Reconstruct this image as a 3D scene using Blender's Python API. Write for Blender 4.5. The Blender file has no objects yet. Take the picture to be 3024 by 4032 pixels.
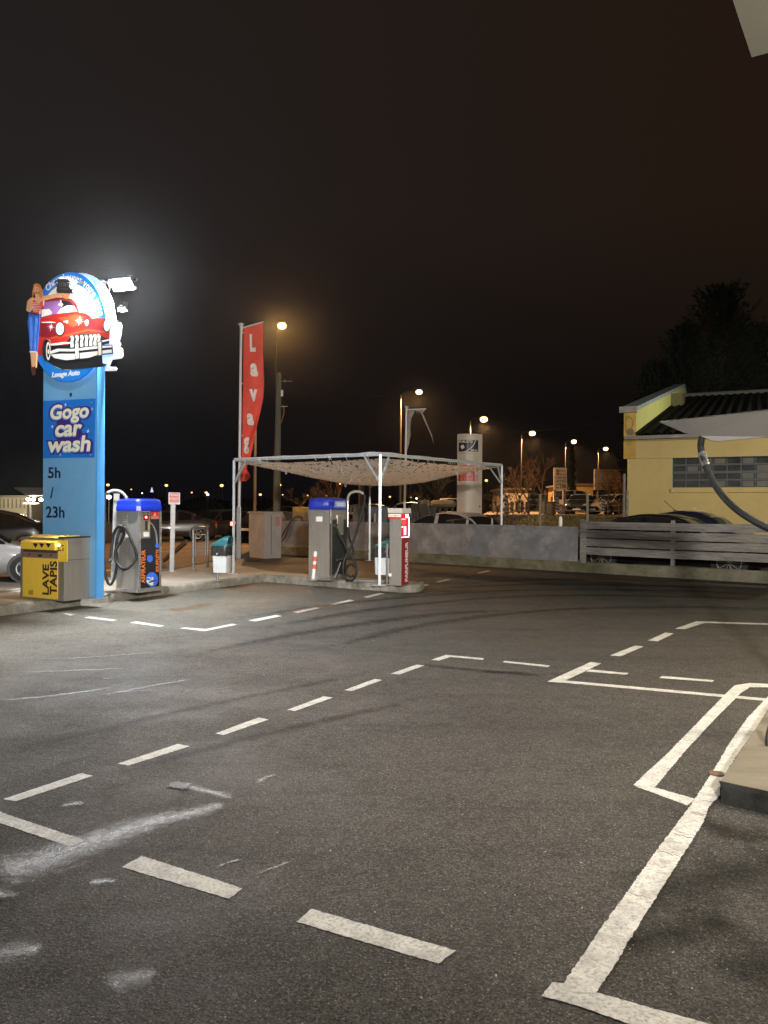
import bpy, bmesh, math, random
from mathutils import Vector, Matrix, noise
random.seed(7)
R = math.radians
SC = bpy.context.scene
COL = SC.collection

# ------------------------------------------------------------------ camera
F, CX, CY, EYE = 3028.0, 1512.0, 2016.0, 1.6
PIT, ROL = math.atan(16 / F), 0.0065
fwd = Vector((0, math.cos(PIT), -math.sin(PIT)))
up0 = Vector((0, math.sin(PIT), math.cos(PIT)))
rt0 = Vector((1, 0, 0))
CR = rt0 * math.cos(ROL) + up0 * math.sin(ROL)
CU = up0 * math.cos(ROL) - rt0 * math.sin(ROL)
cam_d = bpy.data.cameras.new("camera")
cam = bpy.data.objects.new("camera", cam_d)
COL.objects.link(cam)
cam_d.sensor_fit = 'VERTICAL'
cam_d.sensor_height = 36.0
cam_d.lens = 36.0 * F / 4032.0
cam_d.clip_start, cam_d.clip_end = 0.05, 3000
m = Matrix.Identity(4)
for i in range(3):
    m[i][0], m[i][1], m[i][2] = CR[i], CU[i], -fwd[i]
m[2][3] = EYE
cam.matrix_world = m
SC.camera = cam
SC.view_settings.view_transform = 'Standard'
SC.view_settings.look = 'None'
SC.view_settings.gamma = 1.0
SC.view_settings.exposure = 1.5

# ------------------------------------------------------------------ sky: night cloud lit from below by the town
world = bpy.data.worlds.new("World")
SC.world = world
world.use_nodes = True
wn, wl = world.node_tree.nodes, world.node_tree.links
bg = wn["Background"]
tc = wn.new("ShaderNodeTexCoord")
sep = wn.new("ShaderNodeSeparateXYZ")
wl.new(tc.outputs["Generated"], sep.inputs[0])
r1 = wn.new("ShaderNodeValToRGB")      # by height above the horizon
e = r1.color_ramp.elements
e[0].position, e[0].color = 0.0, (0.0007, 0.0006, 0.0007, 1)
e[1].position, e[1].color = 0.75, (0.0052, 0.0031, 0.0020, 1)
x = e.new(0.12); x.color = (0.0012, 0.0010, 0.0010, 1)
x = e.new(0.35); x.color = (0.0048, 0.0030, 0.0022, 1)
wl.new(sep.outputs["Z"], r1.inputs[0])
r2 = wn.new("ShaderNodeValToRGB")      # left side greyed for the floodlight's veiling glare, browner over the town
e = r2.color_ramp.elements
e[0].position, e[0].color = 0.25, (0.98, 1.35, 1.85, 1)
e[1].position, e[1].color = 0.72, (1.0, 0.86, 0.70, 1)
mp = wn.new("ShaderNodeMapRange")
mp.inputs["From Min"].default_value, mp.inputs["From Max"].default_value = -1, 1
wl.new(sep.outputs["X"], mp.inputs["Value"])
wl.new(mp.outputs["Result"], r2.inputs[0])
mx = wn.new("ShaderNodeMixRGB"); mx.blend_type = 'MULTIPLY'; mx.inputs[0].default_value = 1
wl.new(r1.outputs[0], mx.inputs[1]); wl.new(r2.outputs[0], mx.inputs[2])
wl.new(mx.outputs[0], bg.inputs["Color"])
bg.inputs["Strength"].default_value = 1.12

# ------------------------------------------------------------------ lamps of the wash bay behind and beside the camera
def lamp(name, kind, loc, power, col, target=None, size=0.3, spot=None, blend=0.5, size_y=None):
    d = bpy.data.lights.new(name, kind)
    d.energy, d.color = power, col
    if kind == 'AREA':
        d.size = size
        if size_y: d.shape = 'RECTANGLE'; d.size_y = size_y
    elif kind in ('POINT', 'SPOT'):
        d.shadow_soft_size = size
    if kind == 'SPOT':
        d.spot_size, d.spot_blend = spot, blend
    o = bpy.data.objects.new(name, d)
    COL.objects.link(o)
    o.location = loc
    if target is not None:
        o.rotation_euler = (Vector(target) - Vector(loc)).to_track_quat('-Z', 'Y').to_euler()
    return o
WARM, COOL, SOD = (1.0, 0.83, 0.60), (0.93, 0.97, 1.0), (1.0, 0.52, 0.20)
lamp("bay_floodlight", 'SPOT', (0.95, -2.0, 3.15), 4400, (1.0, 0.94, 0.86), (2.4, 20, 5.6), 0.18, R(94), 1.0)
lamp("bay_ceiling_light", 'AREA', (4.9, 5.6, 3.9), 105, (1.0, 0.88, 0.68), (2.6, 4.0, 0), 0.5)
lamp("bay_ceiling_light", 'AREA', (6.4, 8.0, 3.9), 60, (1.0, 0.84, 0.54), (4.6, 7.4, 0), 0.4)
lamp("bay_ceiling_light", 'AREA', (0.5, -3.0, 4.6), 10, (1.0, 0.85, 0.66), (0.0, 4.0, 0), 1.2)

lamp('building_fill_light', 'SPOT', (14.5, 12.0, 5.5), 1300, (1.0, 0.92, 0.70), (11.5, 26, 1.9), 0.2, R(95), 0.9)  # unseen lamp added to brighten the yellow building
# ------------------------------------------------------------------ pixel <-> world
def ray(px, py):
    return CR * (px - CX) + CU * (CY - py) + fwd * F
def G(px, py, z=0.0):                 # point of the horizontal plane z seen at this pixel
    r = ray(px, py); t = (z - EYE) / r.z
    return Vector((r.x * t, r.y * t, z))
def P(px, py, d):                     # point at depth d
    r = ray(px, py); t = d / r.y
    return Vector((r.x * t, d, EYE + r.z * t))
def ZH(px, py, d): return P(px, py, d).z
def PL(px, py, o, n):                 # point of a plane
    r = ray(px, py); c = Vector((0, 0, EYE))
    t = (o - c).dot(n) / r.dot(n)
    return c + r * t

# ------------------------------------------------------------------ materials
MATS = {}
def mat(name, col, rough=0.6, metal=0.0, var=0.12, scale=6.0, bump=0.0, bscale=60.0, emit=None, estr=1.0,
        dirt=None, dscale=2.5, damt=0.5, alpha=None, trans=0.0, coat=0.0, stretch=None, rvar=0.0, spec=None):
    if name in MATS: return MATS[name]
    M = bpy.data.materials.new(name); MATS[name] = M
    M.use_nodes = True
    n, l = M.node_tree.nodes, M.node_tree.links
    b = n["Principled BSDF"]
    b.inputs["Roughness"].default_value = rough
    b.inputs["Metallic"].default_value = metal
    c4 = (*col, 1)
    b.inputs["Base Color"].default_value = c4
    if spec is not None: b.inputs["Specular IOR Level"].default_value = spec
    if coat: b.inputs["Coat Weight"].default_value = coat; b.inputs["Coat Roughness"].default_value = 0.05
    if trans: b.inputs["Transmission Weight"].default_value = trans
    if alpha is not None: b.inputs["Alpha"].default_value = alpha
    if emit: b.inputs["Emission Color"].default_value = (*emit, 1); b.inputs["Emission Strength"].default_value = estr
    t = n.new("ShaderNodeTexCoord"); src = t.outputs["Object"]
    if stretch:
        mpn = n.new("ShaderNodeMapping"); mpn.inputs["Scale"].default_value = stretch
        l.new(src, mpn.inputs[0]); src = mpn.outputs[0]
    if var:
        nz = n.new("ShaderNodeTexNoise"); nz.inputs["Scale"].default_value = scale; nz.inputs["Detail"].default_value = 8
        nz.inputs["Roughness"].default_value = 0.65
        l.new(src, nz.inputs["Vector"])
        rp = n.new("ShaderNodeValToRGB")
        a, c = rp.color_ramp.elements
        a.position, c.position = 0.3, 0.7
        a.color = (*[v * (1 - var) for v in col], 1); c.color = (*[min(1, v * (1 + var)) for v in col], 1)
        l.new(nz.outputs["Fac"], rp.inputs[0]); last = rp.outputs[0]
        if rvar:
            mr = n.new("ShaderNodeMapRange"); mr.inputs["To Min"].default_value = max(0.02, rough - rvar); mr.inputs["To Max"].default_value = rough + rvar
            l.new(nz.outputs["Fac"], mr.inputs["Value"]); l.new(mr.outputs[0], b.inputs["Roughness"])
        if dirt:
            n2 = n.new("ShaderNodeTexNoise"); n2.inputs["Scale"].default_value = dscale; n2.inputs["Detail"].default_value = 10
            n2.inputs["Roughness"].default_value = 0.7; l.new(src, n2.inputs["Vector"])
            r_ = n.new("ShaderNodeValToRGB"); r_.color_ramp.elements[0].position = 0.48; r_.color_ramp.elements[1].position = 0.66
            r_.color_ramp.elements[1].color = (damt, damt, damt, 1)
            l.new(n2.outputs["Fac"], r_.inputs[0])
            mm = n.new("ShaderNodeMixRGB"); mm.inputs[2].default_value = (*dirt, 1)
            l.new(r_.outputs[0], mm.inputs[0]); l.new(last, mm.inputs[1]); last = mm.outputs[0]
        l.new(last, b.inputs["Base Color"])
    if bump:
        n3 = n.new("ShaderNodeTexNoise"); n3.inputs["Scale"].default_value = bscale; n3.inputs["Detail"].default_value = 6
        l.new(src, n3.inputs["Vector"])
        bp = n.new("ShaderNodeBump"); bp.inputs["Strength"].default_value = bump; bp.inputs["Distance"].default_value = 0.01
        l.new(n3.outputs["Fac"], bp.inputs["Height"]); l.new(bp.outputs[0], b.inputs["Normal"])
    return M
def emis(name, col, s):
    if name in MATS: return MATS[name]
    M = bpy.data.materials.new(name); MATS[name] = M; M.use_nodes = True
    n, l = M.node_tree.nodes, M.node_tree.links
    n.remove(n["Principled BSDF"])
    e_ = n.new("ShaderNodeEmission"); e_.inputs[0].default_value = (*col, 1); e_.inputs[1].default_value = s
    l.new(e_.outputs[0], n["Material Output"].inputs[0])
    return M

steel = mat('stainless', (0.35, 0.325, 0.29), 0.34, 0.55, 0.12, 3.0, stretch=(40, 40, 1.2), rvar=0.1, dirt=(0.25, 0.2, 0.15), dscale=0.8, damt=0.35)
steel_b = mat('stainless bright', (0.62, 0.60, 0.57), 0.28, 0.9, 0.08, 3.0, stretch=(1.2, 1.2, 40), rvar=0.06)
galv = mat('galvanised steel', (0.25, 0.255, 0.26), 0.45, 0.6, 0.2, 14.0, rvar=0.1, dirt=(0.3, 0.24, 0.18), dscale=5, damt=0.3)
chrome = mat('chrome', (0.75, 0.75, 0.75), 0.12, 1.0, 0)
rubber = mat('black rubber', (0.010, 0.010, 0.010), 0.5, 0, 0.2, 20, rvar=0.08, spec=0.3)
spiral = mat('steel spiral', (0.42, 0.41, 0.38), 0.32, 0.35, 0.1, 20)
blackp = mat('black plastic', (0.018, 0.018, 0.019), 0.4, 0, 0.2, 8)
bluelid = mat('blue plastic lid', (0.008, 0.022, 0.30), 0.3, 0, 0.15, 6, rvar=0.06)
white = mat('white paint', (0.75, 0.75, 0.74), 0.45, 0, 0.06, 8)
cream = mat('cream letters', (0.80, 0.76, 0.62), 0.5, 0, 0.03, 8)
bluepan = mat('pale blue enamel', (0.13, 0.34, 0.62), 0.38, 0, 0.08, 1.6, rvar=0.08, dirt=(0.25, 0.42, 0.6), dscale=1.2, damt=0.35)
bluedk = mat('blue enamel edge', (0.07, 0.30, 0.66), 0.4, 0, 0.08, 3)
bluesign = mat('blue print', (0.015, 0.18, 0.62), 0.4, 0, 0.10, 3)
purple = mat('purple print', (0.045, 0.02, 0.20), 0.5, 0, 0.05, 5)
lblue = mat('light blue print', (0.18, 0.42, 0.80), 0.5, 0, 0.05, 5)
redp = mat('red print', (0.55, 0.03, 0.02), 0.45, 0, 0.12, 5)
darkred = mat('dark red print', (0.22, 0.012, 0.012), 0.45, 0, 0.15, 6)
yel = mat('yellow enamel', (0.86, 0.59, 0.07), 0.42, 0, 0.08, 3, dirt=(0.45, 0.3, 0.03), dscale=3, damt=0.3)
orange = mat('orange letters', (0.85, 0.20, 0.02), 0.5, 0, 0.03, 5)
inkblack = mat('black print', (0.012, 0.012, 0.014), 0.45, 0, 0.1, 5)
concrete = mat('pavement concrete', (0.30, 0.275, 0.23), 0.85, 0, 0.28, 2.2, 0.5, 60, dirt=(0.12, 0.105, 0.085), dscale=1.1, damt=0.75)
kerbc = mat('kerb concrete', (0.22, 0.205, 0.17), 0.9, 0, 0.35, 7, 0.8, 40, dirt=(0.08, 0.075, 0.05), dscale=3.0, damt=0.8)
glass = mat('dark glass', (0.012, 0.013, 0.014), 0.06, 0, 0)
tyre = mat('tyre', (0.015, 0.015, 0.015), 0.8, 0, 0.2, 20)

# ------------------------------------------------------------------ objects
def setp(o, label=None, cat=None, group=None, kind=None):
    if label: o['label'] = label
    if cat: o['category'] = cat
    if group: o['group'] = group
    if kind: o['kind'] = kind
    return o
def empty(name, loc=(0, 0, 0), rz=0.0, label=None, cat=None, group=None):
    o = bpy.data.objects.new(name, None)
    COL.objects.link(o)
    o.location = loc; o.rotation_euler = (0, 0, rz); o.empty_display_size = 0.1
    return setp(o, label, cat, group)
def obj(name, bm, mats, parent=None, smooth=False, sharp=35, world_space=False):
    if not isinstance(mats, (list, tuple)): mats = [mats]
    if world_space and parent is not None:
        mm = Matrix.Translation(parent.location) @ parent.rotation_euler.to_matrix().to_4x4()
        bmesh.ops.transform(bm, matrix=mm.inverted(), verts=bm.verts)
    me = bpy.data.meshes.new(name)
    bmesh.ops.recalc_face_normals(bm, faces=bm.faces)
    bm.to_mesh(me); bm.free()
    for q in mats: me.materials.append(q)
    if smooth:
        for p in me.polygons: p.use_smooth = True
        try: me.set_sharp_from_angle(angle=R(sharp))
        except Exception: pass
    o = bpy.data.objects.new(name, me)
    COL.objects.link(o)
    if parent is not None: o.parent = parent
    return o
def BM(): return bmesh.new()
def box(bm, c, s, bev=0.0, rz=0.0, rx=0.0, ry=0.0, mi=0):
    M_ = Matrix.Translation(c) @ Matrix.Rotation(rz, 4, 'Z') @ Matrix.Rotation(ry, 4, 'Y') @ Matrix.Rotation(rx, 4, 'X') @ Matrix.Diagonal((s[0], s[1], s[2], 1))
    r = bmesh.ops.create_cube(bm, size=1.0, matrix=M_)
    vs = r['verts']
    fs = set(f for v in vs for f in v.link_faces)
    for f in fs: f.material_index = mi
    if bev:
        es = set(e_ for v in vs for e_ in v.link_edges)
        bmesh.ops.bevel(bm, geom=list(es), offset=bev, segments=2, affect='EDGES', profile=0.7)
    return bm
def prism(bm, pts, ext, mi=0):
    """closed polygon pts (Vectors) swept by ext"""
    a = [bm.verts.new(p) for p in pts]; b = [bm.verts.new(Vector(p) + Vector(ext)) for p in pts]
    n = len(pts)
    fs = [bm.faces.new(a), bm.faces.new(b[::-1])]
    for i in range(n):
        fs.append(bm.faces.new((a[i], b[i], b[(i + 1) % n], a[(i + 1) % n])))
    for f in fs: f.material_index = mi
    return bm
def sheet(bm, pts, mi=0):
    f = bm.faces.new([bm.verts.new(p) for p in pts]); f.material_index = mi
    return bm
def tube(bm, pts, r, seg=10, caps=True, mi=0, closed=False):
    pts = [Vector(p) for p in pts]
    if not isinstance(r, (list, tuple)): r = [r] * len(pts)
    n = len(pts); rings = []
    t0 = (pts[1] - pts[0]).normalized()
    u = t0.orthogonal().normalized()
    for i, p in enumerate(pts):
        if closed: t = (pts[(i + 1) % n] - pts[i - 1]).normalized()
        elif i == 0: t = t0
        elif i == n - 1: t = (pts[i] - pts[i - 1]).normalized()
        else: t = (pts[i + 1] - pts[i - 1]).normalized()
        u = (u - t * u.dot(t))
        u = u.normalized() if u.length > 1e-6 else t.orthogonal().normalized()
        v = t.cross(u)
        rings.append([bm.verts.new(p + (u * math.cos(2 * math.pi * k / seg) + v * math.sin(2 * math.pi * k / seg)) * r[i]) for k in range(seg)])
    for i in range(n if closed else n - 1):
        a, b = rings[i], rings[(i + 1) % n]
        for k in range(seg):
            f = bm.faces.new((a[k], a[(k + 1) % seg], b[(k + 1) % seg], b[k])); f.material_index = mi
    if caps and not closed:
        for rr in (rings[0][::-1], rings[-1]):
            f = bm.faces.new(rr); f.material_index = mi
    return bm
def spline(pts, n=8):
    pts = [Vector(p) for p in pts]; out = []
    q = [pts[0] * 2 - pts[1]] + pts + [pts[-1] * 2 - pts[-2]]
    for i in range(1, len(q) - 2):
        for k in range(n):
            t = k / n; a, b, c, d = q[i - 1], q[i], q[i + 1], q[i + 2]
            out.append(0.5 * ((2 * b) + (c - a) * t + (2 * a - 5 * b + 4 * c - d) * t * t + (3 * b - a - 3 * c + d) * t ** 3))
    out.append(pts[-1]); return out
def cyl(bm, p0, p1, r, seg=16, mi=0, r2=None): return tube(bm, [p0, p1], [r, r2 if r2 is not None else r], seg, True, mi)
def copy_tree(o, parent=None):
    c = o.copy(); COL.objects.link(c)
    if parent is not None: c.parent = parent
    for ch in list(o.children): copy_tree(ch, c)
    return c
class Fr:
    """a plane frame: origin, right, up, normal"""
    def __init__(s, o, r, u):
        s.o, s.r, s.u = Vector(o), Vector(r).normalized(), Vector(u).normalized(); s.n = s.r.cross(s.u)
    def __call__(s, a, b, n=0.0): return s.o + s.r * a + s.u * b + s.n * n
def text(bm, body, fr, x0, y0, x1, y1, lift=0.004, bold=0.0, shear=0.0, thick=0.003, mi=0, bend=None):
    """writes into bm, fitted into the rectangle x0..x1, y0..y1 of the frame"""
    cu = bpy.data.curves.new("t", 'FONT'); cu.body = body; cu.size = 1.0; cu.offset = bold; cu.shear = shear
    cu.resolution_u = 3; cu.extrude = 0.0; cu.align_x = 'CENTER'
    o = bpy.data.objects.new("t", cu); COL.objects.link(o)
    dg = bpy.context.evaluated_depsgraph_get(); dg.update()
    me = bpy.data.meshes.new_from_object(o.evaluated_get(dg))
    bpy.data.objects.remove(o); bpy.data.curves.remove(cu)
    if not me.vertices: return bm
    xs = [v.co.x for v in me.vertices]; ys = [v.co.y for v in me.vertices]
    ax, bx_, ay, by_ = min(xs), max(xs), min(ys), max(ys)
    tb = bmesh.new(); tb.from_mesh(me); bpy.data.meshes.remove(me)
    top = set()
    if thick > 0:
        res = bmesh.ops.extrude_face_region(tb, geom=list(tb.faces)); top = set(g for g in res['geom'] if isinstance(g, bmesh.types.BMVert))
    vm = {}
    for v in tb.verts:
        a = x0 + (v.co.x - ax) / (bx_ - ax) * (x1 - x0); b = y0 + (v.co.y - ay) / (by_ - ay) * (y1 - y0)
        h = lift + (thick if v in top else 0)
        if bend: a, b = bend(a, b)
        vm[v] = bm.verts.new(fr(a, b, h))
    for f in tb.faces:
        try:
            nf = bm.faces.new([vm[v] for v in f.verts]); nf.material_index = mi
        except ValueError: pass
    tb.free(); return bm
def poly(bm, fr, pts, h0, h1, mi=0):
    a = [fr(x_, y_, h0) for x_, y_ in pts]
    return prism(bm, a, fr.n * (h1 - h0), mi)
def ell(cx, cy, rx, ry, n=32, a0=0, a1=2 * math.pi, rot=0):
    out = []
    for k in range(n):
        t = a0 + (a1 - a0) * k / (n if abs(a1 - a0 - 2 * math.pi) < 1e-6 else n - 1)
        x_, y_ = rx * math.cos(t), ry * math.sin(t)
        out.append((cx + x_ * math.cos(rot) - y_ * math.sin(rot), cy + x_ * math.sin(rot) + y_ * math.cos(rot)))
    return out
# ------------------------------------------------------------------ ground
def asphalt(name, base=(0.040, 0.0355, 0.0300), detail=True, wet=None):
    M = bpy.data.materials.new(name); M.use_nodes = True
    n, l = M.node_tree.nodes, M.node_tree.links
    b = n["Principled BSDF"]; b.inputs["Specular IOR Level"].default_value = 0.22
    t = n.new("ShaderNodeTexCoord"); src = t.outputs["Object"]
    def nz(scale, det=6, rough=0.6, s=src):
        q = n.new("ShaderNodeTexNoise"); q.inputs["Scale"].default_value = scale; q.inputs["Detail"].default_value = det
        q.inputs["Roughness"].default_value = rough; l.new(s, q.inputs["Vector"]); return q.outputs["Fac"]
    def ramp(s, p0, p1, c0=(0, 0, 0, 1), c1=(1, 1, 1, 1)):
        q = n.new("ShaderNodeValToRGB"); q.color_ramp.elements[0].position = p0; q.color_ramp.elements[1].position = p1
        q.color_ramp.elements[0].color = c0; q.color_ramp.elements[1].color = c1; l.new(s, q.inputs[0]); return q.outputs[0]
    def mix(a, c, f, mode='MIX'):
        q = n.new("ShaderNodeMixRGB"); q.blend_type = mode
        for k, v in ((0, f), (1, a), (2, c)):
            if isinstance(v, (int, float)): q.inputs[k].default_value = v
            elif isinstance(v, tuple): q.inputs[k].default_value = (*v, 1)
            else: l.new(v, q.inputs[k])
        return q.outputs[0]
    def mul(a, v):
        q = n.new("ShaderNodeMath"); q.operation = 'MULTIPLY'; l.new(a, q.inputs[0])
        if isinstance(v, (int, float)): q.inputs[1].default_value = v
        else: l.new(v, q.inputs[1])
        return q.outputs[0]
    c = mix(tuple(v * 0.45 for v in base), tuple(v * 1.75 for v in base), ramp(nz(48, 5, 0.85), 0.36, 0.64))
    c = mix(c, tuple(v * 1.5 for v in (base[0], base[1], base[2])), mul(ramp(nz(0.35, 6), 0.42, 0.68), 0.55))
    c = mix(c, tuple(v * 0.45 for v in base), mul(ramp(nz(0.9, 9, 0.7), 0.52, 0.72), 0.6))
    # tyre tracks and sweep marks, along the lanes
    mp1 = n.new("ShaderNodeMapping"); mp1.inputs["Rotation"].default_value = (0, 0, R(-18)); mp1.inputs["Scale"].default_value = (0.16, 2.1, 1)
    l.new(src, mp1.inputs[0])
    c = mix(c, tuple(v * 0.38 for v in base), mul(ramp(nz(1.3, 7, 0.62, mp1.outputs[0]), 0.50, 0.66), 0.62))
    mp2 = n.new("ShaderNodeMapping"); mp2.inputs["Rotation"].default_value = (0, 0, R(-6)); mp2.inputs["Scale"].default_value = (0.5, 5.0, 1)
    l.new(src, mp2.inputs[0])
    c = mix(c, (0.13, 0.12, 0.11), mul(ramp(nz(2.2, 8, 0.75, mp2.outputs[0]), 0.64, 0.74), 0.45))
    # pale apron along the island kerb: dust plus floodlit brightness put into the colour
    px_ = n.new("ShaderNodeVectorMath"); px_.operation = 'DOT_PRODUCT'; l.new(src, px_.inputs[0]); px_.inputs[1].default_value = (0.882, -0.471, 0)
    ad = n.new("ShaderNodeMath"); ad.operation = 'ADD'; l.new(px_.outputs["Value"], ad.inputs[0]); l.new(mul(nz(0.8, 8, 0.7), 2.6), ad.inputs[1])
    mr = n.new("ShaderNodeMapRange"); mr.inputs["From Min"].default_value = -7.2; mr.inputs["From Max"].default_value = -4.2
    mr.inputs["To Min"].default_value = 1; mr.inputs["To Max"].default_value = 0; l.new(ad.outputs[0], mr.inputs["Value"])
    c = mix(c, (0.17, 0.158, 0.13), mul(mr.outputs[0], 0.85))
    if detail:
        vo = n.new("ShaderNodeTexVoronoi"); vo.inputs["Scale"].default_value = 95; l.new(src, vo.inputs["Vector"])
        cs = n.new("ShaderNodeSeparateXYZ"); l.new(vo.outputs["Color"], cs.inputs[0])
        st = mul(ramp(cs.outputs[0], 0.86, 0.95), ramp(vo.outputs["Distance"], 0.22, 0.40, (1, 1, 1, 1), (0, 0, 0, 1)))
        c = mix(c, (0.34, 0.31, 0.26), mul(st, 0.75))
        v2 = n.new("ShaderNodeTexVoronoi"); v2.inputs["Scale"].default_value = 150; l.new(src, v2.inputs["Vector"])
        s2 = n.new("ShaderNodeSeparateXYZ"); l.new(v2.outputs["Color"], s2.inputs[0])
        c = mix(c, tuple(v * 3.4 for v in base), mul(ramp(s2.outputs[1], 0.60, 1.0), 0.8))
        c = mix(c, tuple(v * 2.2 for v in base), mul(ramp(nz(11, 6, 0.8), 0.50, 0.66), 0.6))
        c = mix(c, tuple(v * 0.15 for v in base), mul(ramp(s2.outputs[0], 0.5, 0.85), 0.85))
        c = mix(c, tuple(v * 0.35 for v in base), mul(ramp(nz(7, 7, 0.8), 0.52, 0.68), 0.6))
        c = mix(c, (0.010, 0.0095, 0.009), mul(ramp(nz(0.55, 10, 0.78), 0.56, 0.68), 0.6))
        c = mix(c, tuple(v * 0.25 for v in base), mul(ramp(nz(150, 3, 0.8), 0.55, 0.62), 0.75))
        c = mix(c, tuple(v * 2.6 for v in base), mul(ramp(nz(190, 3, 0.8), 0.57, 0.66), 0.7))
        bp = n.new("ShaderNodeBump"); bp.inputs["Strength"].default_value = 1.0; bp.inputs["Distance"].default_value = 0.007
        hh = n.new("ShaderNodeMath"); hh.operation = 'ADD'; l.new(nz(140, 4, 0.8), hh.inputs[0]); l.new(mul(vo.outputs["Distance"], 0.8), hh.inputs[1])
        l.new(hh.outputs[0], bp.inputs["Height"]); l.new(bp.outputs[0], b.inputs["Normal"])
    l.new(c, b.inputs["Base Color"])
    rr = n.new("ShaderNodeMapRange"); rr.inputs["To Min"].default_value = 0.62; rr.inputs["To Max"].default_value = 0.92
    l.new(ramp(nz(0.7, 8, 0.7), 0.35, 0.62), rr.inputs["Value"]); l.new(rr.outputs[0], b.inputs["Roughness"])
    return M
asph = asphalt('lot asphalt')
bm = BM()
sheet(bm, [(-260, -12, 0), (260, -12, 0), (260, 620, 0), (-260, 620, 0)])
setp(obj('ground', bm, asph), 'dark worn asphalt of the car wash lot', kind='structure')

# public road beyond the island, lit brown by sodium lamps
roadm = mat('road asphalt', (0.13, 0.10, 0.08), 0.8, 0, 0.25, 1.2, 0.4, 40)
def GP(pts, z): return [G(a, b, z) for a, b in pts]
bm = BM()
rd = [(-9.6, 10.0), (-7.0, 13.6), (-5.6, 18.6), (-5.0, 24.0), (-4.8, 32.0), (-5.6, 60), (-60, 60), (-60, 6)]
sheet(bm, [(x_, y_, 0.004) for x_, y_ in rd])
setp(obj('road', bm, roadm), 'public road passing behind the vacuum island', kind='structure')
roadline = mat('old white road paint', (0.5, 0.42, 0.32), 0.7, 0, 0.25, 12)
yelline = mat('yellow road paint', (0.48, 0.34, 0.12), 0.7, 0, 0.3, 12)
for (x0, y0, x1, y1, w, mm) in ((-30, 17.5, -5.4, 28.4, 0.14, roadline), (-30, 20.0, -5.4, 31.5, 0.12, roadline), (-7.6, 18.0, -6.0, 20.2, 0.5, yelline),
                                (-30, 14.0, -7.3, 19.5, 0.15, roadline)):
    d = Vector((x1 - x0, y1 - y0, 0)).normalized(); q = Vector((-d.y, d.x, 0)) * w / 2
    a, b = Vector((x0, y0, 0.008)), Vector((x1, y1, 0.008)); bm = BM()
    sheet(bm, [a - q, b - q, b + q, a + q]); setp(obj('road_marking', bm, mm), kind='structure')

# painted bay markings: worn white lines, each its own sheet
def paintmat():
    M = mat('worn bay paint', (0.41, 0.395, 0.36), 0.8, 0, 0.32, 9, 0.7, 140, dirt=(0.14, 0.125, 0.11), dscale=70, damt=0.85)
    return M
paint = paintmat()
def rag(pts, amp=0.003, step=0.014):
    out = []; n = len(pts)
    for i in range(n):
        a, b = Vector(pts[i]), Vector(pts[(i + 1) % n]); L_ = (b - a).length
        k = max(1, min(320, int(L_ / step)))
        for j in range(k):
            p = a.lerp(b, j / k)
            if j: p += Vector((random.uniform(-amp, amp), random.uniform(-amp, amp), 0))
            out.append(p)
    return out
def S(pts, ox, oy, s): return [(ox + a * s, oy + b * s) for a, b in pts]
za = lambda p: S(p, 0, 2300, .9114)
zb = lambda p: S(p, 1512, 2200, .9114)
zc = lambda p: S(p, 0, 3100, .9114)
zd = lambda p: S(p, 1150, 1850, .4219)
ze = lambda p: S(p, 1700, 1750, .4219)
MARKS = [za([(15, 928), (68, 938), (402, 828), (352, 816)]), za([(510, 775), (557, 783), (820, 700), (770, 690)]),
         za([(930, 645), (967, 652), (1160, 585), (1118, 576)]), za([(1240, 543), (1275, 548), (1438, 490), (1400, 484)]),
         za([(1487, 458), (1520, 462), (1652, 414), (1620, 409)]), zb([(28, 497), (67, 500), (175, 461), (143, 457)]),
         zb([(203, 437), (237, 440), (287, 424), (428, 437), (432, 430), (268, 415)]),
         zb([(513, 447), (708, 468), (718, 461), (522, 441)]), zb([(872, 487), (1045, 501), (1057, 494), (890, 478)]),
         zb([(1188, 515), (1418, 532), (1425, 525), (1202, 506)]), zb([(975, 418), (1023, 421), (1122, 379), (1085, 375)]),
         zb([(1140, 353), (1182, 357), (1252, 323), (1215, 319)]), zb([(1257, 302), (1300, 304), (1385, 277), (1720, 287), (1720, 281), (1350, 270)]),
         zc([(-60, 82), (40, 120), (368, 228), (305, 256), (-60, 134)]), zc([(525, 345), (612, 295), (1047, 436), (990, 481)]),
         [(1167, 3629), (1226, 3578), (1795, 3742), (1726, 3794)],
         za([(270, 127), (285, 126), (324, 132), (305, 136)]), za([(362, 145), (386, 140), (508, 155), (486, 159)]), za([(560, 166), (590, 161), (712, 180), (690, 184)]),
         za([(772, 190), (802, 187), (888, 194), (1003, 171), (1024, 175), (885, 203)]), za([(1073, 156), (1102, 161), (1218, 138), (1192, 133)]),
         za([(1262, 120), (1287, 124), (1384, 103), (1362, 99)]), za([(1422, 87), (1447, 90), (1533, 71), (1510, 67)]),
         zd([(665, 1187), (707, 1193), (865, 1155), (820, 1148)]), zd([(1140, 1100), (1165, 1104), (1282, 1073), (1245, 1066)]),
         zd([(1335, 1045), (1372, 1050), (1485, 1025), (1445, 1020)]), zd([(1530, 1003), (1572, 1007), (1665, 988), (1630, 983)]),
         ze([(230, 1240), (272, 1244), (372, 1222), (340, 1218)]), ze([(420, 1200), (452, 1203), (550, 1180), (520, 1175)])]
for pts in MARKS:
    bm = BM(); sheet(bm, rag(GP(pts, 0.003)))
    setp(obj('bay_marking', bm, paint), kind='structure')
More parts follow.
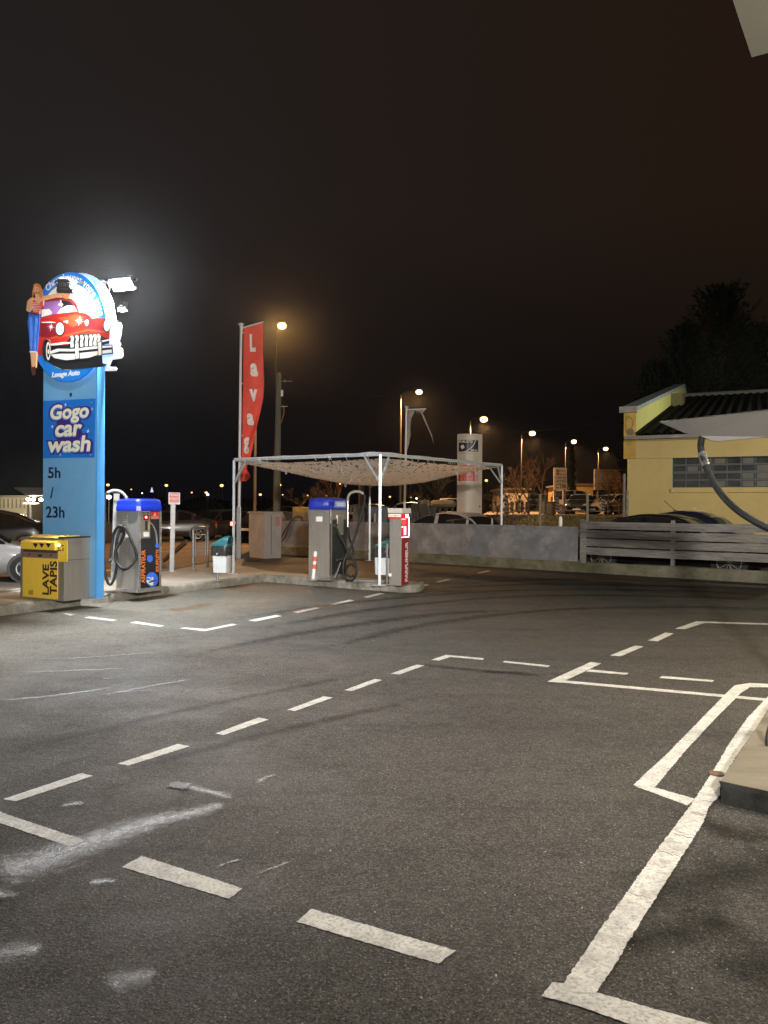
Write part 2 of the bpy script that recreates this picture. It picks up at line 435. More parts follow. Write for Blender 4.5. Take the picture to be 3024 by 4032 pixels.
LONG = [
 (zb([(705, 531), (765, 535), (940, 452), (893, 446)]), 0.0045),
 ([(2209, 2687), (3140, 2771), (3140, 2761), (2225, 2679)], 0.0025),
 ([(2494, 3090), (2514, 3102), (2578, 3101), (2624, 3045), (2701, 2953), (2816, 2830), (2916, 2730), (2952, 2706), (3060, 2706), (3060, 2694), (2954, 2689), (2893, 2698), (2866, 2723), (2624, 2970)], 0.0045),
 ([(2514, 3100), (2706, 3171), (2740, 3146), (2578, 3100)], 0.0025),
 ([(2218, 3872), (2378, 3638), (2560, 3382), (2724, 3164), (2816, 3022), (2870, 2930), (2943, 2826), (3020, 2746), (3110, 2650), (3140, 2690), (3024, 2792), (2985, 2857), (2916, 2953), (2858, 3042), (2836, 3085), (2834, 3130), (2791, 3176), (2770, 3237), (2597, 3510), (2478, 3701), (2414, 3811), (2346, 3909), (2250, 3905)], 0.0065),
 ([(2132, 3920), (2173, 3868), (2250, 3872), (2346, 3907), (2724, 4011), (3140, 4140), (3140, 4260), (2515, 4043), (2278, 3961)], 0.0045)]
for pts, z in LONG:
    bm = BM(); sheet(bm, rag(GP(pts, z), 0.0028))
    setp(obj('bay_marking', bm, paint), kind='structure')
random.seed(5); bm = BM()
for k in range(7):
    f_ = random.random(); pa = G(2300 + 470 * f_, 3700 - 560 * f_, 0.0075); pb_ = G(2440 + 380 * f_, 3740 - 590 * f_, 0.0075)
    tube(bm, spline([pa] + [pa.lerp(pb_, j / 5) + Vector((random.uniform(-.006, .006), random.uniform(-.012, .012), 0)) for j in range(1, 5)] + [pb_], 2), random.uniform(.0006, .0011), 4)
setp(obj('paint_cracks', bm, inkblack), kind='structure')
# steel cover on the marking
bm = BM(); c = G(2822, 3046, 0.010)
cyl(bm, c - Vector((0, 0, 0.012)), c + Vector((0, 0, 0.004)), 0.045, 24)
setp(obj('access_cover', bm, mat('rust', (0.10, 0.055, 0.035), 0.8, 0.3, 0.3, 30)), 'small round rusty cover set in the thick white line', 'cover')

# residue of foam and water on the asphalt: speckled thin film with ragged edge
def filmmat(name, col, rough, lo, hi, scale, grain=False, spec=0.1):
    M = bpy.data.materials.new(name); M.use_nodes = True
    n, l = M.node_tree.nodes, M.node_tree.links
    b = n["Principled BSDF"]; b.inputs["Base Color"].default_value = (*col, 1); b.inputs["Roughness"].default_value = rough
    t = n.new("ShaderNodeTexCoord")
    a = n.new("ShaderNodeTexNoise"); a.inputs["Scale"].default_value = scale; a.inputs["Detail"].default_value = 8; a.inputs["Roughness"].default_value = 0.75
    l.new(t.outputs["Object"], a.inputs["Vector"])
    at = n.new("ShaderNodeAttribute"); at.attribute_name = "core"
    ml = n.new("ShaderNodeMath"); ml.operation = 'MULTIPLY_ADD'; l.new(at.outputs["Fac"], ml.inputs[0]); ml.inputs[1].default_value = 0.38
    if grain:
        g2 = n.new("ShaderNodeTexNoise"); g2.inputs["Scale"].default_value = 150; g2.inputs["Detail"].default_value = 4; g2.inputs["Roughness"].default_value = 0.8
        l.new(t.outputs["Object"], g2.inputs["Vector"]); av = n.new("ShaderNodeMath"); av.operation = 'ADD'; l.new(a.outputs["Fac"], av.inputs[0]); l.new(g2.outputs["Fac"], av.inputs[1])
        hv = n.new("ShaderNodeMath"); hv.operation = 'MULTIPLY'; hv.inputs[1].default_value = 0.5; l.new(av.outputs[0], hv.inputs[0]); l.new(hv.outputs[0], ml.inputs[2])
    else: l.new(a.outputs["Fac"], ml.inputs[2])
    b.inputs["Specular IOR Level"].default_value = spec
    r_ = n.new("ShaderNodeMapRange"); r_.inputs["From Min"].default_value = lo; r_.inputs["From Max"].default_value = hi; l.new(ml.outputs[0], r_.inputs["Value"])
    l.new(r_.outputs[0], b.inputs["Alpha"])
    bp = n.new("ShaderNodeBump"); bp.inputs["Strength"].default_value = 0.8; bp.inputs["Distance"].default_value = 0.008
    l.new(a.outputs["Fac"], bp.inputs["Height"]); l.new(bp.outputs[0], b.inputs["Normal"])
    return M
foam = filmmat('dried foam residue', (0.075, 0.077, 0.078), 0.45, 0.70, 0.96, 22, True, 0.35)
oil = filmmat('wet dark patch', (0.003, 0.003, 0.004), 0.35, 0.42, 0.60, 60)
oil.node_tree.nodes['Principled BSDF'].inputs['Specular IOR Level'].default_value = 0.15
def film(pts, w, m_, z=0.004, name='foam_residue'):
    """a ribbon with an attribute falling from 1 in the middle to 0 at the edge"""
    ps = spline([G(a, b, z) for a, b in pts], 6); bm = BM(); lay = bm.verts.layers.float.new("core"); rows = []
    for i, p in enumerate(ps):
        t = (ps[min(i + 1, len(ps) - 1)] - ps[max(i - 1, 0)]).normalized(); q = Vector((-t.y, t.x, 0))
        ww = w[0] + (w[1] - w[0]) * i / (len(ps) - 1); f_end = min(1, i / 3, (len(ps) - 1 - i) / 3); row = []
        for k in range(7):
            s = (k - 3) / 3; v = bm.verts.new(p + q * ww * s); v[lay] = (1 - abs(s)) * f_end; row.append(v)
        rows.append(row)
    for a, b in zip(rows, rows[1:]):
        for k in range(6): bm.faces.new((a[k], a[k + 1], b[k + 1], b[k]))
    return setp(obj(name, bm, m_), kind='structure')
film([(-80, 3450), (150, 3390), (400, 3300), (620, 3230), (800, 3190), (905, 3150)], (0.42, 0.10), foam)
film([(700, 3075), (790, 3110), (860, 3125), (930, 3150)], (0.07, 0.10), foam, 0.006)
film([(990, 3095), (1050, 3060), (1110, 3045)], (0.06, 0.08), foam)
film([(225, 3175), (290, 3165), (345, 3158)], (0.08, 0.06), foam)
film([(330, 3480), (400, 3470), (490, 3470)], (0.09, 0.05), foam)
film([(840, 3420), (900, 3395), (970, 3378)], (0.03, 0.03), foam)
film([(980, 3450), (1080, 3415), (1200, 3370)], (0.03, 0.03), foam)
film([(-60, 3760), (80, 3745), (200, 3720)], (0.16, 0.10), foam)
film([(380, 3900), (520, 3850), (660, 3840)], (0.16, 0.10), foam)
film([(60, 3480), (-60, 3560)], (0.2, 0.25), foam, 0.006)
film([(665, 3085), (700, 3088), (745, 3098)], (0.05, 0.05), oil, 0.009, 'wet_patch')
random.seed(23)
for k in range(46):
    px = random.uniform(-60, 900); py = 2540 + (random.random() ** 1.2) * 230 - px * 0.05; ln = random.uniform(25, 120)
    film([(px, py), (px + ln * .5, py - ln * .04 + random.uniform(-2, 2)), (px + ln, py - ln * 0.085)], (random.uniform(.02, .05), random.uniform(.015, .04)), foam, 0.004 + 0.0001 * k)
track = filmmat('rubber tyre track', (0.014, 0.0125, 0.011), 0.7, 0.50, 1.45, 7)
for k, q in enumerate([[(1000, 2480), (1500, 2395), (2000, 2350), (2500, 2345), (3100, 2365)], [(900, 2440), (1400, 2370), (2000, 2325), (2600, 2325), (3100, 2345)], [(1250, 2560), (1700, 2455), (2200, 2400), (2700, 2390), (3100, 2400)], [(1500, 2330), (2100, 2300), (2700, 2310), (3100, 2325)],
        [(700, 2590), (1200, 2490), (1700, 2420), (2050, 2400)], [(1700, 2300), (2300, 2280), (3100, 2305)], [(1600, 2610), (1900, 2640), (2200, 2655)], [(1850, 2640), (2000, 2650), (2150, 2665)], [(-80, 2980), (700, 2800), (1500, 2640)], [(400, 3060), (1000, 2900), (1700, 2740)]]):
    film(q, (0.16 if k < 6 else 0.09, 0.22 if k < 6 else 0.08), track, 0.0032 + 0.0002 * k, 'tyre_track')
damp = filmmat('damp dark patch', (0.008, 0.008, 0.006), 0.7, 0.58, 1.25, 5.5)
for k, (q, w_) in enumerate([([(2500, 3620), (2700, 3480), (3000, 3420), (3200, 3400)], (.25, .3)), ([(2300, 3800), (2650, 3660), (3000, 3640)], (.12, .2)), ([(2900, 3900), (3000, 3800), (3150, 3760)], (.2, .2)), ([(2620, 3180), (2900, 3280), (3100, 3300)], (.14, .2))]):
    film(q, w_, damp, 0.0016 + 0.0001 * k, 'damp_patch')
film([(-60, 2760), (200, 2740), (560, 2690)], (0.10, 0.05), foam)
film([(-40, 2650), (300, 2640), (640, 2625)], (0.09, 0.05), foam)
film([(330, 2750), (600, 2700), (840, 2660)], (0.05, 0.05), foam)
film([(-40, 2600), (400, 2585), (850, 2545)], (0.08, 0.05), foam, 0.006)
dust = filmmat('brown mud stain', (0.13, 0.085, 0.045), 0.85, 0.55, 1.05, 6, True)
film([(640, 2405), (740, 2395), (840, 2370)], (0.28, 0.2), dust, 0.004, 'mud_stain')
rusts = filmmat('rusty wash stain', (0.16, 0.10, 0.06), 0.85, 0.6, 1.2, 5, True)
film([(1100, 2415), (1230, 2395), (1350, 2370)], (0.3, 0.2), rusts, 0.006, 'mud_stain')
# grit: pale crumbs lying on the lot
bm = BM()
for k in range(70):
    py = random.choice([random.uniform(2600, 4030), random.uniform(3100, 4030)]); px = random.uniform(0, 3024)
    c = G(px, py, 0.0); s = random.uniform(0.0015, 0.004)
    box(bm, c + Vector((0, 0, s * 0.3)), (s * random.uniform(1, 2), s * random.uniform(1, 2), s * 0.7), rz=random.random() * 3)
setp(obj('grit', bm, mat('pale grit', (0.3, 0.26, 0.21), 0.8, 0, 0.3, 50)), 'pale grit scattered on the asphalt', kind='stuff')

# ------------------------------------------------------------------ vacuum island, its kerb and the finger
IZ = 0.15
kF = [Vector((-10.2, 2.4, 0)), Vector((-5.54, 11.12, 0)), G(1037, 2291, 0)]      # kerb line
cC = kF[2]
dirF = Vector((2.95, -1.98, 0)).normalized()
tip0 = G(1492, 2327, 0); tip1 = G(1590, 2334, 0)
back0 = Vector((0.80, 15.25, 0)); back1 = Vector((-1.35, 16.55, 0)); back2 = Vector((-2.6, 17.55, 0)); back3 = Vector((-3.55, 19.2, 0)); back4 = Vector((-3.9, 21.6, 0))
tipr = [tip1 + Vector((0.17, 0.05, 0)), tip1 + Vector((0.31, 0.20, 0)), tip1 + Vector((0.36, 0.40, 0))]
outer = kF + [cC.lerp(tip0, 0.33), cC.lerp(tip0, 0.66), tip0, tip1] + tipr + [back0, back1, back2, back3, back4]
isl_back = [Vector((-4.45, 21.4, 0)), Vector((-4.62, 19.4, 0)), Vector((-4.95, 16.9, 0)), Vector((-5.5, 14.8, 0)), Vector((-6.4, 12.6, 0)), Vector((-7.9, 10.6, 0)), Vector((-12.5, 3.4, 0))]
def inset(pl, w):
    out = []
    for i, p in enumerate(pl):
        a = pl[i - 1] if i else p; b = pl[i + 1] if i < len(pl) - 1 else p
        t1 = (p - a).normalized() if i else (b - p).normalized(); t2 = (b - p).normalized() if i < len(pl) - 1 else t1
        n1 = Vector((-t1.y, t1.x, 0)); n2 = Vector((-t2.y, t2.x, 0)); q = (n1 + n2); q = q / max(0.4, q.length * q.length / 2)
        out.append(p + q * w)
    return out
inner = inset(outer, 0.13)
bm = BM()
prism(bm, [v + Vector((0, 0, 0.006)) for v in inner] + [v + Vector((0, 0, 0.006)) for v in isl_back], (0, 0, IZ - 0.006))
setp(obj('pavement', bm, concrete), 'concrete pavement of the vacuum island', kind='structure')
bm = BM()      # kerb with a rounded arris and chips
prof = [(0, 0.0), (0.0, 0.118), (0.012, 0.142), (0.04, IZ + 0.002), (0.13, IZ + 0.003)]
fine = []
for a, b in zip(outer, outer[1:]):
    k = max(1, int((b - a).length / 0.12))
    for j in range(k): fine.append(a.lerp(b, j / k))
fine.append(outer[-1])
rows = []
for i, p in enumerate(fine):
    a = fine[max(0, i - 1)]; b = fine[min(len(fine) - 1, i + 1)]; t = (b - a).normalized(); q = Vector((-t.y, t.x, 0)); row = []
    for j, (w_, h_) in enumerate(prof):
        jit = noise.noise(p * 3.1 + Vector((0, 0, j))) * 0.014 if j in (1, 2, 3) else 0
        row.append(bm.verts.new(p + q * (w_ + jit) + Vector((0, 0, h_ + jit * 0.4))))
    rows.append(row)
for a, b in zip(rows, rows[1:]):
    for j in range(len(prof) - 1): bm.faces.new((a[j], b[j], b[j + 1], a[j + 1]))
setp(obj('kerb', bm, kerbc, smooth=True, sharp=50), 'chipped concrete kerb round the island', kind='structure')
bm = BM()
for a, b in zip(isl_back, isl_back[1:]):
    t = (b - a).normalized(); q = Vector((t.y, -t.x, 0)) * -0.12
    prism(bm, [a + Vector((0, 0, 0)), b, b - q * 0 + Vector((t.y, -t.x, 0)) * 0.12, a + Vector((t.y, -t.x, 0)) * 0.12], (0, 0, IZ + 0.03))
setp(obj('back_kerb', bm, kerbc), 'back kerb between the island and the road', kind='structure')
# grass strip and sloping tarmac wedge behind it
def tufts(bm, area, n, h=(0.03, 0.09), zf=lambda x, y: 0.0):
    for k in range(n):
        x_, y_ = area(); z = zf(x_, y_); hh = random.uniform(*h); a = random.uniform(0, 6.28); ln = random.uniform(0, 0.6) * hh; w_ = hh * 0.10 + 0.003
        dx, dy = math.cos(a), math.sin(a)
        v = [(x_ - dy * w_, y_ + dx * w_, z), (x_ + dy * w_, y_ - dx * w_, z), (x_ + dx * ln, y_ + dy * ln, z + hh)]
        bm.faces.new([bm.verts.new(q) for q in v])
grassm = mat('grass', (0.05, 0.075, 0.018), 0.8, 0, 0.5, 8)
soil = mat('soil and moss', (0.05, 0.048, 0.02), 0.95, 0, 0.5, 3, 0.6, 20)
bm = BM()
strip = [Vector((-4.78, 19.6, 0.06)), Vector((-5.12, 16.9, 0.06)), Vector((-5.66, 14.8, 0.06)), Vector((-6.6, 12.6, 0.06)), Vector((-7.1, 12.9, 0.02)), Vector((-6.1, 15.6, 0.02)), Vector((-5.5, 17.6, 0.02)), Vector((-5.2, 19.8, 0.02))]
sheet(bm, strip)
setp(obj('verge', bm, soil), 'narrow soil verge behind the island kerb', kind='structure')
bm = BM()
def ar():
    t = random.random(); i = min(2, int(t * 3)); a, b = strip[i], strip[i + 1]; p = a.lerp(b, t * 3 - i); return (p.x - random.uniform(0.02, 0.38), p.y + random.uniform(0, 0.1))
tufts(bm, ar, 2600, (0.04, 0.13), lambda x, y: 0.02)
setp(obj('grass', bm, grassm), 'rough grass growing along the back kerb', kind='stuff')

# right-hand island of the wash bay
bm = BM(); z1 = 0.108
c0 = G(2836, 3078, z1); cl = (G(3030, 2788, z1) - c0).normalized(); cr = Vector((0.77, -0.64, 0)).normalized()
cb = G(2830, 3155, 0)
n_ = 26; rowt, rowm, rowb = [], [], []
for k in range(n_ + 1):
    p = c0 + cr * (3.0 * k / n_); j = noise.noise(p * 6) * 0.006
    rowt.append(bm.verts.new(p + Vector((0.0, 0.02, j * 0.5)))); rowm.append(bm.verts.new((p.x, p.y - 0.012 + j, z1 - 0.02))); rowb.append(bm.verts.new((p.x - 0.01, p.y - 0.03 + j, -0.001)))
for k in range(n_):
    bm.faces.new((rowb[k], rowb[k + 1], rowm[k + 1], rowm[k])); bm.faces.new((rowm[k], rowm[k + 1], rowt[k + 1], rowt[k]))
setp(obj('bay_kerb', bm, mat('shaded kerb', (0.012, 0.012, 0.011), 0.9, 0, 0.4, 9, 0.8, 40, dirt=(0.02, 0.02, 0.018), dscale=4, damt=0.8, spec=0.05), smooth=True), 'dark kerb of the wash bay island', kind='structure')  # near-black colour stands in for the shadow on this face
bm = BM()
a = c0 + Vector((0.012, 0.02, 0)); prism(bm, [a - Vector((0, 0, 0.1)), a + cr * 3.0 - Vector((0, 0, 0.1)), a + cr * 3.0 + cl * 7 - Vector((0, 0, 0.1)), a + cl * 7 - Vector((0, 0, 0.1))], (0, 0, 0.1))
setp(obj('bay_pavement', bm, mat('sandy concrete', (0.105, 0.088, 0.060), 0.8, 0, 0.3, 2.5, 0.4, 50, stretch=(1, 3, 1), dirt=(0.12, 0.095, 0.06), dscale=2, damt=0.7)), 'sandy concrete top of the wash bay island', kind='structure')

# ------------------------------------------------------------------ low wall with sheet panels, plank fence
wA, wB = Vector((-3.9, 26.5, 0)), Vector((12.5, 13.55, 0))
wd = (wB - wA).normalized(); wn_ = Vector((wd.y, -wd.x, 0))          # normal towards the camera
if wn_.y > 0: wn_ = -wn_
def on_wall(px, z, off=0.0):
    r = ray(px, 2100); o = wA + wn_ * off
    t = (o - Vector((0, 0, 0))).dot(wn_) / Vector((r.x, r.y, 0)).dot(wn_)
    return Vector((r.x * t, r.y * t, z))
wallroot = empty('low_wall', (0, 0, 0), 0, 'low mossy concrete wall faced with grey sheet panels', 'wall')
bm = BM(); rows = []
kk = 90; Lw = (wB - wA).length
for i in range(kk + 1):
    p = wA + wd * (Lw * i / kk); row = []
    for j, (o_, z_) in enumerate([(0.0, -0.002), (0.0, 0.1), (0.0, 0.2), (-0.02, 0.265), (-0.16, 0.27), (-0.2, 0.2), (-0.2, -0.002)]):
        jt = noise.noise(p * 2.3 + Vector((0, 0, j * 2.0))) * 0.03
        row.append(bm.verts.new(p + wn_ * (o_ + (jt if j < 4 else 0)) + Vector((0, 0, z_ + (jt * 0.6 if 2 <= j <= 4 else 0)))))
    rows.append(row)
for a, b in zip(rows, rows[1:]):
    for j in range(6): bm.faces.new((a[j], b[j], b[j + 1], a[j + 1]))
mossy = mat('mossy concrete', (0.13, 0.12, 0.085), 0.9, 0, 0.45, 2.4, 0.9, 25, dirt=(0.055, 0.065, 0.02), dscale=1.7, damt=0.9)
obj('footing', bm, mossy, wallroot, smooth=True, sharp=40)
panelm = mat('grey sheet panel', (0.15, 0.155, 0.165), 0.6, 0.0, 0.26, 2.6, 0.15, 40, dirt=(0.30, 0.285, 0.285), dscale=1.8, damt=0.75, rvar=0.12)
ps = [1096, 1158, 1440, 1816, 2276]
zt = {1096: 1.15, 1158: 1.15, 1440: 1.16, 1816: 1.16, 2276: 1.155}
for i, (a, b) in enumerate(zip(ps, ps[1:])):
    pa, pb = on_wall(a + 0.7, 0, -0.03), on_wall(b - 0.7, 0, -0.03 + 0.004 * (i % 2))
    bm = BM(); zb0 = 0.275 - 0.01 * (i % 2)
    n_ = 10; bot = [pa.lerp(pb, k / n_) + Vector((0, 0, zb0 + random.uniform(-0.008, 0.008))) for k in range(n_ + 1)]
    prism(bm, bot + [pb + Vector((0, 0, zt[b])), pa + Vector((0, 0, zt[a]))], wn_ * -0.018)
    obj('panel', bm, panelm, wallroot)
wood = mat('weathered grey boards', (0.21, 0.20, 0.185), 0.75, 0, 0.3, 2.2, 0.35, 30, dirt=(0.06, 0.048, 0.04), dscale=2.0, damt=0.6, stretch=(1.2, 1.2, 14))
fenceroot = empty('plank_fence', (0, 0, 0), 0, 'weathered horizontal board fence on the low wall', 'fence')
f0, f1 = on_wall(2285, 0, -0.05), on_wall(3140, 0, -0.05)
L_ = (f1 - f0).length
tops = [1.295, 1.075, 0.86, 0.645]
for i, zt_ in enumerate(tops):
    hh = 0.184
    seg = 18; bm = BM(); rowsA = []
    for k in range(seg + 1):
        p = f0 + wd * (L_ * k / seg) + wn_ * (0.012 * math.sin(k * 0.7 + i)) ; j = random.uniform(-0.003, 0.003); sag = -0.012 * math.sin(math.pi * k / seg)
        rowsA.append([bm.verts.new(p + Vector((0, 0, zt_ - hh + j + sag))), bm.verts.new(p + Vector((0, 0, zt_ + j + sag))), bm.verts.new(p - wn_ * 0.03 + Vector((0, 0, zt_ + j + sag))), bm.verts.new(p - wn_ * 0.03 + Vector((0, 0, zt_ - hh + j + sag)))])
    for a, b in zip(rowsA, rowsA[1:]):
        for j in range(4): bm.faces.new((a[j], b[j], b[(j + 1) % 4], a[(j + 1) % 4]))
    bm.faces.new(rowsA[0]); bm.faces.new(rowsA[-1][::-1])
    obj('board', bm, wood, fenceroot)
for px in (2292, 2650, 3080):
    p = on_wall(px, 0, -0.115); bm = BM()
    box(bm, p + Vector((0, 0, 0.27 + 0.54)), (0.085, 0.07, 1.08), 0.004, rz=math.atan2(wd.y, wd.x))
    obj('post', bm, galv if px != 2292 else wood, fenceroot)
p = on_wall(2299, 0, -0.03); bm = BM()
box(bm, p + Vector((0, 0, 0.78)), (0.13, 0.03, 1.1), 0.004, rz=math.atan2(wd.y, wd.x)); obj('end_board', bm, wood, fenceroot)

# raised grass bank and upper yard at the right, beyond the wall
def zb_(x_, y_):
    e_ = min(1, max(0, (x_ - 0.13 * y_) / 3.0)); e_ = e_ * e_ * (3 - 2 * e_)
    t = min(1, max(0, (y_ - 25) / 19)); t = t * t * (3 - 2 * t)
    return 0.012 + 1.22 * e_ * t
bm = BM(); nx, ny = 46, 30; g = []
for j in range(ny + 1):
    y_ = 23 + 24 * (j / ny); row = []
    for i in range(nx + 1):
        x_ = 2.0 + 46 * (i / nx); row.append(bm.verts.new((x_, y_, zb_(x_, y_) + noise.noise(Vector((x_, y_, 0)) * 0.8) * 0.03)))
    g.append(row)
for j in range(ny):
    for i in range(nx): bm.faces.new((g[j][i], g[j][i + 1], g[j + 1][i + 1], g[j + 1][i]))
setp(obj('grass_bank', bm, mat('turf', (0.055, 0.075, 0.02), 0.9, 0, 0.45, 1.5, 0.8, 25), smooth=True), 'grassy bank rising beyond the wall', kind='structure')
bm = BM()
tufts(bm, lambda: (random.uniform(4.5, 17), random.uniform(25, 44)), 16000, (0.04, 0.12), zb_)
setp(obj('grass', bm, grassm), 'grass on the bank beyond the wall', kind='stuff')
bm = BM()
prism(bm, [(6.0, 46.9, 0.1), (120, 46.9, 0.1), (120, 130, 0.1), (18, 130, 0.1)], (0, 0, 1.13))
setp(obj('upper_yard', bm, roadm), 'raised yard beyond the grass bank', kind='structure')
# ------------------------------------------------------------------ flat faces addressed by what the photo shows on them
class PF(Fr):
    def __init__(s, o, r, u, off=(0, 0), sc=1.0):
        super().__init__(o, r, u); s.off, s.sc = off, sc
    def px(s, a, b):
        p = PL(s.off[0] + a / s.sc, s.off[1] + b / s.sc, s.o, s.n); q = p - s.o
        return (q.dot(s.r), q.dot(s.u))
    def pts(s, ps): return [s.px(a, b) for a, b in ps]
    def rect(s, a0, b0, a1, b1):      # pixel rectangle -> frame bounds
        c = [s.px(a0, b0), s.px(a1, b0), s.px(a1, b1), s.px(a0, b1)]
        return ((c[0][0] + c[3][0]) / 2, (c[2][1] + c[3][1]) / 2, (c[1][0] + c[2][0]) / 2, (c[0][1] + c[1][1]) / 2)
    def T(s, bm, body, a0, b0, a1, b1, lift=0.004, **k):
        x0, y0, x1, y1 = s.rect(a0, b0, a1, b1); return text(bm, body, s, x0, y0, x1, y1, lift, **k)
    def V(s, bm, body, a0, b0, a1, b1, lift=0.004, **k):     # reads upwards
        x0, y0, x1, y1 = s.rect(a0, b0, a1, b1)
        f = Fr(s.o, s.u, -s.r); return text(bm, body, f, y0, -x1, y1, -x0, lift, **k)
    def poly(s, bm, ps, h0, h1, mi=0): return poly(bm, s, s.pts(ps), h0, h1, mi)
    def box(s, bm, a0, b0, a1, b1, h0, h1, mi=0):
        x0, y0, x1, y1 = s.rect(a0, b0, a1, b1); return poly(bm, s, [(x0, y0), (x1, y0), (x1, y1), (x0, y1)], h0, h1, mi)
def rz_dirs(a): return Vector((math.cos(a), math.sin(a), 0)), Vector((0, 0, 1))

# ------------------------------------------------------------------ pylon sign
aP = R(-25)
pr, pu = rz_dirs(aP)
cornR = G(375, 2357, IZ)
fp = PF(cornR, pr, pu)
Wp = -fp.px(168, 2200)[0]
back = -fp.n
pylon = empty('pylon_sign', cornR + pr * (-Wp / 2), aP, 'tall pale blue pylon sign with a round red car picture on top', 'sign')
bm = BM(); top_z = fp.px(300, 1440)[1]
prism(bm, [fp(-Wp, 0), fp(0, 0), fp(0, top_z), fp(-Wp, top_z)], back * 0.125)
obj('face_panel', bm, [bluepan], pylon, world_space=True)
bm = BM()
prism(bm, [fp(0.001, 0, 0.004), fp(0.026, 0, 0.004), fp(0.026, top_z, 0.004), fp(0.001, top_z, 0.004)], back * 0.16)
for b_ in (0.6, 1.35, 2.1): box(bm, fp(0.014, b_, 0.0), (0.01, 0.01, 0.004))
obj('side_trim', bm, bluedk, pylon, world_space=True)
bm = BM()
for q in ((-Wp + 0.1), -0.1):
    box(bm, fp(q, 0.006, -0.06), (0.18, 0.2, 0.012), rz=aP)
obj('base_plate', bm, galv, pylon, world_space=True)
f2 = PF(fp.o, pr, pu, (0, 1500), 2.37)
bm = BM(); f2.box(bm, 652, 112, 672, 146, 0.0, 0.004); obj('socket', bm, inkblack, pylon, world_space=True)
bm = BM(); f2.poly(bm, [(410, 188), (895, 163), (885, 714), (408, 720)], 0.002, 0.010)
poster = obj('banner', bm, mat('blue banner', (0.012, 0.16, 0.62), 0.4, 0, 0.1, 2), pylon, world_space=True)
def kid(name, bm, m_, par):       # sub-part given in world space under a part of the same root
    root = par.parent
    mm = Matrix.Translation(root.location) @ root.rotation_euler.to_matrix().to_4x4()
    bmesh.ops.transform(bm, matrix=mm.inverted(), verts=bm.verts)
    o = obj(name, bm, m_, None); o.parent = par; return o
words = [("Gogo", 480, 214, 838, 392), ("car", 525, 408, 775, 515), ("wash", 458, 514, 853, 660)]
for nm, ex, dx, dy, bo, m_, h in (("letter_outline", 22, 0, 4, 0.10, purple, 0.011), ("letter_shade", 2, -5, 9, 0.03, lblue, 0.0145), ("lettering", 0, 0, 0, 0.025, cream, 0.018)):
    bm = BM()
    for w_, a0, b0, a1, b1 in words: f2.T(bm, w_, a0 - ex + dx, b0 - ex + dy, a1 + ex + dx, b1 + ex + dy, h, bold=bo, shear=0.12)
    if nm == 'letter_outline':
        f2.poly(bm, [(545, 330), (700, 330), (760, 420), (780, 520), (700, 560), (540, 560), (530, 440)], 0.0108, 0.0138)
    kid(nm, bm, m_, poster)
def star(bm, f, cx, cy, r, h, n=4, inner=0.18, thick=0.003):
    ps = []
    for k in range(n * 2):
        q = r if k % 2 == 0 else r * inner; t = math.pi * k / n + 0.2
        ps.append((cx + q * math.sin(t), cy - q * math.cos(t) * 1.0))
    f.poly(bm, ps, h, h + thick)
bm = BM()
for (a, b, r_) in ((617, 222, 18), (865, 262, 16), (493, 428, 18), (826, 470, 24), (568, 690, 14), (860, 205, 6), (470, 330, 7), (850, 690, 7)): star(bm, f2, a, b, r_, 0.0105)
kid('sparkle', bm, white, poster)
hours = mat('navy print', (0.008, 0.014, 0.05), 0.4, 0, 0.05, 5)
bm = BM()
f2.T(bm, "5h", 450, 805, 566, 908, 0.001, bold=0.02); f2.T(bm, "23h", 430, 1170, 603, 1278, 0.001, bold=0.02)
f2.poly(bm, [(470, 1094), (482, 1096), (500, 992), (490, 990)], 0.001, 0.004)
obj('opening_hours', bm, hours, pylon, world_space=True)
# the round picture
f1 = PF(fp(0, 0, 0.03), pr, pu, (0, 980), 2.37)
def pell(cx, cy, rx, ry, n=48, rot=0): return ell(cx, cy, rx, ry, n, rot=rot)
bm = BM(); f1.poly(bm, pell(655, 733, 345, 512, rot=R(4)), 0, 0.03); disc = obj('round_board', bm, mat('ring blue', (0.01, 0.20, 0.70), 0.4, 0, 0.06, 3), pylon, world_space=True)
bm = BM(); f1.poly(bm, pell(652, 728, 288, 405, rot=R(4)), 0.031, 0.036); kid('cream_field', bm, mat('cream field', (0.86, 0.80, 0.62), 0.5, 0, 0.04, 3), disc)
# curved slogan
msg = "Chouchoutez votre auto"; wts = {'t': .62, 'i': .4, 'r': .68, ' ': .6, 'C': 1.15, 'e': .95, 'v': .95, 'z': .85}
tot = sum(wts.get(c, 1.0) for c in msg); t = 131.0; bm = BM()
for ch in msg:
    w_ = wts.get(ch, 1.0) / tot * 118; tm = R(t - w_ / 2); t -= w_
    if ch == ' ': continue
    pc = f1.px(654 + 312 * math.cos(tm), 733 - 458 * math.sin(tm)); p2 = f1.px(654 + 312 * math.cos(tm - 0.02), 733 - 458 * math.sin(tm - 0.02))
    dv = Vector((p2[0] - pc[0], p2[1] - pc[1])).normalized()
    rr = f1.r * dv.x + f1.u * dv.y; uu = f1.r * -dv.y + f1.u * dv.x
    fr = Fr(f1(pc[0], pc[1]), rr, uu); hh = 0.083 if ch not in 'Chtu' else 0.083
    lo, hi = -0.042, (0.068 if ch in 'Ch' else 0.048 if ch == 't' else 0.038)
    ww = w_ * 0.0122
    text(bm, ch, fr, -ww / 2, lo, ww / 2, hi, 0.031, bold=0.02)
kid('slogan', bm, white, disc)
bm = BM(); f1.T(bm, "Lavage Auto", 498, 1142, 760, 1208, 0.031, bold=0.03, shear=0.25); kid('slogan', bm, white, disc)
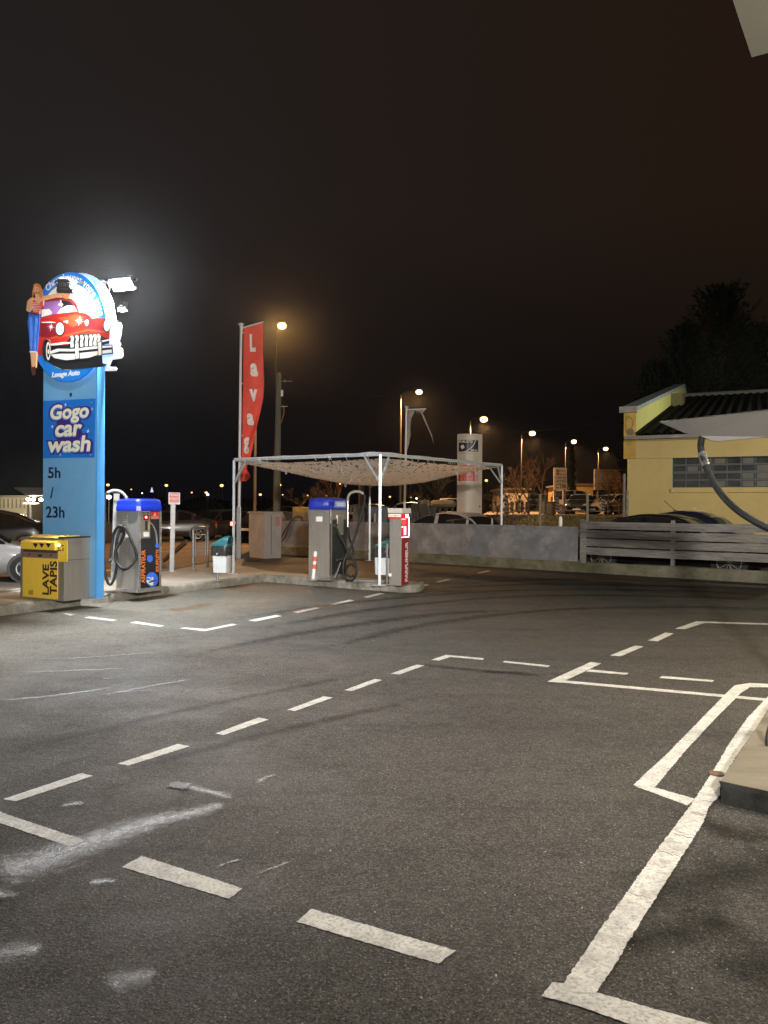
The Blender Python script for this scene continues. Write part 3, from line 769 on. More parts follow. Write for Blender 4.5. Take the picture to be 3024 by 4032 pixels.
# red car picture: layered cut-outs
car_red = mat('picture red', (0.48, 0.02, 0.010), 0.4, 0, 0.22, 2.2)
car_dk = mat('picture dark red', (0.25, 0.012, 0.02), 0.4, 0, 0.2, 2)
lilac = mat('picture lilac', (0.30, 0.12, 0.36), 0.4, 0, 0.25, 4)
picwhite = mat('picture white', (0.80, 0.79, 0.74), 0.4, 0, 0.05, 5)
skin = mat('picture skin', (0.80, 0.42, 0.22), 0.5, 0, 0.12, 6)
hair = mat('picture hair', (0.62, 0.20, 0.05), 0.5, 0, 0.35, 14)
jean = mat('picture jeans', (0.02, 0.11, 0.55), 0.5, 0, 0.3, 6, stretch=(1, 1, 0.4))
L = [ # (h, material, polygons)
 (0.037, inkblack, [[(410, 985), (440, 1040), (520, 1095), (600, 1130), (700, 1128), (850, 1115), (1000, 1100), (1015, 1080), (975, 1070), (970, 990), (800, 900), (450, 900)]]),
 (0.041, car_dk, [[(420, 482), (500, 464), (620, 457), (690, 473), (732, 518), (757, 595), (640, 605), (500, 628), (396, 655), (400, 560)]]),
 (0.045, car_red, [[(395, 650), (500, 620), (640, 600), (750, 597), (820, 605), (860, 630), (880, 655), (930, 648), (1000, 655), (1040, 690), (1045, 790), (1040, 890), (980, 880), (900, 850), (700, 860), (640, 905), (500, 908), (488, 855), (462, 845), (440, 855), (425, 890), (422, 1000), (375, 990), (380, 830), (395, 760)]]),
 (0.046, lilac, [[(428, 503), (580, 487), (590, 560), (550, 613), (500, 622), (430, 638)]]),
 (0.046, inkblack, [[(595, 487), (680, 502), (712, 537), (650, 532), (600, 552)]]),
 (0.049, picwhite, [[(555, 611), (592, 562), (650, 534), (712, 540), (742, 590), (640, 601)], [(410, 572), (480, 567), (510, 598), (498, 618), (412, 642)], [(584, 484), (592, 484), (600, 545), (592, 548)], pell(588, 525, 24, 12, 12)]),
 (0.049, car_dk, [[(398, 690), (520, 690), (545, 720), (540, 820), (480, 832), (388, 822)], [(820, 610), (860, 635), (890, 690), (960, 720), (1000, 770), (900, 760), (840, 750), (838, 680)], [(430, 860), (470, 850), (488, 870), (500, 930), (470, 905), (440, 900)]]),
 (0.050, mat('picture highlight', (0.66, 0.08, 0.03), 0.4, 0, 0.15, 3), [[(560, 650), (740, 615), (800, 640), (790, 700), (700, 740), (640, 700)], [(500, 830), (650, 800), (840, 755), (1035, 780), (1035, 792), (840, 770), (650, 820), (500, 845)]]),
 (0.053, inkblack, [pell(584, 755, 46, 70, 28), pell(1020, 725, 36, 66, 28), [(640, 880), (680, 825), (750, 805), (830, 797), (950, 810), (1040, 850), (1045, 890), (960, 900), (700, 935)], pell(455, 950, 34, 100, 24), [(486, 955), (560, 928), (700, 930), (940, 903), (1072, 898), (1080, 985), (970, 998), (860, 1033), (640, 1058), (525, 1036), (486, 1003)]]),
 (0.057, picwhite, [pell(584, 753, 36, 58, 28), pell(1022, 722, 28, 54, 28), [(490, 893), (620, 876), (678, 876), (682, 888), (560, 905), (500, 908)], [(960, 865), (1050, 848), (1052, 860), (965, 880)], [(840, 668), (852, 680), (846, 715), (832, 728), (820, 705), (818, 680)],
                    [(492, 962), (562, 938), (700, 940), (940, 913), (1066, 907), (1068, 925), (940, 935), (700, 962), (580, 962), (500, 985)], [(500, 992), (590, 985), (720, 985), (940, 960), (1066, 945), (1070, 975), (968, 985), (858, 1020), (640, 1045), (535, 1025)], [(415, 690), (500, 685), (545, 692), (545, 698), (415, 698)], [(610, 690), (650, 672), (664, 685), (650, 705), (640, 692)]] + [[(x_, 822 - (x_ - 690) * 0.06), (x_ + 20, 815 - (x_ - 690) * 0.06), (x_ + 34, 835 - (x_ - 690) * .05), (x_ + 26, 870), (x_ + 30, 922 - (x_ - 690) * .08), (x_ + 4, 926 - (x_ - 690) * .08), (x_ + 2, 880), (x_ + 10, 845)] for x_ in (682, 728, 772, 815, 857, 896, 930)]
                    + [pell(476, 960, 20, 84, 24)]),
 (0.060, inkblack, [pell(479, 960, 12, 60, 20), [(722, 885), (764, 875), (772, 1036), (728, 1044)], [(936, 876), (980, 864), (982, 1002), (940, 1010)]]),
 (0.063, picwhite, [[(730, 893), (758, 885), (764, 1026), (735, 1034)], [(944, 884), (972, 873), (974, 994), (947, 1001)], pell(480, 965, 7, 22, 12)]),
]
pic = None
for h, m_, ps in L:
    bm = BM()
    for q in ps: f1.poly(bm, q, 0.036 if pic is None else h - 0.0035, h)
    if pic is None: pic = obj('car_picture', bm, m_, pylon, world_space=True)
    else: kid('cut_out', bm, m_, pic)
bm = BM()
for cx_, cy_, r_ in ((765, 680, 42), (500, 735, 36)):
    ps = []
    for k in range(16):
        q = r_ * (1.15 if k % 4 == 0 else 0.75) if k % 2 == 0 else r_ * 0.22; tt = math.pi * k / 8 + 0.15; ps.append((cx_ + q * math.sin(tt), cy_ - q * math.cos(tt)))
    f1.poly(bm, ps, 0.051, 0.054)
kid('sparkle', bm, picwhite, pic)
# the woman beside the car, a cut-out board of its own
bm = BM(); f1.poly(bm, [(300, 600), (340, 598), (395, 613), (398, 650), (385, 800), (372, 965), (312, 968), (300, 800), (288, 690)], 0.03, 0.066)
wom = obj('woman_picture', bm, jean, pylon, world_space=True)
for nm, h, m_, ps in [('cut_out', 0.062, skin, [[(283, 500), (308, 472), (345, 478), (362, 455), (352, 430), (398, 425), (410, 455), (430, 448), (500, 438), (580, 418), (612, 424), (618, 440), (560, 457), (490, 476), (436, 488), (432, 530), (400, 560), (340, 545), (328, 566), (298, 597), (275, 585)],
                                            [(312, 968), (341, 968), (344, 1060), (336, 1112), (326, 1112), (320, 1050)], [(343, 968), (370, 968), (363, 1068), (360, 1112), (340, 1112), (345, 1060)]]),
                      ('cut_out', 0.066, hair, [[(345, 342), (375, 330), (405, 345), (420, 380), (431, 430), (426, 470), (402, 462), (392, 410), (345, 415), (336, 465), (330, 420), (340, 380)], [(605, 432), (640, 424), (682, 420), (682, 452), (652, 478), (615, 466)]]),
                      ('cut_out', 0.0665, mat('stripy red top', (0.66, 0.07, 0.06), 0.5, 0, 0.1, 5), [[(335, 492), (352, 482), (392, 520), (432, 490), (431, 540), (410, 562), (394, 613), (336, 602), (342, 560)]]),
                      ('cut_out', 0.070, skin, [pell(368, 393, 23, 34, 20), [(318, 466), (345, 462), (350, 485), (330, 498), (316, 486)]]),
                      ('cut_out', 0.070, picwhite, [[(338 + i, 510 + 15 * i), (410 + i * 2 - 2 * i, 512 + 15 * i + 4), (410, 517 + 15 * i), (338 + i, 515 + 15 * i)] for i in range(6)] + [[(310, 960), (374, 960), (374, 974), (311, 974)]]),
                      ('cut_out', 0.069, mat('picture jeans light', (0.10, 0.28, 0.80), 0.5, 0, 0.2, 6), [[(310, 640), (330, 650), (335, 800), (330, 950), (318, 950), (312, 780)], [(362, 640), (384, 660), (372, 800), (366, 950), (350, 950), (355, 780)]]),
                      ('cut_out', 0.068, mat('picture shoe', (0.09, 0.03, 0.02), 0.4, 0, 0.2, 6), [[(320, 1112), (362, 1104), (362, 1150), (358, 1184), (336, 1188), (326, 1150)], [(305, 598), (396, 612), (394, 630), (305, 614)]]),
                      ('cut_out', 0.0735, car_dk, [[(358, 408), (372, 412), (384, 404), (374, 420), (362, 418)], [(352, 385), (362, 383), (362, 388), (352, 389)], [(374, 382), (385, 382), (385, 387), (374, 387)]])]:
    bm = BM()
    for q in ps: f1.poly(bm, q, max(0.03, h - (0.03 if h < 0.065 else 0.004)), h)
    kid(nm, bm, m_, wom)
# white back board of the reverse side, standing clear of the front one
fbk = PF(fp(0, 0, -0.165), pr, pu, (0, 980), 2.37)
bm = BM(); fbk.poly(bm, pell(742, 735, 342, 508, rot=R(4)), 0, 0.02)
fbk.poly(bm, [(960, 690), (1085, 678), (1125, 690), (1142, 730), (1138, 800), (1118, 868), (1134, 890), (1122, 915), (1150, 935), (1154, 1000), (1140, 1024), (1052, 1036), (1026, 1098), (1082, 1103), (1098, 1118), (1088, 1140), (960, 1142), (900, 1000)], 0.003, 0.019)
obj('back_board', bm, mat('white back board', (0.78, 0.80, 0.80), 0.45, 0, 0.05, 3), pylon, world_space=True)
bm = BM()
for a, b in ((-Wp * 0.3, 0), (-Wp * 0.7, 0)):
    for z_ in (top_z + 0.5, top_z + 1.0): box(bm, fp(a, z_, -0.06), (0.04, 0.165, 0.04), rz=aP)
obj('spacer', bm, galv, pylon, world_space=True)
# arm that carries the floodlights
bm = BM()
A0, A1 = P(290, 1112, 11.95), P(405, 1110, 12.35)
tube(bm, [A0, A1, P(440, 1112, 12.4)], 0.016, 8); tube(bm, [P(395, 1108, 12.42), P(400, 1160, 12.5)], 0.018, 8)
box(bm, P(398, 1116, 12.42), (0.12, 0.1, 0.09)); tube(bm, [P(440, 1112, 12.4), P(430, 1150, 12.45), P(404, 1170, 12.5)], 0.012, 6)
obj('light_arm', bm, galv, pylon, world_space=True)

def flood(name, c, target, w_, h_, lbl, power, strength, body=blackp, spot=None):
    o = empty(name, c, 0, lbl, 'floodlight')
    q = (Vector(target) - Vector(c)).to_track_quat('-Z', 'Y').to_matrix().to_4x4()
    bm = BM()
    prism(bm, [(-w_ / 2, -h_ / 2, 0), (w_ / 2, -h_ / 2, 0), (w_ / 2, h_ / 2, 0), (-w_ / 2, h_ / 2, 0)], (0, 0, 0.05))
    box(bm, (0, 0, 0.075), (w_ * 0.8, h_ * 0.75, 0.05), 0.01)
    for k in range(6): box(bm, ((k - 2.5) * w_ * 0.12, 0, 0.115), (0.006, h_ * 0.7, 0.03))
    for s in (-1, 1): box(bm, (s * w_ * 0.53, 0, 0.05), (0.008, 0.03, 0.16))
    box(bm, (0, 0, 0.134), (w_ * 1.07, 0.03, 0.008))
    bmesh.ops.transform(bm, matrix=q, verts=bm.verts); obj('housing', bm, body, o)
    bm = BM(); box(bm, (0, 0, -0.006), (w_ * 0.88, h_ * 0.86, 0.008)); bmesh.ops.transform(bm, matrix=q, verts=bm.verts)
    obj('lens', bm, emis('lens light %d' % strength, (0.95, 0.98, 1.0), strength), o)
    d = (Vector(target) - Vector(c)).normalized()
    if spot: l_ = lamp(name + '_lamp', 'SPOT', Vector(c) + d * 0.03, power, COOL, target, 0.12, spot, 0.6)
    else: l_ = lamp(name + '_lamp', 'AREA', Vector(c) + d * 0.03, power, COOL, target, w_ * 0.85, size_y=h_ * 0.85)
    return o
flood('floodlight', P(480, 1121, 12.15), (-5.7, 7.6, 0), 0.42, 0.22, 'dazzling white floodlight on the arm at the right of the round picture', 500, 200)
flood('floodlight', P(262, 1132, 11.4), (-4.9, 12.7, 4.25), 0.24, 0.22, 'black floodlight seen from behind in front of the round picture', 42, 20, spot=R(95))
flood('floodlight', P(482, 1218, 13.1), (-4.6, 12.6, 3.2), 0.13, 0.12, 'small lit floodlight hanging behind the white back board', 40, 60)

# ------------------------------------------------------------------ carpet cleaner
aL = R(-28); lr, lu = rz_dirs(aL)
cL = G(251, 2368, IZ); fl = PF(cL, lr, lu, (0, 1850), 2.37); Wl = -fl.px(190, 1150)[0]; nb = -fl.n
clean = empty('carpet_cleaner', fl(-Wl / 2, 0, -0.25), aL, 'yellow and steel carpet washing machine beside the pylon sign', 'machine')
def sub(f, a0, b0, a1, b1, n0, n1):      # solid between metric bounds of a face frame
    bm = BM(); prism(bm, [f(a0, b0, n0), f(a1, b0, n0), f(a1, b1, n0), f(a0, b1, n0)], f.n * (n1 - n0)); return bm
Hl = 0.955
obj('cabinet', sub(fl, -Wl, 0.0, 0, Hl, 0, -0.5), steel, clean, world_space=True)
bm = BM()
for a0, b0, a1, b1 in ((217, 822, 540, 1195),): fl.box(bm, a0, b0, a1, b1, 0.0, 0.012)
x0, y0, x1, y1 = fl.rect(217, 822, 540, 1195)
door = obj('door', bm, yel, clean, world_space=True)
bm = BM(); fl.V(bm, "LAVE", 404, 880, 464, 1165, 0.013, bold=0.03); fl.V(bm, "TAPIS", 472, 850, 540, 1165, 0.013, bold=0.03)
kid('lettering', bm, mat('brown black print', (0.035, 0.018, 0.012), 0.5, 0, 0.1, 4), door)
bm = BM(); fl.poly(bm, [(272, 1160), (274, 1122), (315, 1120), (315, 1168)], 0.013, 0.014); kid('patch', bm, mat('ochre patch', (0.40, 0.26, 0.03), 0.6, 0, 0.1, 3), door)
bm = BM(); fl.box(bm, 230, 765, 545, 822, 0.0, 0.014)
band = obj('slot_plate', bm, mat('brushed copper tinted steel', (0.55, 0.40, 0.32), 0.35, 0.7, 0.15, 4, stretch=(2, 2, 30)), clean, world_space=True)
bm = BM(); fl.poly(bm, pell(283, 785, 6, 9, 12), 0.014, 0.018); fl.poly(bm, pell(484, 797, 6, 9, 12), 0.014, 0.018); fl.box(bm, 362, 790, 400, 808, 0.014, 0.018)
kid('slot', bm, inkblack, band)
# hood with a forward lip
gx0, gy0, gx1, gy1 = fl.rect(232, 672, 545, 742)
bm = BM()
prism(bm, [fl(gx0, gy0, 0.0), fl(gx0, gy0, 0.07), fl(gx0, gy1, 0.07), fl(gx0, Hl + 0.035, -0.16), fl(gx0, Hl + 0.035, -0.40), fl(gx0, Hl - 0.02, -0.40)], fl.r * (gx1 - gx0))
hood = obj('hood', bm, yel, clean, world_space=True)
fh = PF(fl(0, 0, 0.07), lr, lu, (0, 1850), 2.37)
bm = BM()
for a in (306, 364, 426): fh.poly(bm, [(a, 684), (a + 50, 688), (a + 26, 728)], 0.0005, 0.003)
kid('arrow', bm, inkblack, hood)
q0, q1 = fl(gx0 + 0.15, gy1 + 0.055, 0.015), None
fs_ = Fr(fl(0, gy1, 0.07), fl.r, (fl(0, Hl + 0.035, -0.16) - fl(0, gy1, 0.07)))
bm = BM(); text(bm, "INTRODUIRE VOTRE TAPIS A PLAT", fs_, gx0 + 0.22, 0.10, gx1 - 0.12, 0.135, 0.001, thick=0.001); text(bm, "FERMER LE CAPOT AVANT DEPART", fs_, gx0 + 0.25, 0.05, gx1 - 0.08, 0.085, 0.001, thick=0.001)
kid('lettering', bm, mat('ochre print', (0.30, 0.19, 0.03), 0.6, 0, 0.1, 3), hood)
bm = sub(fl, gx0 + 0.005, gy0 - 0.045, gx1, gy0, 0.0, 0.03); obj('roller', bm, mat('dark gap', (0.06, 0.05, 0.045), 0.6, 0, 0.2, 6), clean, world_space=True)
bm = BM(); fl.box(bm, 547, 655, 631, 858, 0.0, 0.010); cp_ = obj('control_panel', bm, yel, clean, world_space=True)
bm = BM(); fl.poly(bm, pell(556, 702, 7, 10, 14), 0.010, 0.02); kid('lamp_button', bm, emis('button light', (0.8, 0.9, 1), 4), cp_)
bm = BM()
for a, b, r_ in ((556, 730, 6), (556, 752, 6), (572, 752, 4)): fl.poly(bm, pell(a, b, r_, r_ * 1.3, 10), 0.010, 0.02)
fl.box(bm, 580, 700, 600, 712, 0.010, 0.013); fl.poly(bm, [(582, 748), (592, 748), (592, 725), (598, 725), (598, 755), (582, 755)], 0.010, 0.013)
kid('button', bm, inkblack, cp_)
bm = sub(fl, gx1 + 0.005, Hl, 0.012, Hl + 0.022, 0.012, -0.512)
obj('cap', bm, blackp, clean, world_space=True)
bm = BM(); prism(bm, [fl(0.001, 0.62, -0.02), fl(0.006, 0.62, -0.02), fl(0.006, 0.625, -0.02), fl(0.001, 0.625, -0.02)], nb * 0.46)
for b_ in (0.72, 0.88): box(bm, fl(0.004, b_, -0.05), (0.012, 0.012, 0.02), rz=aL)
obj('side_seam', bm, blackp, clean, world_space=True)
bm = BM(); prism(bm, [fl(-Wl - 0.05, 0, -0.08), fl(-Wl - 0.002, 0, -0.08), fl(-Wl - 0.002, 0.93, -0.08), fl(-Wl - 0.05, 0.90, -0.08)], nb * 0.42)
obj('side_panel', bm, mat('brown side panel', (0.38, 0.25, 0.19), 0.5, 0.4, 0.15, 3), clean, world_space=True)

# ------------------------------------------------------------------ vacuum machines
def vac_lid(parent, W, D, z0, h):
    bm = BM(); w_, d_ = W / 2 + 0.04, D / 2 + 0.04
    rings = []
    for (z_, k) in ((0, 1.0), (h * 0.35, 1.0), (h * 0.42, 0.975), (h * 0.8, 0.95), (h * 0.95, 0.86), (h, 0.70)):
        rr = []
        for j in range(32):
            t_ = 2 * math.pi * (j + 0.5) / 32; c_, s_ = math.cos(t_), math.sin(t_); n_ = 7.0
            q = (abs(c_) ** n_ + abs(s_) ** n_) ** (-1 / n_)
            rr.append(bm.verts.new((w_ * k * c_ * q, d_ * k * s_ * q, z0 + z_)))
        rings.append(rr)
    for a, b in zip(rings, rings[1:]):
        for j in range(32): bm.faces.new((a[j], a[(j + 1) % 32], b[(j + 1) % 32], b[j]))
    bm.faces.new(rings[-1]); bm.faces.new(rings[0][::-1])
    return obj('lid', bm, bluelid, parent, smooth=True, sharp=30)
def louvres(bm, x_, y_, z0, z1, n_, w_=0.055, face='y'):
    for k in range(n_):
        z_ = z0 + (z1 - z0) * k / (n_ - 1)
        if face == 'y': box(bm, (x_, y_ - 0.006, z_), (w_, 0.014, 0.008), rx=0.5)
        else: box(bm, (x_ - 0.006, y_, z_), (0.014, w_, 0.008), ry=-0.5)
def ribbed(bm, pts, r0, r1, pitch=0.011, seg=12):
    sp = spline(pts, 14); L_ = 0; out = [sp[0]]; acc = 0
    for a, b in zip(sp, sp[1:]):
        d_ = (b - a).length; s_ = pitch / 2 - acc
        while s_ < d_: out.append(a.lerp(b, s_ / d_)); s_ += pitch / 2
        acc = d_ - (s_ - pitch / 2)
    tube(bm, out, [r1 if i % 2 else r0 for i in range(len(out))], seg)
# first one, front towards the lot
aV = R(63); vr, vu = rz_dirs(aV)
cV = G(544, 2335, IZ); fv = PF(cV, vr, vu, (400, 1850), 4.1475); Wv = fv.px(968, 1955)[0]; Dv = 0.50
vac = empty('vacuum_machine', fv(Wv / 2, 0, -Dv / 2), aV, 'steel vacuum machine with black front lettered in orange and blue lid', 'vacuum machine', 'coin vacuum machines')
Hb = 1.385
bm = BM(); box(bm, (0, 0, Hb / 2), (Wv, Dv, Hb), 0.006); louvres(bm, -Wv / 2, 0.05, 1.0, 1.3, 12, 0.10, 'x')
body = obj('cabinet', bm, steel, vac)
bm = BM(); box(bm, (0, 0, 0.03), (Wv + 0.012, Dv + 0.012, 0.06)); obj('plinth', bm, steel_b, vac)
vac_lid(vac, Wv, Dv, Hb - 0.01, 0.205)
bm = BM()
for s in (-1, 1): box(bm, (s * (Wv / 2 - 0.022), -Dv / 2 - 0.006, Hb / 2 + 0.03), (0.044, 0.014, Hb - 0.07), 0.003)
obj('corner_trim', bm, steel_b, vac)
bm = BM(); x0, y0, x1, y1 = fv.rect(632, 668, 946, 1918); poly(bm, fv, [(x0, y0), (x1, y0), (x1, y1), (x0, y1)], 0.0, 0.006)
front = obj('front_panel', bm, mat('glossy black panel', (0.014, 0.015, 0.022), 0.22, 0, 0.15, 3), vac, world_space=True)
bm = BM(); fv.box(bm, 634, 672, 784, 1118, 0.006, 0.012); ctl = kid('control_plate', bm, steel, front)
bm = BM(); fv.V(bm, "ASPIRATEUR", 643, 1310, 708, 1850, 0.0062, bold=0.012); fv.V(bm, "SOUFFLETTE", 882, 1300, 930, 1665, 0.0062, bold=0.012); kid('lettering', bm, orange, front)
bm = BM(); fv.box(bm, 797, 685, 936, 806, 0.006, 0.009); kid('warning_sign', bm, redp, front)
bm = BM(); fv.poly(bm, [(838, 750), (888, 750), (863, 692)], 0.0095, 0.011); fv.box(bm, 803, 764, 932, 774, 0.0095, 0.011); fv.box(bm, 803, 784, 932, 794, 0.0095, 0.011); kid('warning_print', bm, mat('pale print', (0.75, 0.45, 0.40), 0.5), front)
bm = BM(); fv.box(bm, 674, 735, 757, 820, 0.012, 0.016); kid('display', bm, mat('dark red display', (0.08, 0.004, 0.004), 0.2, 0, 0), front)
bm = BM(); fv.poly(bm, pell(716, 775, 18, 20, 14), 0.0165, 0.018); kid('display_light', bm, emis('red light', (1.0, 0.05, 0.04), 9), front)
bm = BM(); fv.box(bm, 702, 832, 742, 985, 0.012, 0.015); fv.box(bm, 660, 690, 690, 708, 0.012, 0.014); fv.box(bm, 730, 690, 760, 708, 0.012, 0.014); kid('coin_slot', bm, blackp, front)
bm = BM(); fv.box(bm, 749, 850, 777, 980, 0.012, 0.014); fv.box(bm, 640, 678, 776, 688, 0.012, 0.0135); kid('sticker', bm, mat('ochre sticker', (0.45, 0.36, 0.12), 0.5), front)
bm = BM(); fv.box(bm, 676, 1016, 766, 1092, 0.012, 0.014); kid('sticker', bm, white, front)
picblue = mat('picture blue', (0.04, 0.14, 0.68), 0.35, 0, 0.25, 6)
bm = BM(); fv.poly(bm, pell(784, 1450, 48, 60, 28), 0.006, 0.008); fv.poly(bm, pell(820, 1790, 96, 120, 36), 0.006, 0.008); fv.poly(bm, pell(903, 1240, 30, 40, 20), 0.006, 0.009); kid('picture', bm, picblue, front)
bm = BM(); fv.poly(bm, [(728, 1800), (800, 1810), (840, 1830), (835, 1880), (800, 1890), (750, 1850), (728, 1830)], 0.009, 0.011)
fv.poly(bm, [(735, 1755), (780, 1752), (805, 1800), (800, 1806), (772, 1764), (735, 1764)], 0.009, 0.011); fv.poly(bm, [(808, 1765), (832, 1750), (836, 1795), (812, 1800)], 0.009, 0.011); kid('picture', bm, white, front)
bm = BM(); fv.poly(bm, [(760, 1825), (905, 1790), (912, 1800), (770, 1850)], 0.0115, 0.013); kid('picture', bm, blackp, front)
for k in (0, 14):
    bm = BM(); ps_ = [fv(*fv.px(a - k, b), 0.010) for a, b in ((778, 848), (835, 905), (875, 985), (896, 1080), (905, 1200))]; tube(bm, spline(ps_, 6), 0.0022, 5); kid('cord', bm, white, front)
bm = BM(); box(bm, (Wv / 2 + 0.02, 0.02, 0.62), (0.04, 0.10, 0.35), 0.01); obj('side_holster', bm, redp, vac)
zv = lambda pts, d: [P(400 + a / 4.1475, 1850 + b / 4.1475, dd) for (a, b, dd) in pts]
bm = BM(); ribbed(bm, zv([(478, 680, 13.12), (455, 560, 13.1), (415, 470, 13.1), (350, 385, 13.08), (270, 345, 13.05), (180, 342, 13.0), (90, 372, 12.96)], 0), 0.029, 0.020, 0.018); 
obj('flexible_arm', bm, spiral, vac, smooth=True, world_space=True)
bm = BM(); tube(bm, spline(zv([(535, 1015, 13.1), (508, 860, 13.1), (482, 680, 13.12)], 0), 8), 0.022, 12); obj('hose_pipe', bm, steel_b, vac, smooth=True, world_space=True)
bm = BM(); tube(bm, spline(zv([(90, 372, 12.96), (58, 430, 12.94), (50, 600, 12.92), (52, 850, 12.9), (50, 1100, 12.88), (28, 1350, 12.86), (48, 1620, 12.84), (95, 1820, 12.82), (145, 1872, 12.82), (195, 1800, 12.84), (240, 1620, 12.88), (255, 1450, 12.9), (235, 1290, 12.92), (260, 1110, 12.94), (295, 990, 12.96),
    (330, 940, 12.94), (390, 950, 12.92), (440, 1040, 12.9), (500, 1180, 12.86), (560, 1330, 12.84), (565, 1450, 12.84), (480, 1560, 12.8), (410, 1615, 12.78), (320, 1600, 12.8), (240, 1500, 12.84), (215, 1400, 12.86), (240, 1290, 12.88), (310, 1180, 12.9), (360, 1080, 12.9), (368, 1010, 12.88), (335, 930, 12.85), (270, 930, 12.85), (205, 1030, 12.86), (175, 1180, 12.86), (160, 1350, 12.84), (150, 1470, 12.82)], 0), 8), 0.0235, 12)
obj('hose', bm, rubber, vac, smooth=True, world_space=True)
bm = BM(); tube(bm, zv([(165, 1440, 12.83), (140, 1490, 12.8), (100, 1500, 12.78)], 0), [0.024, 0.03, 0.022], 10); obj('nozzle', bm, blackp, vac, smooth=True, world_space=True)
bm = BM(); tube(bm, zv([(330, 1030, 13.1), (325, 990, 12.95), (318, 950, 12.85)], 0), 0.025, 10); obj('hose_hook', bm, blackp, vac, world_space=True)
bm = BM(); box(bm, (-Wv / 2 - 0.003, 0.0, 0.98), (0.004, 0.09, 0.12)); obj('sticker', bm, white, vac)
# second one on the finger, its side towards us
aW = R(62); wr_, wu_ = rz_dirs(aW)
cW = G(1297.7, 2287, IZ); Ww = 0.66; Dw = 0.50
vac2 = empty('vacuum_machine', cW + wr_ * (Ww / 2) + Vector((-math.sin(aW), math.cos(aW), 0)) * (Dw / 2), aW, 'plain steel vacuum machine under the net canopy behind a red and white post', 'vacuum machine', 'coin vacuum machines')
Hc = 1.42
bm = BM(); box(bm, (0, 0, Hc / 2), (Ww, Dw, Hc), 0.006)
for yy in (-0.16, 0.16): louvres(bm, -Ww / 2, yy, 1.02, 1.36, 9, 0.055, 'x')
louvres(bm, -Ww / 2, 0.14, 0.16, 0.44, 9, 0.05, 'x')
obj('cabinet', bm, steel, vac2)
bm = BM(); box(bm, (0, 0, 0.04), (Ww + 0.012, Dw + 0.012, 0.08)); obj('plinth', bm, steel_b, vac2)
bm = BM(); box(bm, (-Ww / 2 + 0.01, -Dw / 2, Hc / 2 + 0.04), (0.03, 0.014, Hc - 0.08), 0.004); obj('corner_trim', bm, chrome, vac2)
vac_lid(vac2, Ww, Dw, Hc - 0.01, 0.235)
bm = BM(); box(bm, (-Ww / 2 - 0.003, 0.0, 1.22), (0.006, 0.145, 0.1)); obj('sticker', bm, white, vac2)
bm = BM(); box(bm, (0.03, -Dw / 2 - 0.004, 0.66), (Ww - 0.1, 0.008, 1.1)); obj('front_panel', bm, mat('dark steel panel', (0.05, 0.055, 0.055), 0.3, 0.5, 0.2, 3), vac2)
bm = BM(); box(bm, (0.05, -Dw / 2 - 0.012, 1.1), (0.22, 0.012, 0.4)); obj('control_plate', bm, steel_b, vac2)
z5 = lambda pts: [P(1150 + a / 2.37, 1850 + b / 2.37, dd) for (a, b, dd) in pts]
bm = BM(); ribbed(bm, z5([(520, 290, 15.42), (524, 250, 15.41), (548, 218, 15.4), (590, 203, 15.38), (635, 207, 15.36), (668, 228, 15.34)]), 0.029, 0.020, 0.018); obj('flexible_arm', bm, spiral, vac2, smooth=True, world_space=True)
bm = BM(); cyl(bm, *z5([(520, 536, 15.42), (520, 288, 15.42)]), 0.023, 12); obj('hose_pipe', bm, steel_b, vac2, smooth=True, world_space=True)
bm = BM()
tube(bm, spline(z5([(668, 228, 15.34), (680, 260, 15.33), (668, 340, 15.3), (640, 450, 15.26), (605, 560, 15.22), (565, 680, 15.18), (520, 780, 15.14), (484, 860, 15.1), (476, 950, 15.06), (500, 1015, 15.04), (548, 1034, 15.02), (588, 1000, 15.0), (600, 940, 15.0), (570, 890, 15.02), (532, 885, 15.04), (508, 920, 15.06), (512, 975, 15.06), (545, 998, 15.05), (575, 985, 15.04)]), 8), 0.024, 12)
tube(bm, spline(z5([(520, 536, 15.42), (530, 620, 15.38), (556, 700, 15.3), (572, 770, 15.25), (520, 815, 15.24), (440, 838, 15.22)]), 8), 0.023, 12)
tube(bm, spline(z5([(408, 520, 15.2), (436, 600, 15.16), (478, 670, 15.14), (520, 750, 15.12), (570, 830, 15.1), (600, 900, 15.08), (602, 960, 15.06)]), 8), 0.023, 12)
obj('hose', bm, rubber, vac2, smooth=True, world_space=True)
bm = BM(); tube(bm, z5([(455, 860, 15.12), (430, 930, 15.1), (400, 1005, 15.08)]), [0.022, 0.02, 0.036], 10); tube(bm, z5([(415, 515, 15.45), (395, 520, 15.2)]), 0.03, 10); tube(bm, z5([(450, 838, 15.35), (420, 840, 15.15)]), 0.03, 10)
obj('nozzle', bm, blackp, vac2, smooth=True, world_space=True)

# ------------------------------------------------------------------ perfume dispenser
aQ = R(56); qr, qu = rz_dirs(aQ)
cQ = G(1579.5, 2307.5, IZ); fq = PF(cQ, qr, qu, (1480, 1950), 5.53); Wq = fq.px(716, 1950)[0]; Dq = 0.265; qb = -fq.n
per = empty('perfume_dispenser', fq(Wq / 2, 0, -Dq / 2), aQ, 'narrow steel perfume dispenser with a dark red lettered front', 'machine')
Hq = fq.px(548, 400)[1]
bm = BM(); box(bm, (0, 0, Hq / 2), (Wq, Dq, Hq), 0.004); obj('cabinet', bm, steel, per)
bm = BM(); hq2 = fq.px(560, 290)[1]; box(bm, (0, 0, (Hq + hq2) / 2 + 0.005), (Wq + 0.055, Dq + 0.05, hq2 - Hq), 0.006); obj('top_cap', bm, mat('cream metal cap', (0.62, 0.57, 0.50), 0.4, 0.2, 0.1, 4), per)
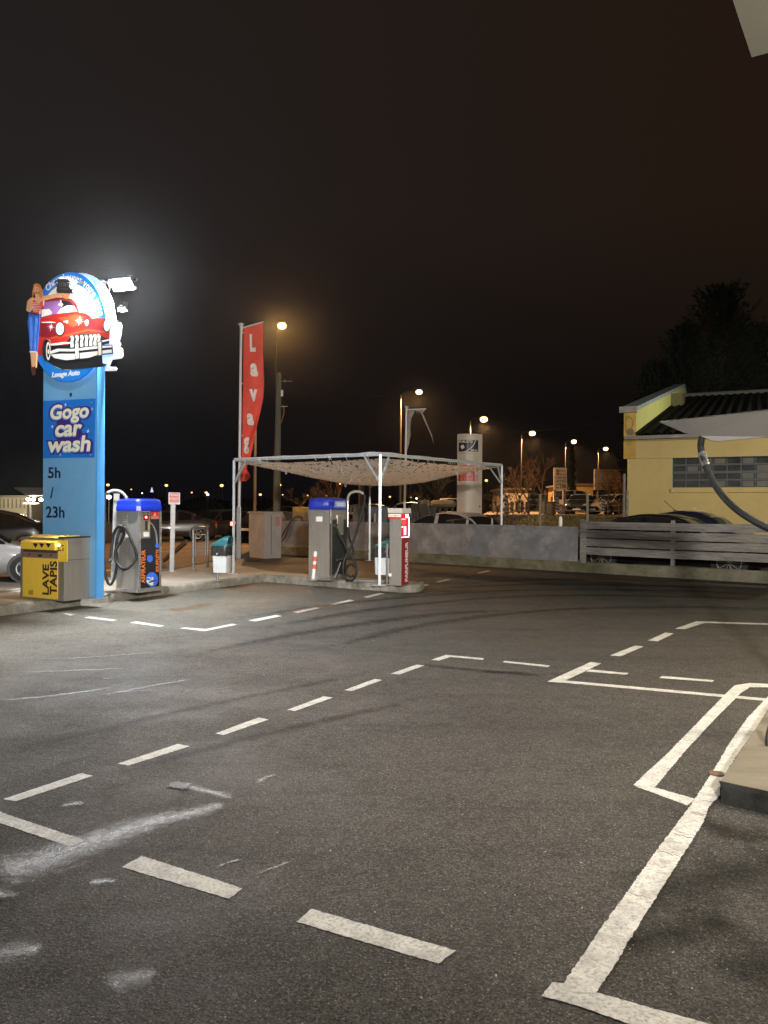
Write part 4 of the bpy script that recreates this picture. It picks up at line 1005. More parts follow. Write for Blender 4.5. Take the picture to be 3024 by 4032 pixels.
bm = BM(); fq.box(bm, 556, 925, 712, 1945, 0.0, 0.006); lowp = obj('front_panel', bm, darkred, per, world_space=True)
bm = BM(); fq.V(bm, "PARFUMEUR", 632, 1012, 692, 1880, 0.0062, bold=0.035); kid('lettering', bm, mat('silver print', (0.62, 0.6, 0.6), 0.4, 0.1), lowp)
bm = BM(); fq.box(bm, 552, 412, 718, 905, 0.0, 0.006)
lit = obj('lit_panel', bm, emis('lit red panel', (0.75, 0.03, 0.03), 0.42), per, world_space=True)
bm = BM(); fq.box(bm, 640, 415, 700, 490, 0.0065, 0.008); fq.box(bm, 704, 470, 718, 905, 0.0065, 0.008); fq.box(bm, 555, 516, 640, 522, 0.0065, 0.008); fq.poly(bm, pell(570, 690, 12, 16, 12), 0.0065, 0.008); fq.box(bm, 556, 905, 712, 918, 0.0065, 0.010)
for k in range(7): fq.poly(bm, pell(640, 690 + k * 27, 10, 11, 10), 0.0065, 0.009)
kid('panel_graphics', bm, emis('lit white', (1, 0.86, 0.9), 1.6), lit)
bm = BM(); fq.box(bm, 595, 680, 626, 870, 0.0065, 0.0075); kid('panel_graphics', bm, emis('lit blue', (0.08, 0.08, 1.0), 1.3), lit)
bm = BM(); fq.poly(bm, [(560, 530), (640, 525), (650, 600), (620, 670), (580, 660), (560, 610)], 0.0065, 0.0075); kid('panel_graphics', bm, emis('lit bright red', (1.0, 0.05, 0.04), 0.75), lit)
bm = BM()
for k in range(7): fq.poly(bm, pell(611, 690 + k * 27, 7, 8, 8), 0.008, 0.0095)
kid('panel_graphics', bm, emis('lit pale blue', (0.6, 0.65, 1.0), 2.0), lit)
# side face (towards us)
sq = PF(cQ, -fq.n * -1 if False else fq.n, Vector((0, 0, 1)), (1480, 1950), 5.53)
sq.r = fq.n.copy(); sq.n = sq.r.cross(sq.u)
bm = BM(); sq.box(bm, 274, 412, 540, 470, 0.0, 0.006); side = obj('side_sign', bm, emis('lit pink', (1.0, 0.55, 0.5), 0.8), per, world_space=True)
bm = BM(); sq.T(bm, "PARFUMEUR", 280, 425, 525, 462, 0.0062, bold=0.01); kid('lettering', bm, emis('lit red letters', (0.8, 0.04, 0.04), 0.6), side)
bm = BM(); sq.box(bm, 272, 474, 542, 512, 0.0, 0.005); obj('side_stripe', bm, redp, per, world_space=True)
bm = BM(); sq.box(bm, 278, 1700, 343, 1766, 0.0, 0.004); obj('sticker', bm, white, per, world_space=True)
bm = BM(); 
for k in range(7): sq.box(bm, 360, 538 + k * 14, 412, 543 + k * 14, 0.0, 0.008)
obj('louvre', bm, steel_b, per, world_space=True)
bm = BM(); tube(bm, spline([fq(Wq + 0.01, 0.10, -0.1), fq(Wq + 0.05, 0.06, -0.08), fq(Wq + 0.06, 0.01, -0.06)], 5), 0.008, 8); obj('cable', bm, rubber, per, world_space=True)
# ------------------------------------------------------------------ litter bins
teal = mat('teal plastic', (0.02, 0.115, 0.135), 0.35, 0, 0.15, 5, rvar=0.06)
bagm = mat('black bag', (0.03, 0.03, 0.033), 0.22, 0, 0.3, 12, 0.6, 18)
binm = mat('grey white bucket', (0.52, 0.54, 0.56), 0.4, 0, 0.08, 5)
def litter_bin(loc, rz, label, postxy, teal=teal):
    o = empty('litter_bin', loc, rz, label, 'bin', 'litter bins on the island')
    W_, D_ = 0.34, 0.28
    def ring(bm, z_, k, n_=24, wob=0.0, ex=4.0):
        out = []
        for j in range(n_):
            t_ = 2 * math.pi * j / n_; c_, s_ = math.cos(t_), math.sin(t_); q = (abs(c_) ** ex + abs(s_) ** ex) ** (-1 / ex)
            w_ = 1 + wob * math.sin(j * 2.7 + z_ * 40) + wob * 0.7 * math.sin(j * 5.1)
            out.append(bm.verts.new((W_ / 2 * k * c_ * q * w_, D_ / 2 * k * s_ * q * w_, z_ + wob * 0.12 * math.sin(j * 1.7))))
        return out
    def loft(bm, spec):
        rs = [ring(bm, *s_) for s_ in spec]
        for a, b in zip(rs, rs[1:]):
            for j in range(24): bm.faces.new((a[j], a[(j + 1) % 24], b[(j + 1) % 24], b[j]))
        return rs
    bm = BM(); r_ = loft(bm, [(0.17, 0.80), (0.175, 0.88), (0.20, 0.90), (0.62, 1.0)]); bm.faces.new(r_[0][::-1]); obj('bucket', bm, binm, o, smooth=True)
    bm = BM(); loft(bm, [(0.50, 1.03, 24, 0.07), (0.545, 1.10, 24, 0.08), (0.60, 1.08, 24, 0.06), (0.65, 1.12, 24, 0.05), (0.70, 1.08, 24, 0.02)]); obj('bin_bag', bm, bagm, o, smooth=True, sharp=60)
    bm = BM()      # lid: rim and a hood open at one side
    r_ = loft(bm, [(0.695, 1.14), (0.735, 1.14), (0.74, 1.06)]); obj('rim', bm, teal, o, smooth=True)
    bm = BM(); rows = []
    for i in range(13):
        t_ = i / 12; x_ = -W_ / 2 * 1.06 + W_ * 1.04 * t_; h_ = 0.15 * math.sin(min(1, t_ * 1.15) * math.pi / 2) ** 1.1; row = []
        for k in range(13):
            a_ = math.pi * k / 12; row.append(bm.verts.new((x_ + 0.02 * math.sin(a_), math.cos(a_) * D_ / 2 * 1.03, 0.738 + h_ * math.sin(a_) ** 0.7)))
        rows.append(row)
    for a, b in zip(rows, rows[1:]):
        for k in range(12): bm.faces.new((a[k], a[k + 1], b[k + 1], b[k]))
    obj('lid', bm, teal, o, smooth=True, sharp=60)
    bm = BM(); poly(bm, Fr((W_ * 0.47, 0, 0.738), (0, 1, 0), (0, 0, 1)), ell(0, 0, D_ / 2 * 0.96, 0.135, 14, 0, math.pi), -0.02, -0.015); obj('opening', bm, blackp, o)
    bm = BM(); cyl(bm, (postxy[0], postxy[1], 0), (postxy[0], postxy[1], postxy[2]), 0.022, 12); box(bm, (postxy[0], postxy[1], 0.006), (0.16, 0.12, 0.012))
    if postxy[2] > 0.5:
        for z_ in (0.45, 0.62): box(bm, (postxy[0] * 0.85, postxy[1] * 0.85, z_), (0.05, 0.05, 0.02), 0.004)
    obj('post', bm, galv, o); return o
litter_bin(P(853, 2288, 15.0) * 1.0 - Vector((-0.1, 0, 0)) + Vector((0, 0, IZ - P(853, 2288, 15.0).z)), R(-12), 'light grey litter bin with teal hood and torn black bag beside the hoop', (-0.09, 0.0, 0.2))
litter_bin(Vector((0.0, 14.75, IZ)), R(-15), 'litter bin with dark green hood half hidden behind the canopy post', (0.12, -0.20, 0.78), mat('dark green plastic', (0.008, 0.06, 0.052), 0.35, 0, 0.15, 5))

# ------------------------------------------------------------------ posts, hoop, sign, bollards
p = G(678, 2251, IZ); o = empty('sign_post', p, R(20), 'square steel post carrying a small red and white notice', 'sign post')
bm = BM(); box(bm, (0, 0, 0.76), (0.105, 0.105, 1.52), 0.01, ry=R(1.0)); box(bm, (0, 0, 0.006), (0.17, 0.17, 0.012)); obj('post', bm, galv, o)
bm = BM(); box(bm, (0.03, -0.085, 1.63), (0.245, 0.006, 0.26)); box(bm, (0.03, -0.07, 1.55), (0.06, 0.03, 0.03)); sgn = obj('notice', bm, white, o)
fr_ = Fr((0.03, -0.0885, 1.63), (1, 0, 0), (0, 0, 1)); bm = BM()
for (y0_, y1_) in ((0.035, 0.115), (-0.045, 0.03), (-0.09, -0.05)): poly(bm, fr_, [(-0.105, y0_), (0.105, y0_), (0.105, y1_), (-0.105, y1_)], 0, 0.001)
b_ = obj('notice_stripe', bm, redp, None); b_.parent = sgn
bm = BM(); text(bm, "DECHARGE", fr_, -0.095, 0.05, 0.095, 0.10, 0.0012, bold=0.02, thick=0.001); text(bm, "INTERDITE", fr_, -0.095, -0.03, 0.095, 0.018, 0.0012, bold=0.02, thick=0.001); text(bm, "SOUS PEINE D'AMENDE", fr_, -0.095, -0.078, 0.095, -0.06, 0.0012, thick=0.001)
b_ = obj('lettering', bm, white, None); b_.parent = sgn
bm = BM(); text(bm, "ART. 635-8 CODE PENAL", fr_, -0.1, -0.118, 0.095, -0.102, 0.0012, thick=0.001); b_ = obj('lettering', bm, inkblack, None); b_.parent = sgn
p = G(449, 2282, IZ); o = empty('steel_post', p, R(15), 'plain square steel post standing behind the black fronted vacuum machine', 'post')
bm = BM(); box(bm, (0.02, 0, 0.85), (0.115, 0.115, 1.70), 0.01, ry=R(1.6)); obj('shaft', bm, galv, o)
bm = BM(); box(bm, (0, 0, 0.006), (0.2, 0.2, 0.012)); obj('foot', bm, galv, o)
h0, h1 = G(760, 2245, IZ), G(817, 2236, IZ)
o = empty('steel_hoop', (h0 + h1) / 2, 0, 'tubular steel hoop with a hanging mesh insert', 'hoop barrier')
bm = BM(); q = (h1 - h0); zt_ = 0.965; rr = 0.12; qd = q.normalized(); Lq = q.length
ptsq = [h0, h0 + Vector((0, 0, zt_ - rr))] + [h0 + qd * (rr - rr * math.cos(a)) + Vector((0, 0, zt_ - rr + rr * math.sin(a))) for a in (0.4, 0.8, 1.2, 1.57)]
ptsq += [h1 - qd * (rr - rr * math.cos(a)) + Vector((0, 0, zt_ - rr + rr * math.sin(a))) for a in (1.57, 1.2, 0.8, 0.4)] + [h1 + Vector((0, 0, zt_ - rr)), h1]
tube(bm, ptsq, 0.029, 12)
obj('tube', bm, galv, o, smooth=True, world_space=True)
bm = BM()
for s_ in (h0, h1): box(bm, s_ + Vector((0, 0, 0.006)), (0.14, 0.14, 0.012))
obj('foot', bm, galv, o, world_space=True)
bm = BM(); i0, i1 = h0 + qd * 0.10, h1 - qd * 0.10
tube(bm, [i0 + Vector((0, 0, 0.3)), i0 + Vector((0, 0, 0.80)), i1 + Vector((0, 0, 0.80)), i1 + Vector((0, 0, 0.3))], 0.014, 8)
for k in range(1, 20): a_ = i0.lerp(i1, k / 20); cyl(bm, a_ + Vector((0, 0, 0.3)), a_ + Vector((0, 0, 0.62)), 0.002, 4)
for k in range(14): cyl(bm, i0 + Vector((0, 0, 0.32 + 0.023 * k)), i1 + Vector((0, 0, 0.32 + 0.023 * k)), 0.002, 4)
obj('mesh_insert', bm, galv, o, world_space=True)
# red and white marker on the finger
p0, p1 = G(1233, 2284, IZ), None
o = empty('marker_post', p0, 0, 'short white post with two orange bands in front of the plain vacuum machine', 'bollard')
tp = Vector((0.045, 0, 0.56))
bm = BM(); tube(bm, [(0, 0, 0), tp, tp + Vector((0.001, 0, 0.012)), tp + Vector((0.002, 0, 0.018))], [0.034, 0.031, 0.024, 0.008], 16); obj('shaft', bm, white, o, smooth=True)
om = mat('orange band', (0.75, 0.10, 0.03), 0.4, 0, 0.1, 5)
for z_ in (0.425, 0.27): bm = BM(); cyl(bm, tp * (z_ / 0.56 - 0.08), tp * (z_ / 0.56 + 0.08) * 1.0, 0.0345, 16); obj('band', bm, om, o, smooth=True)
bm = BM(); box(bm, (0, 0, 0.006), (0.17, 0.15, 0.012)); tube(bm, [(0.0, 0, 0.0), (0.0, 0, 0.03)], 0.05, 12); obj('foot', bm, galv, o)
# steel channel and cable lying on the pavement
a, b = G(395, 2331, IZ + 0.02), G(480, 2325, IZ + 0.02); bm = BM(); d = b - a
box(bm, (a + b) / 2, (d.length, 0.05, 0.03), 0.004, rz=math.atan2(d.y, d.x)); setp(obj('cable_duct', bm, galv), 'steel cable duct on the pavement between the pylon and the vacuum machine', 'duct')
bm = BM(); tube(bm, spline([G(450, 2330, IZ + 0.012), G(420, 2345, IZ + 0.012), G(385, 2352, IZ + 0.012)], 6), 0.009, 6); setp(obj('cable', bm, rubber), 'thin black cable curving over the pavement to the pylon foot', 'cable')
a, b = G(1392, 2286, IZ + 0.02), G(1530, 2290, IZ + 0.02); bm = BM(); d = b - a
box(bm, (a + b) / 2, (d.length, 0.05, 0.03), 0.004, rz=math.atan2(d.y, d.x)); setp(obj('cable_duct', bm, galv), 'steel cable duct along the finger between the coil of hose and the dispenser', 'duct')

# leaning rail and red thing behind the first vacuum
a, b = G(640, 2215, 0.05), P(728, 2142, 18.6)
bm = BM(); d = b - a; prism(bm, [a, a + Vector((0.05, 0.05, 0)), a + Vector((0.05, 0.05, 0.1)), a + Vector((0, 0, 0.1))], d)
setp(obj('sloping_rail', bm, mat('brown rail', (0.12, 0.075, 0.05), 0.6, 0.3, 0.2, 5)), 'brown rail sloping up behind the notice post', 'rail')
pw = [Vector((-5.4, 18.8, 0.0)), Vector((-4.3, 22.9, 0.0)), Vector((-4.0, 22.9, 0.0)), Vector((-4.5, 19.5, 0.0))]
bm = BM(); vs = [bm.verts.new(pw[0]), bm.verts.new(pw[3]), bm.verts.new(pw[2] + Vector((0, 0, 0.28))), bm.verts.new(pw[1] + Vector((0, 0, 0.28)))]
bm.faces.new(vs); vb = [bm.verts.new(pw[0] - Vector((0, 0, .02))), bm.verts.new(pw[3] - Vector((0, 0, .02))), bm.verts.new(pw[2] - Vector((0, 0, .02))), bm.verts.new(pw[1] - Vector((0, 0, .02)))]
for i in range(4): bm.faces.new((vs[i], vs[(i + 1) % 4], vb[(i + 1) % 4], vb[i]))
setp(obj('ramp', bm, roadm), 'small tarmac ramp behind the island', kind='structure')

# ------------------------------------------------------------------ masonry cabinet and things behind the wall on the left
c1 = G(1041, 2200, 0); o = empty('masonry_kiosk', c1, R(-52), 'small rendered masonry cabinet in front of the utility pole', 'cabinet')
w1, d1, hh1 = 1.02, 0.60, ZH(1041, 2016, c1.y)
render_m = mat('rendered wall', (0.34, 0.30, 0.27), 0.85, 0, 0.16, 1.8, 0.3, 30, dirt=(0.17, 0.15, 0.14), dscale=1.2, damt=0.5)
bm = BM(); box(bm, (-w1 / 2, d1 / 2, (hh1 - 0.05) / 2), (w1, d1, hh1 - 0.05), 0.004); obj('body', bm, render_m, o)
bm = BM(); box(bm, (-w1 / 2, d1 / 2, hh1 - 0.02), (w1 + 0.06, d1 + 0.06, 0.06), 0.008); obj('coping', bm, concrete, o)
bm = BM(); box(bm, (0.004, d1 - 0.13, hh1 - 0.30), (0.008, 0.17, 0.30)); nt = obj('notice', bm, mat('faded pink notice', (0.42, 0.20, 0.22), 0.6), o)
fr_ = Fr((0.009, d1 - 0.13, hh1 - 0.30), (0, 1, 0), (0, 0, 1)); bm = BM()
for i, w_ in enumerate(("DEFENSE", "D'ENTRER", "DANGER", "DE MORT")): text(bm, w_, fr_, -0.07, 0.09 - i * 0.065, 0.07, 0.13 - i * 0.065, 0.001, thick=0.001)
b_ = obj('lettering', bm, mat('faded red print', (0.40, 0.08, 0.10), 0.6), None); b_.parent = nt
bm = BM(); box(bm, (0.003, 0.24, hh1 / 2), (0.006, 0.012, hh1 - 0.2)); obj('joint', bm, blackp, o)
# hose and pipe over the wall beside the kiosk
bm = BM(); tube(bm, spline([on_wall(1105, 0.55, 0.05), on_wall(1128, 0.9, 0.06), on_wall(1148, 1.16, 0.03), on_wall(1170, 1.3, -0.05), on_wall(1188, 1.26, -0.05), on_wall(1190, 1.17, -0.04)], 8), 0.03, 8)
tube(bm, spline([on_wall(1103, 0.38, 0.06), on_wall(1122, 0.6, 0.06), on_wall(1138, 0.95, 0.05), on_wall(1147, 1.15, 0.03)], 8), 0.028, 8)
setp(obj('wall_hose', bm, mat('brown hose', (0.07, 0.04, 0.03), 0.6, 0, 0.2, 9), smooth=True), 'brown hose drooping over the wall beside the masonry cabinet', 'hose')
bm = BM(); a = on_wall(1152, 1.16, -0.35); b = on_wall(1199, 1.16, -0.35)
prism(bm, [a, b, b + Vector((0, 0, .44)), a + Vector((0, 0, .46))], wn_ * -0.5); setp(obj('yellow_crate', bm, mat('dirty yellow board', (0.34, 0.23, 0.05), 0.75, 0, 0.35, 4, dirt=(0.12, 0.08, 0.03), dscale=3, damt=0.6)), 'dirty yellow crate standing behind the wall', 'crate')
o = empty('wire_mesh_fence', on_wall(1150, 0, -0.12), 0, 'chain link fence between the kiosk and the plain vacuum machine', 'fence')
bm = BM(); a, b = on_wall(1108, 1.15, -0.12), on_wall(1330, 1.15, -0.12); Ln = (b - a).length; n_ = int(Ln / 0.06)
for k in range(-5, n_):
    for s_ in (1, -1):
        x0_, x1_ = (k * 0.06, k * 0.06 + 0.30) if s_ == 1 else (k * 0.06 + 0.30, k * 0.06)
        t0_, t1_ = 0.0, 0.30
        p_ = a + wd * x0_ + Vector((0, 0, 0)); q_ = a + wd * x1_ + Vector((0, 0, 0.30))
        if min(x0_, x1_) < 0 or max(x0_, x1_) > Ln: continue
        tube(bm, [p_, q_], 0.004, 4, caps=False)
obj('mesh', bm, galv, o, world_space=True)
for px in (1110, 1216):
    bm = BM(); p_ = on_wall(px, 0.1, -0.16); cyl(bm, p_, p_ + Vector((0, 0, 1.36)), 0.028, 8); obj('post', bm, mat('old timber', (0.30, 0.24, 0.15), 0.8, 0, 0.3, 5), o, world_space=True)
box_m = mat('dark blue bin plastic', (0.02, 0.03, 0.045), 0.5, 0, 0.25, 3); gry = mat('grey crate', (0.10, 0.09, 0.085), 0.7, 0, 0.25, 3)
for (x0_, x1_, yt, d_, m_, lab, cat, nm) in ((1393, 1438, 1995, 26.3, gry, 'plain grey box behind the wall at the left of the dark blue container', 'box', 'storage_box'), (1444, 1530, 1997, 26.0, box_m, 'dark blue container behind the wall, seen past the canopy post', 'container', 'waste_container'),
                                    (1200, 1216, 2004, 27.0, box_m, 'dark box behind the chain link fence beside the yellow crate', 'box', 'storage_box')):
    a, b = P(x0_, 2060, d_), P(x1_, 2060, d_ - 0.4); zt_ = ZH((x0_ + x1_) / 2, yt, d_)
    o = empty(nm, ((a.x + b.x) / 2, d_, 0.0), 0, lab, cat); w_ = b.x - a.x
    bm = BM(); box(bm, (0, 0.4, zt_ / 2), (w_, 0.8, zt_ - 0.02), 0.015, rz=-0.1); obj('body', bm, m_, o)
    bm = BM(); box(bm, (0, 0.4, zt_), (w_ + 0.04, 0.84, 0.045), 0.012, rz=-0.1); obj('lid', bm, m_, o)
    if w_ > 0.5:
        bm = BM(); 
        for k in range(4): box(bm, (-w_ / 2 + w_ * (k + 0.8) / 4.6, -0.03 , zt_ / 2), (0.02, 0.03, zt_ - 0.1))
        obj('rib', bm, m_, o)
# palisade of upright boards beside the dispenser
o = empty('board_pile', P(1640, 2060, 25.0).xy.to_3d(), 0, 'dark upright boards leaning behind the wall beside the dispenser', 'boards')
bm = BM()
for k in range(9):
    x_ = P(1612 + k * 12, 2060, 25.0 - k * 0.1); ht = ZH(1650, 1975 + abs(k - 3) * 4 + random.uniform(-4, 6), 25)
    box(bm, (x_.x, x_.y, ht / 2), (0.085, 0.03, ht), rz=-0.4 + random.uniform(-.2, .2), ry=random.uniform(-0.02, 0.05))
obj('planks', bm, mat('dark timber', (0.035, 0.03, 0.025), 0.8, 0, 0.4, 4), o, world_space=True)
o = empty('draped_sheet', P(1675, 2060, 26.5).xy.to_3d(), 0, 'tan sheet draped over a rack behind the wall beside the pickup', 'sheet')
bm = BM(); rows = []
for i in range(9):
    row = []
    for k in range(7):
        px = 1648 + 42 * i / 8 + (k - 3) * 0; x_ = P(px, 2000, 26.5); row.append(bm.verts.new((x_.x, 26.5 + 0.06 * math.sin(i * 1.9) , ZH(1660, 1968 + 13 * k + 3 * math.sin(i), 26.5))))
    rows.append(row)
for a, b in zip(rows, rows[1:]):
    for k in range(6): bm.faces.new((a[k], a[k + 1], b[k + 1], b[k]))
obj('cloth', bm, mat('tan tarpaulin', (0.20, 0.15, 0.085), 0.8, 0, 0.25, 4), o, smooth=True, world_space=True)
bm = BM()
for px in (1650, 1688): a = P(px, 2060, 26.6); cyl(bm, (a.x, a.y, 0), (a.x, a.y, 1.85), 0.02, 6)
cyl(bm, (P(1648, 2000, 26.6).x, 26.6, 1.86), (P(1692, 2000, 26.6).x, 26.6, 1.86), 0.02, 6); obj('rack', bm, galv, o, world_space=True)
for (px, py0, py1, d_, r_, m_, lab) in ((1476, 2020, 2058, 23.8, 0.035, 'old timber', 'short pale stake behind the wall near the canopy back post'),
                                 (2207, 2033, 2080, 22.5, 0.05, 'white paint', 'short white post behind the wall in front of the grass bank'),
                                 (1937, 2040, 2078, 21.9, 0.03, 'galvanised steel', 'thin steel stake behind the wall beside the silver car')):
    a = P(px, py1, d_); b = ZH(px, py0, d_); o = empty('stake', (a.x, d_, 0), 0, lab, 'post')
    bm = BM(); tube(bm, [(0, 0, 0), (0, 0, b * 0.96), (0, 0, b)], [r_, r_, r_ * 0.5], 10); obj('shaft', bm, MATS[m_], o, smooth=True)

# ------------------------------------------------------------------ canopy with camouflage net
cF_, cL_, cR_ = Vector((-0.075, 14.42, 0)), Vector((-3.25, 16.65, 0)), Vector((3.24, 21.2, 0)); cB_ = Vector((-0.43, 23.3, 0))
zc_ = {0: ZH(1503, 1790, cF_.y), 1: ZH(928, 1812, cL_.y), 2: ZH(1974, 1833, cR_.y)}
zz = [zc_[0], zc_[1], zc_[2], (zc_[1] + zc_[2]) / 2]
can = empty('net_canopy', (cF_ + cB_) / 2, 0, 'square tube canopy frame roofed with a sagging pale camouflage net', 'canopy')
tubew = 0.05
def bar(bm, a, b, w_=tubew, h_=None):
    a, b = Vector(a), Vector(b); d = b - a; q = d.to_track_quat('X', 'Z').to_matrix().to_4x4()
    M_ = Matrix.Translation((a + b) / 2) @ q @ Matrix.Diagonal((d.length, w_, h_ or w_, 1)); bmesh.ops.create_cube(bm, size=1, matrix=M_); return bm
white_steel = mat('zinc painted steel', (0.37, 0.40, 0.43), 0.4, 0.3, 0.12, 9, rvar=0.08, dirt=(0.35, 0.3, 0.24), dscale=6, damt=0.3)
for c_, z_, g0 in ((cF_, zz[0], IZ), (cL_, zz[1], IZ), (cR_, zz[2], 0.0), (cB_, zz[3], 0.0)):
    bm = BM(); bar(bm, c_ + Vector((0, 0, g0)), c_ + Vector((0, 0, z_))); obj('post', bm, white_steel, can, world_space=True)
    bm = BM(); box(bm, c_ + Vector((0, 0, g0 + 0.006)), (0.26, 0.16, 0.012)); obj('foot', bm, galv, can, world_space=True)
C4 = [cF_ + Vector((0, 0, zz[0])), cL_ + Vector((0, 0, zz[1])), cB_ + Vector((0, 0, zz[3])), cR_ + Vector((0, 0, zz[2]))]
for i in range(4):
    a, b = C4[i], C4[(i + 1) % 4]; d = (b - a).normalized(); bm = BM(); bar(bm, a + d * 0.032, b - d * 0.032); obj('rail', bm, white_steel, can, world_space=True)
    for p_, dd in ((a, d), (b, -d)):
        bm = BM(); bar(bm, p_ + dd * 0.36 - Vector((0, 0, 0.033)), p_ + dd * 0.033 - Vector((0, 0, 0.48)), 0.035); obj('brace', bm, white_steel, can, world_space=True)
netm = mat('pale camouflage net', (0.80, 0.84, 0.88), 0.75, 0, 0.5, 60)
def translucent(M_, f):
    n, l = M_.node_tree.nodes, M_.node_tree.links; b = n["Principled BSDF"]; t_ = n.new("ShaderNodeBsdfTranslucent"); m_ = n.new("ShaderNodeMixShader")
    t_.inputs[0].default_value = (0.88, 0.92, 0.96, 1); m_.inputs[0].default_value = f; l.new(b.outputs[0], m_.inputs[1]); l.new(t_.outputs[0], m_.inputs[2]); l.new(m_.outputs[0], n["Material Output"].inputs[0])
translucent(netm, 0.7)
def net_pt(u, v, k=1.0):
    a = C4[0].lerp(C4[1], u); b = C4[3].lerp(C4[2], u); p_ = a.lerp(b, v)
    s_ = (math.sin(math.pi * u) ** 0.75) * (math.sin(math.pi * v) ** 0.75); ed = 0.10 * (math.sin(math.pi * u) ** 2 + math.sin(math.pi * v) ** 2) * (1 if min(u, 1 - u, v, 1 - v) < 0.02 else 1)
    return p_ - Vector((0, 0, 0.05 + 0.47 * s_ + 0.02 * noise.noise(p_ * 1.4)))
bm = BM(); n_ = 96
random.seed(3)
grid = [[bm.verts.new(net_pt(0.012 + 0.976 * i / n_, 0.012 + 0.976 * j / n_) + Vector((0, 0, random.uniform(-0.006, 0.006)))) for j in range(n_ + 1)] for i in range(n_ + 1)]
for i in range(n_):
    for j in range(n_):
        u, v = i / n_, j / n_
        if noise.noise(Vector((u * 85, v * 85, 3))) > 0.30: continue
        if v < 0.015 and 0.05 < 0: continue
        bm.faces.new((grid[i][j], grid[i][j + 1], grid[i + 1][j + 1], grid[i + 1][j]))
for k in range(15000):     # cut leaf tabs of the net
    u, v = random.random(), random.random(); p_ = net_pt(0.01 + 0.98 * u, 0.01 + 0.98 * v)
    a_ = random.uniform(0, 6.28); s_ = random.uniform(0.014, 0.034); t_ = Vector((math.cos(a_), math.sin(a_), random.uniform(-1.3, 0.3))).normalized() * s_; w_ = Vector((-math.sin(a_), math.cos(a_), random.uniform(-.4, .4))) * s_ * 0.45
    bm.faces.new([bm.verts.new(q) for q in (p_, p_ + w_ + t_ * 0.5, p_ + t_, p_ - w_ + t_ * 0.5)])
obj('net', bm, netm, can, world_space=True)
bm = BM()
for k in range(26):       # ties and dangling strands
    e_ = random.choice((0, 3)); t_ = random.uniform(0.06, 0.94); a, b = (C4[0], C4[1]) if e_ == 0 else (C4[3], C4[0]); p_ = a.lerp(b, t_)
    tube(bm, [p_ + Vector((0.034, 0.034, 0.034)), p_ + Vector((-0.034, -0.036, 0.0)), p_ + Vector((0, 0, -0.07))], 0.006, 5)
for u, v, ln in ((0.05, 0.72, 0.14), (0.05, 0.60, 0.12), (0.06, 0.8, 0.10), (0.5, 0.06, 0.10), (0.32, 0.07, 0.14), (0.75, 0.10, 0.08), (0.1, 0.45, 0.1), (0.55, 0.3, .1), (0.3, 0.35, .08)):
    p_ = net_pt(u, v); tube(bm, spline([p_, p_ + Vector((0.01, 0, -ln)), p_ + Vector((0.03, 0, -ln - 0.01)), p_ + Vector((0.035, 0, -ln * 0.5))], 4), 0.006, 5)
obj('tie', bm, netm, can, world_space=True)
bm = BM()   # rolled net edge on the two near rails
for a, b in ((C4[0], C4[1]), (C4[0], C4[3])):
    n2 = 60; pts_ = []; rs = []
    for k in range(n2 + 1):
        t_ = k / n2; pts_.append(a.lerp(b, t_) + Vector((0.0, 0.0, 0.036 + 0.012 * noise.noise(Vector((t_ * 9, 1, 0)))))); rs.append(0.010 + 0.010 * max(0, noise.noise(Vector((t_ * 7, 5, 0)))) * 1.6)
    tube(bm, pts_, rs, 8)
obj('net_hem', bm, netm, can, smooth=True, world_space=True)

# ------------------------------------------------------------------ flags
flagred = mat('red flag cloth', (0.72, 0.065, 0.04), 0.7, 0, 0.14, 3)
poleW = mat('white mast', (0.62, 0.63, 0.66), 0.4, 0.1, 0.05, 4)
pb = G(940, 2213, 0.05); d_ = pb.y
o = empty('advertising_flag', pb, 0, 'tall red vertical flag lettered in white on a slim white mast', 'flag')
zt_ = ZH(945, 1280, d_) - 0.05
bm = BM(); tube(bm, [(0, 0, 0), (0.03, 0, zt_)], [0.045, 0.032], 14); obj('mast', bm, poleW, o, smooth=True)
bm = BM(); box(bm, (0, -0.01, 0.78), (0.12, 0.10, 1.55), 0.01); obj('sleeve', bm, galv, o)
bm = BM(); tube(bm, [(0.03, 0, zt_ - 0.06), (0.03, 0, zt_), (0.03, 0, zt_ + 0.03), (0.03, 0, zt_ + 0.06)], [0.04, 0.05, 0.09, 0.03], 14)
fx = lambda px: (P(px, 1400, d_).x - pb.x); fz = lambda py: ZH(1000, py, d_) - 0.05
tube(bm, [(0.03, 0, fz(1294)), (fx(960), -0.01, fz(1290)), (fx(1036), -0.02, fz(1268))], 0.022, 8); obj('top_arm', bm, poleW, o, smooth=True)
bm = BM()
for y_ in (1312, 1512, 1716): tube(bm, [(0.03, 0, fz(y_)), (fx(960), 0, fz(y_ - 3))], 0.014, 6)
obj('ring', bm, poleW, o)
edges = [(1288, 959, 1037), (1340, 959, 1036), (1400, 958, 1036), (1440, 958, 1039), (1500, 958, 1040), (1560, 958, 1037), (1620, 957, 1026), (1680, 957, 1014), (1720, 956, 1008), (1760, 955, 1002), (1800, 953, 992), (1830, 952, 978), (1850, 951, 976), (1868, 950, 986), (1880, 949, 988), (1896, 949, 970)]
def flag_y(t, s): return 0.10 * math.sin(t * 9 + s * 4.0) * min(1, t * 1.6) * (0.3 + s)
bm = BM(); rows = []; ne = 90; ns = 12
def edge_at(t):
    y_ = 1288 + (1896 - 1288) * t
    for a, b in zip(edges, edges[1:]):
        if a[0] <= y_ <= b[0]:
            k = (y_ - a[0]) / (b[0] - a[0]); return y_, a[1] + (b[1] - a[1]) * k, a[2] + (b[2] - a[2]) * k
    return edges[-1]
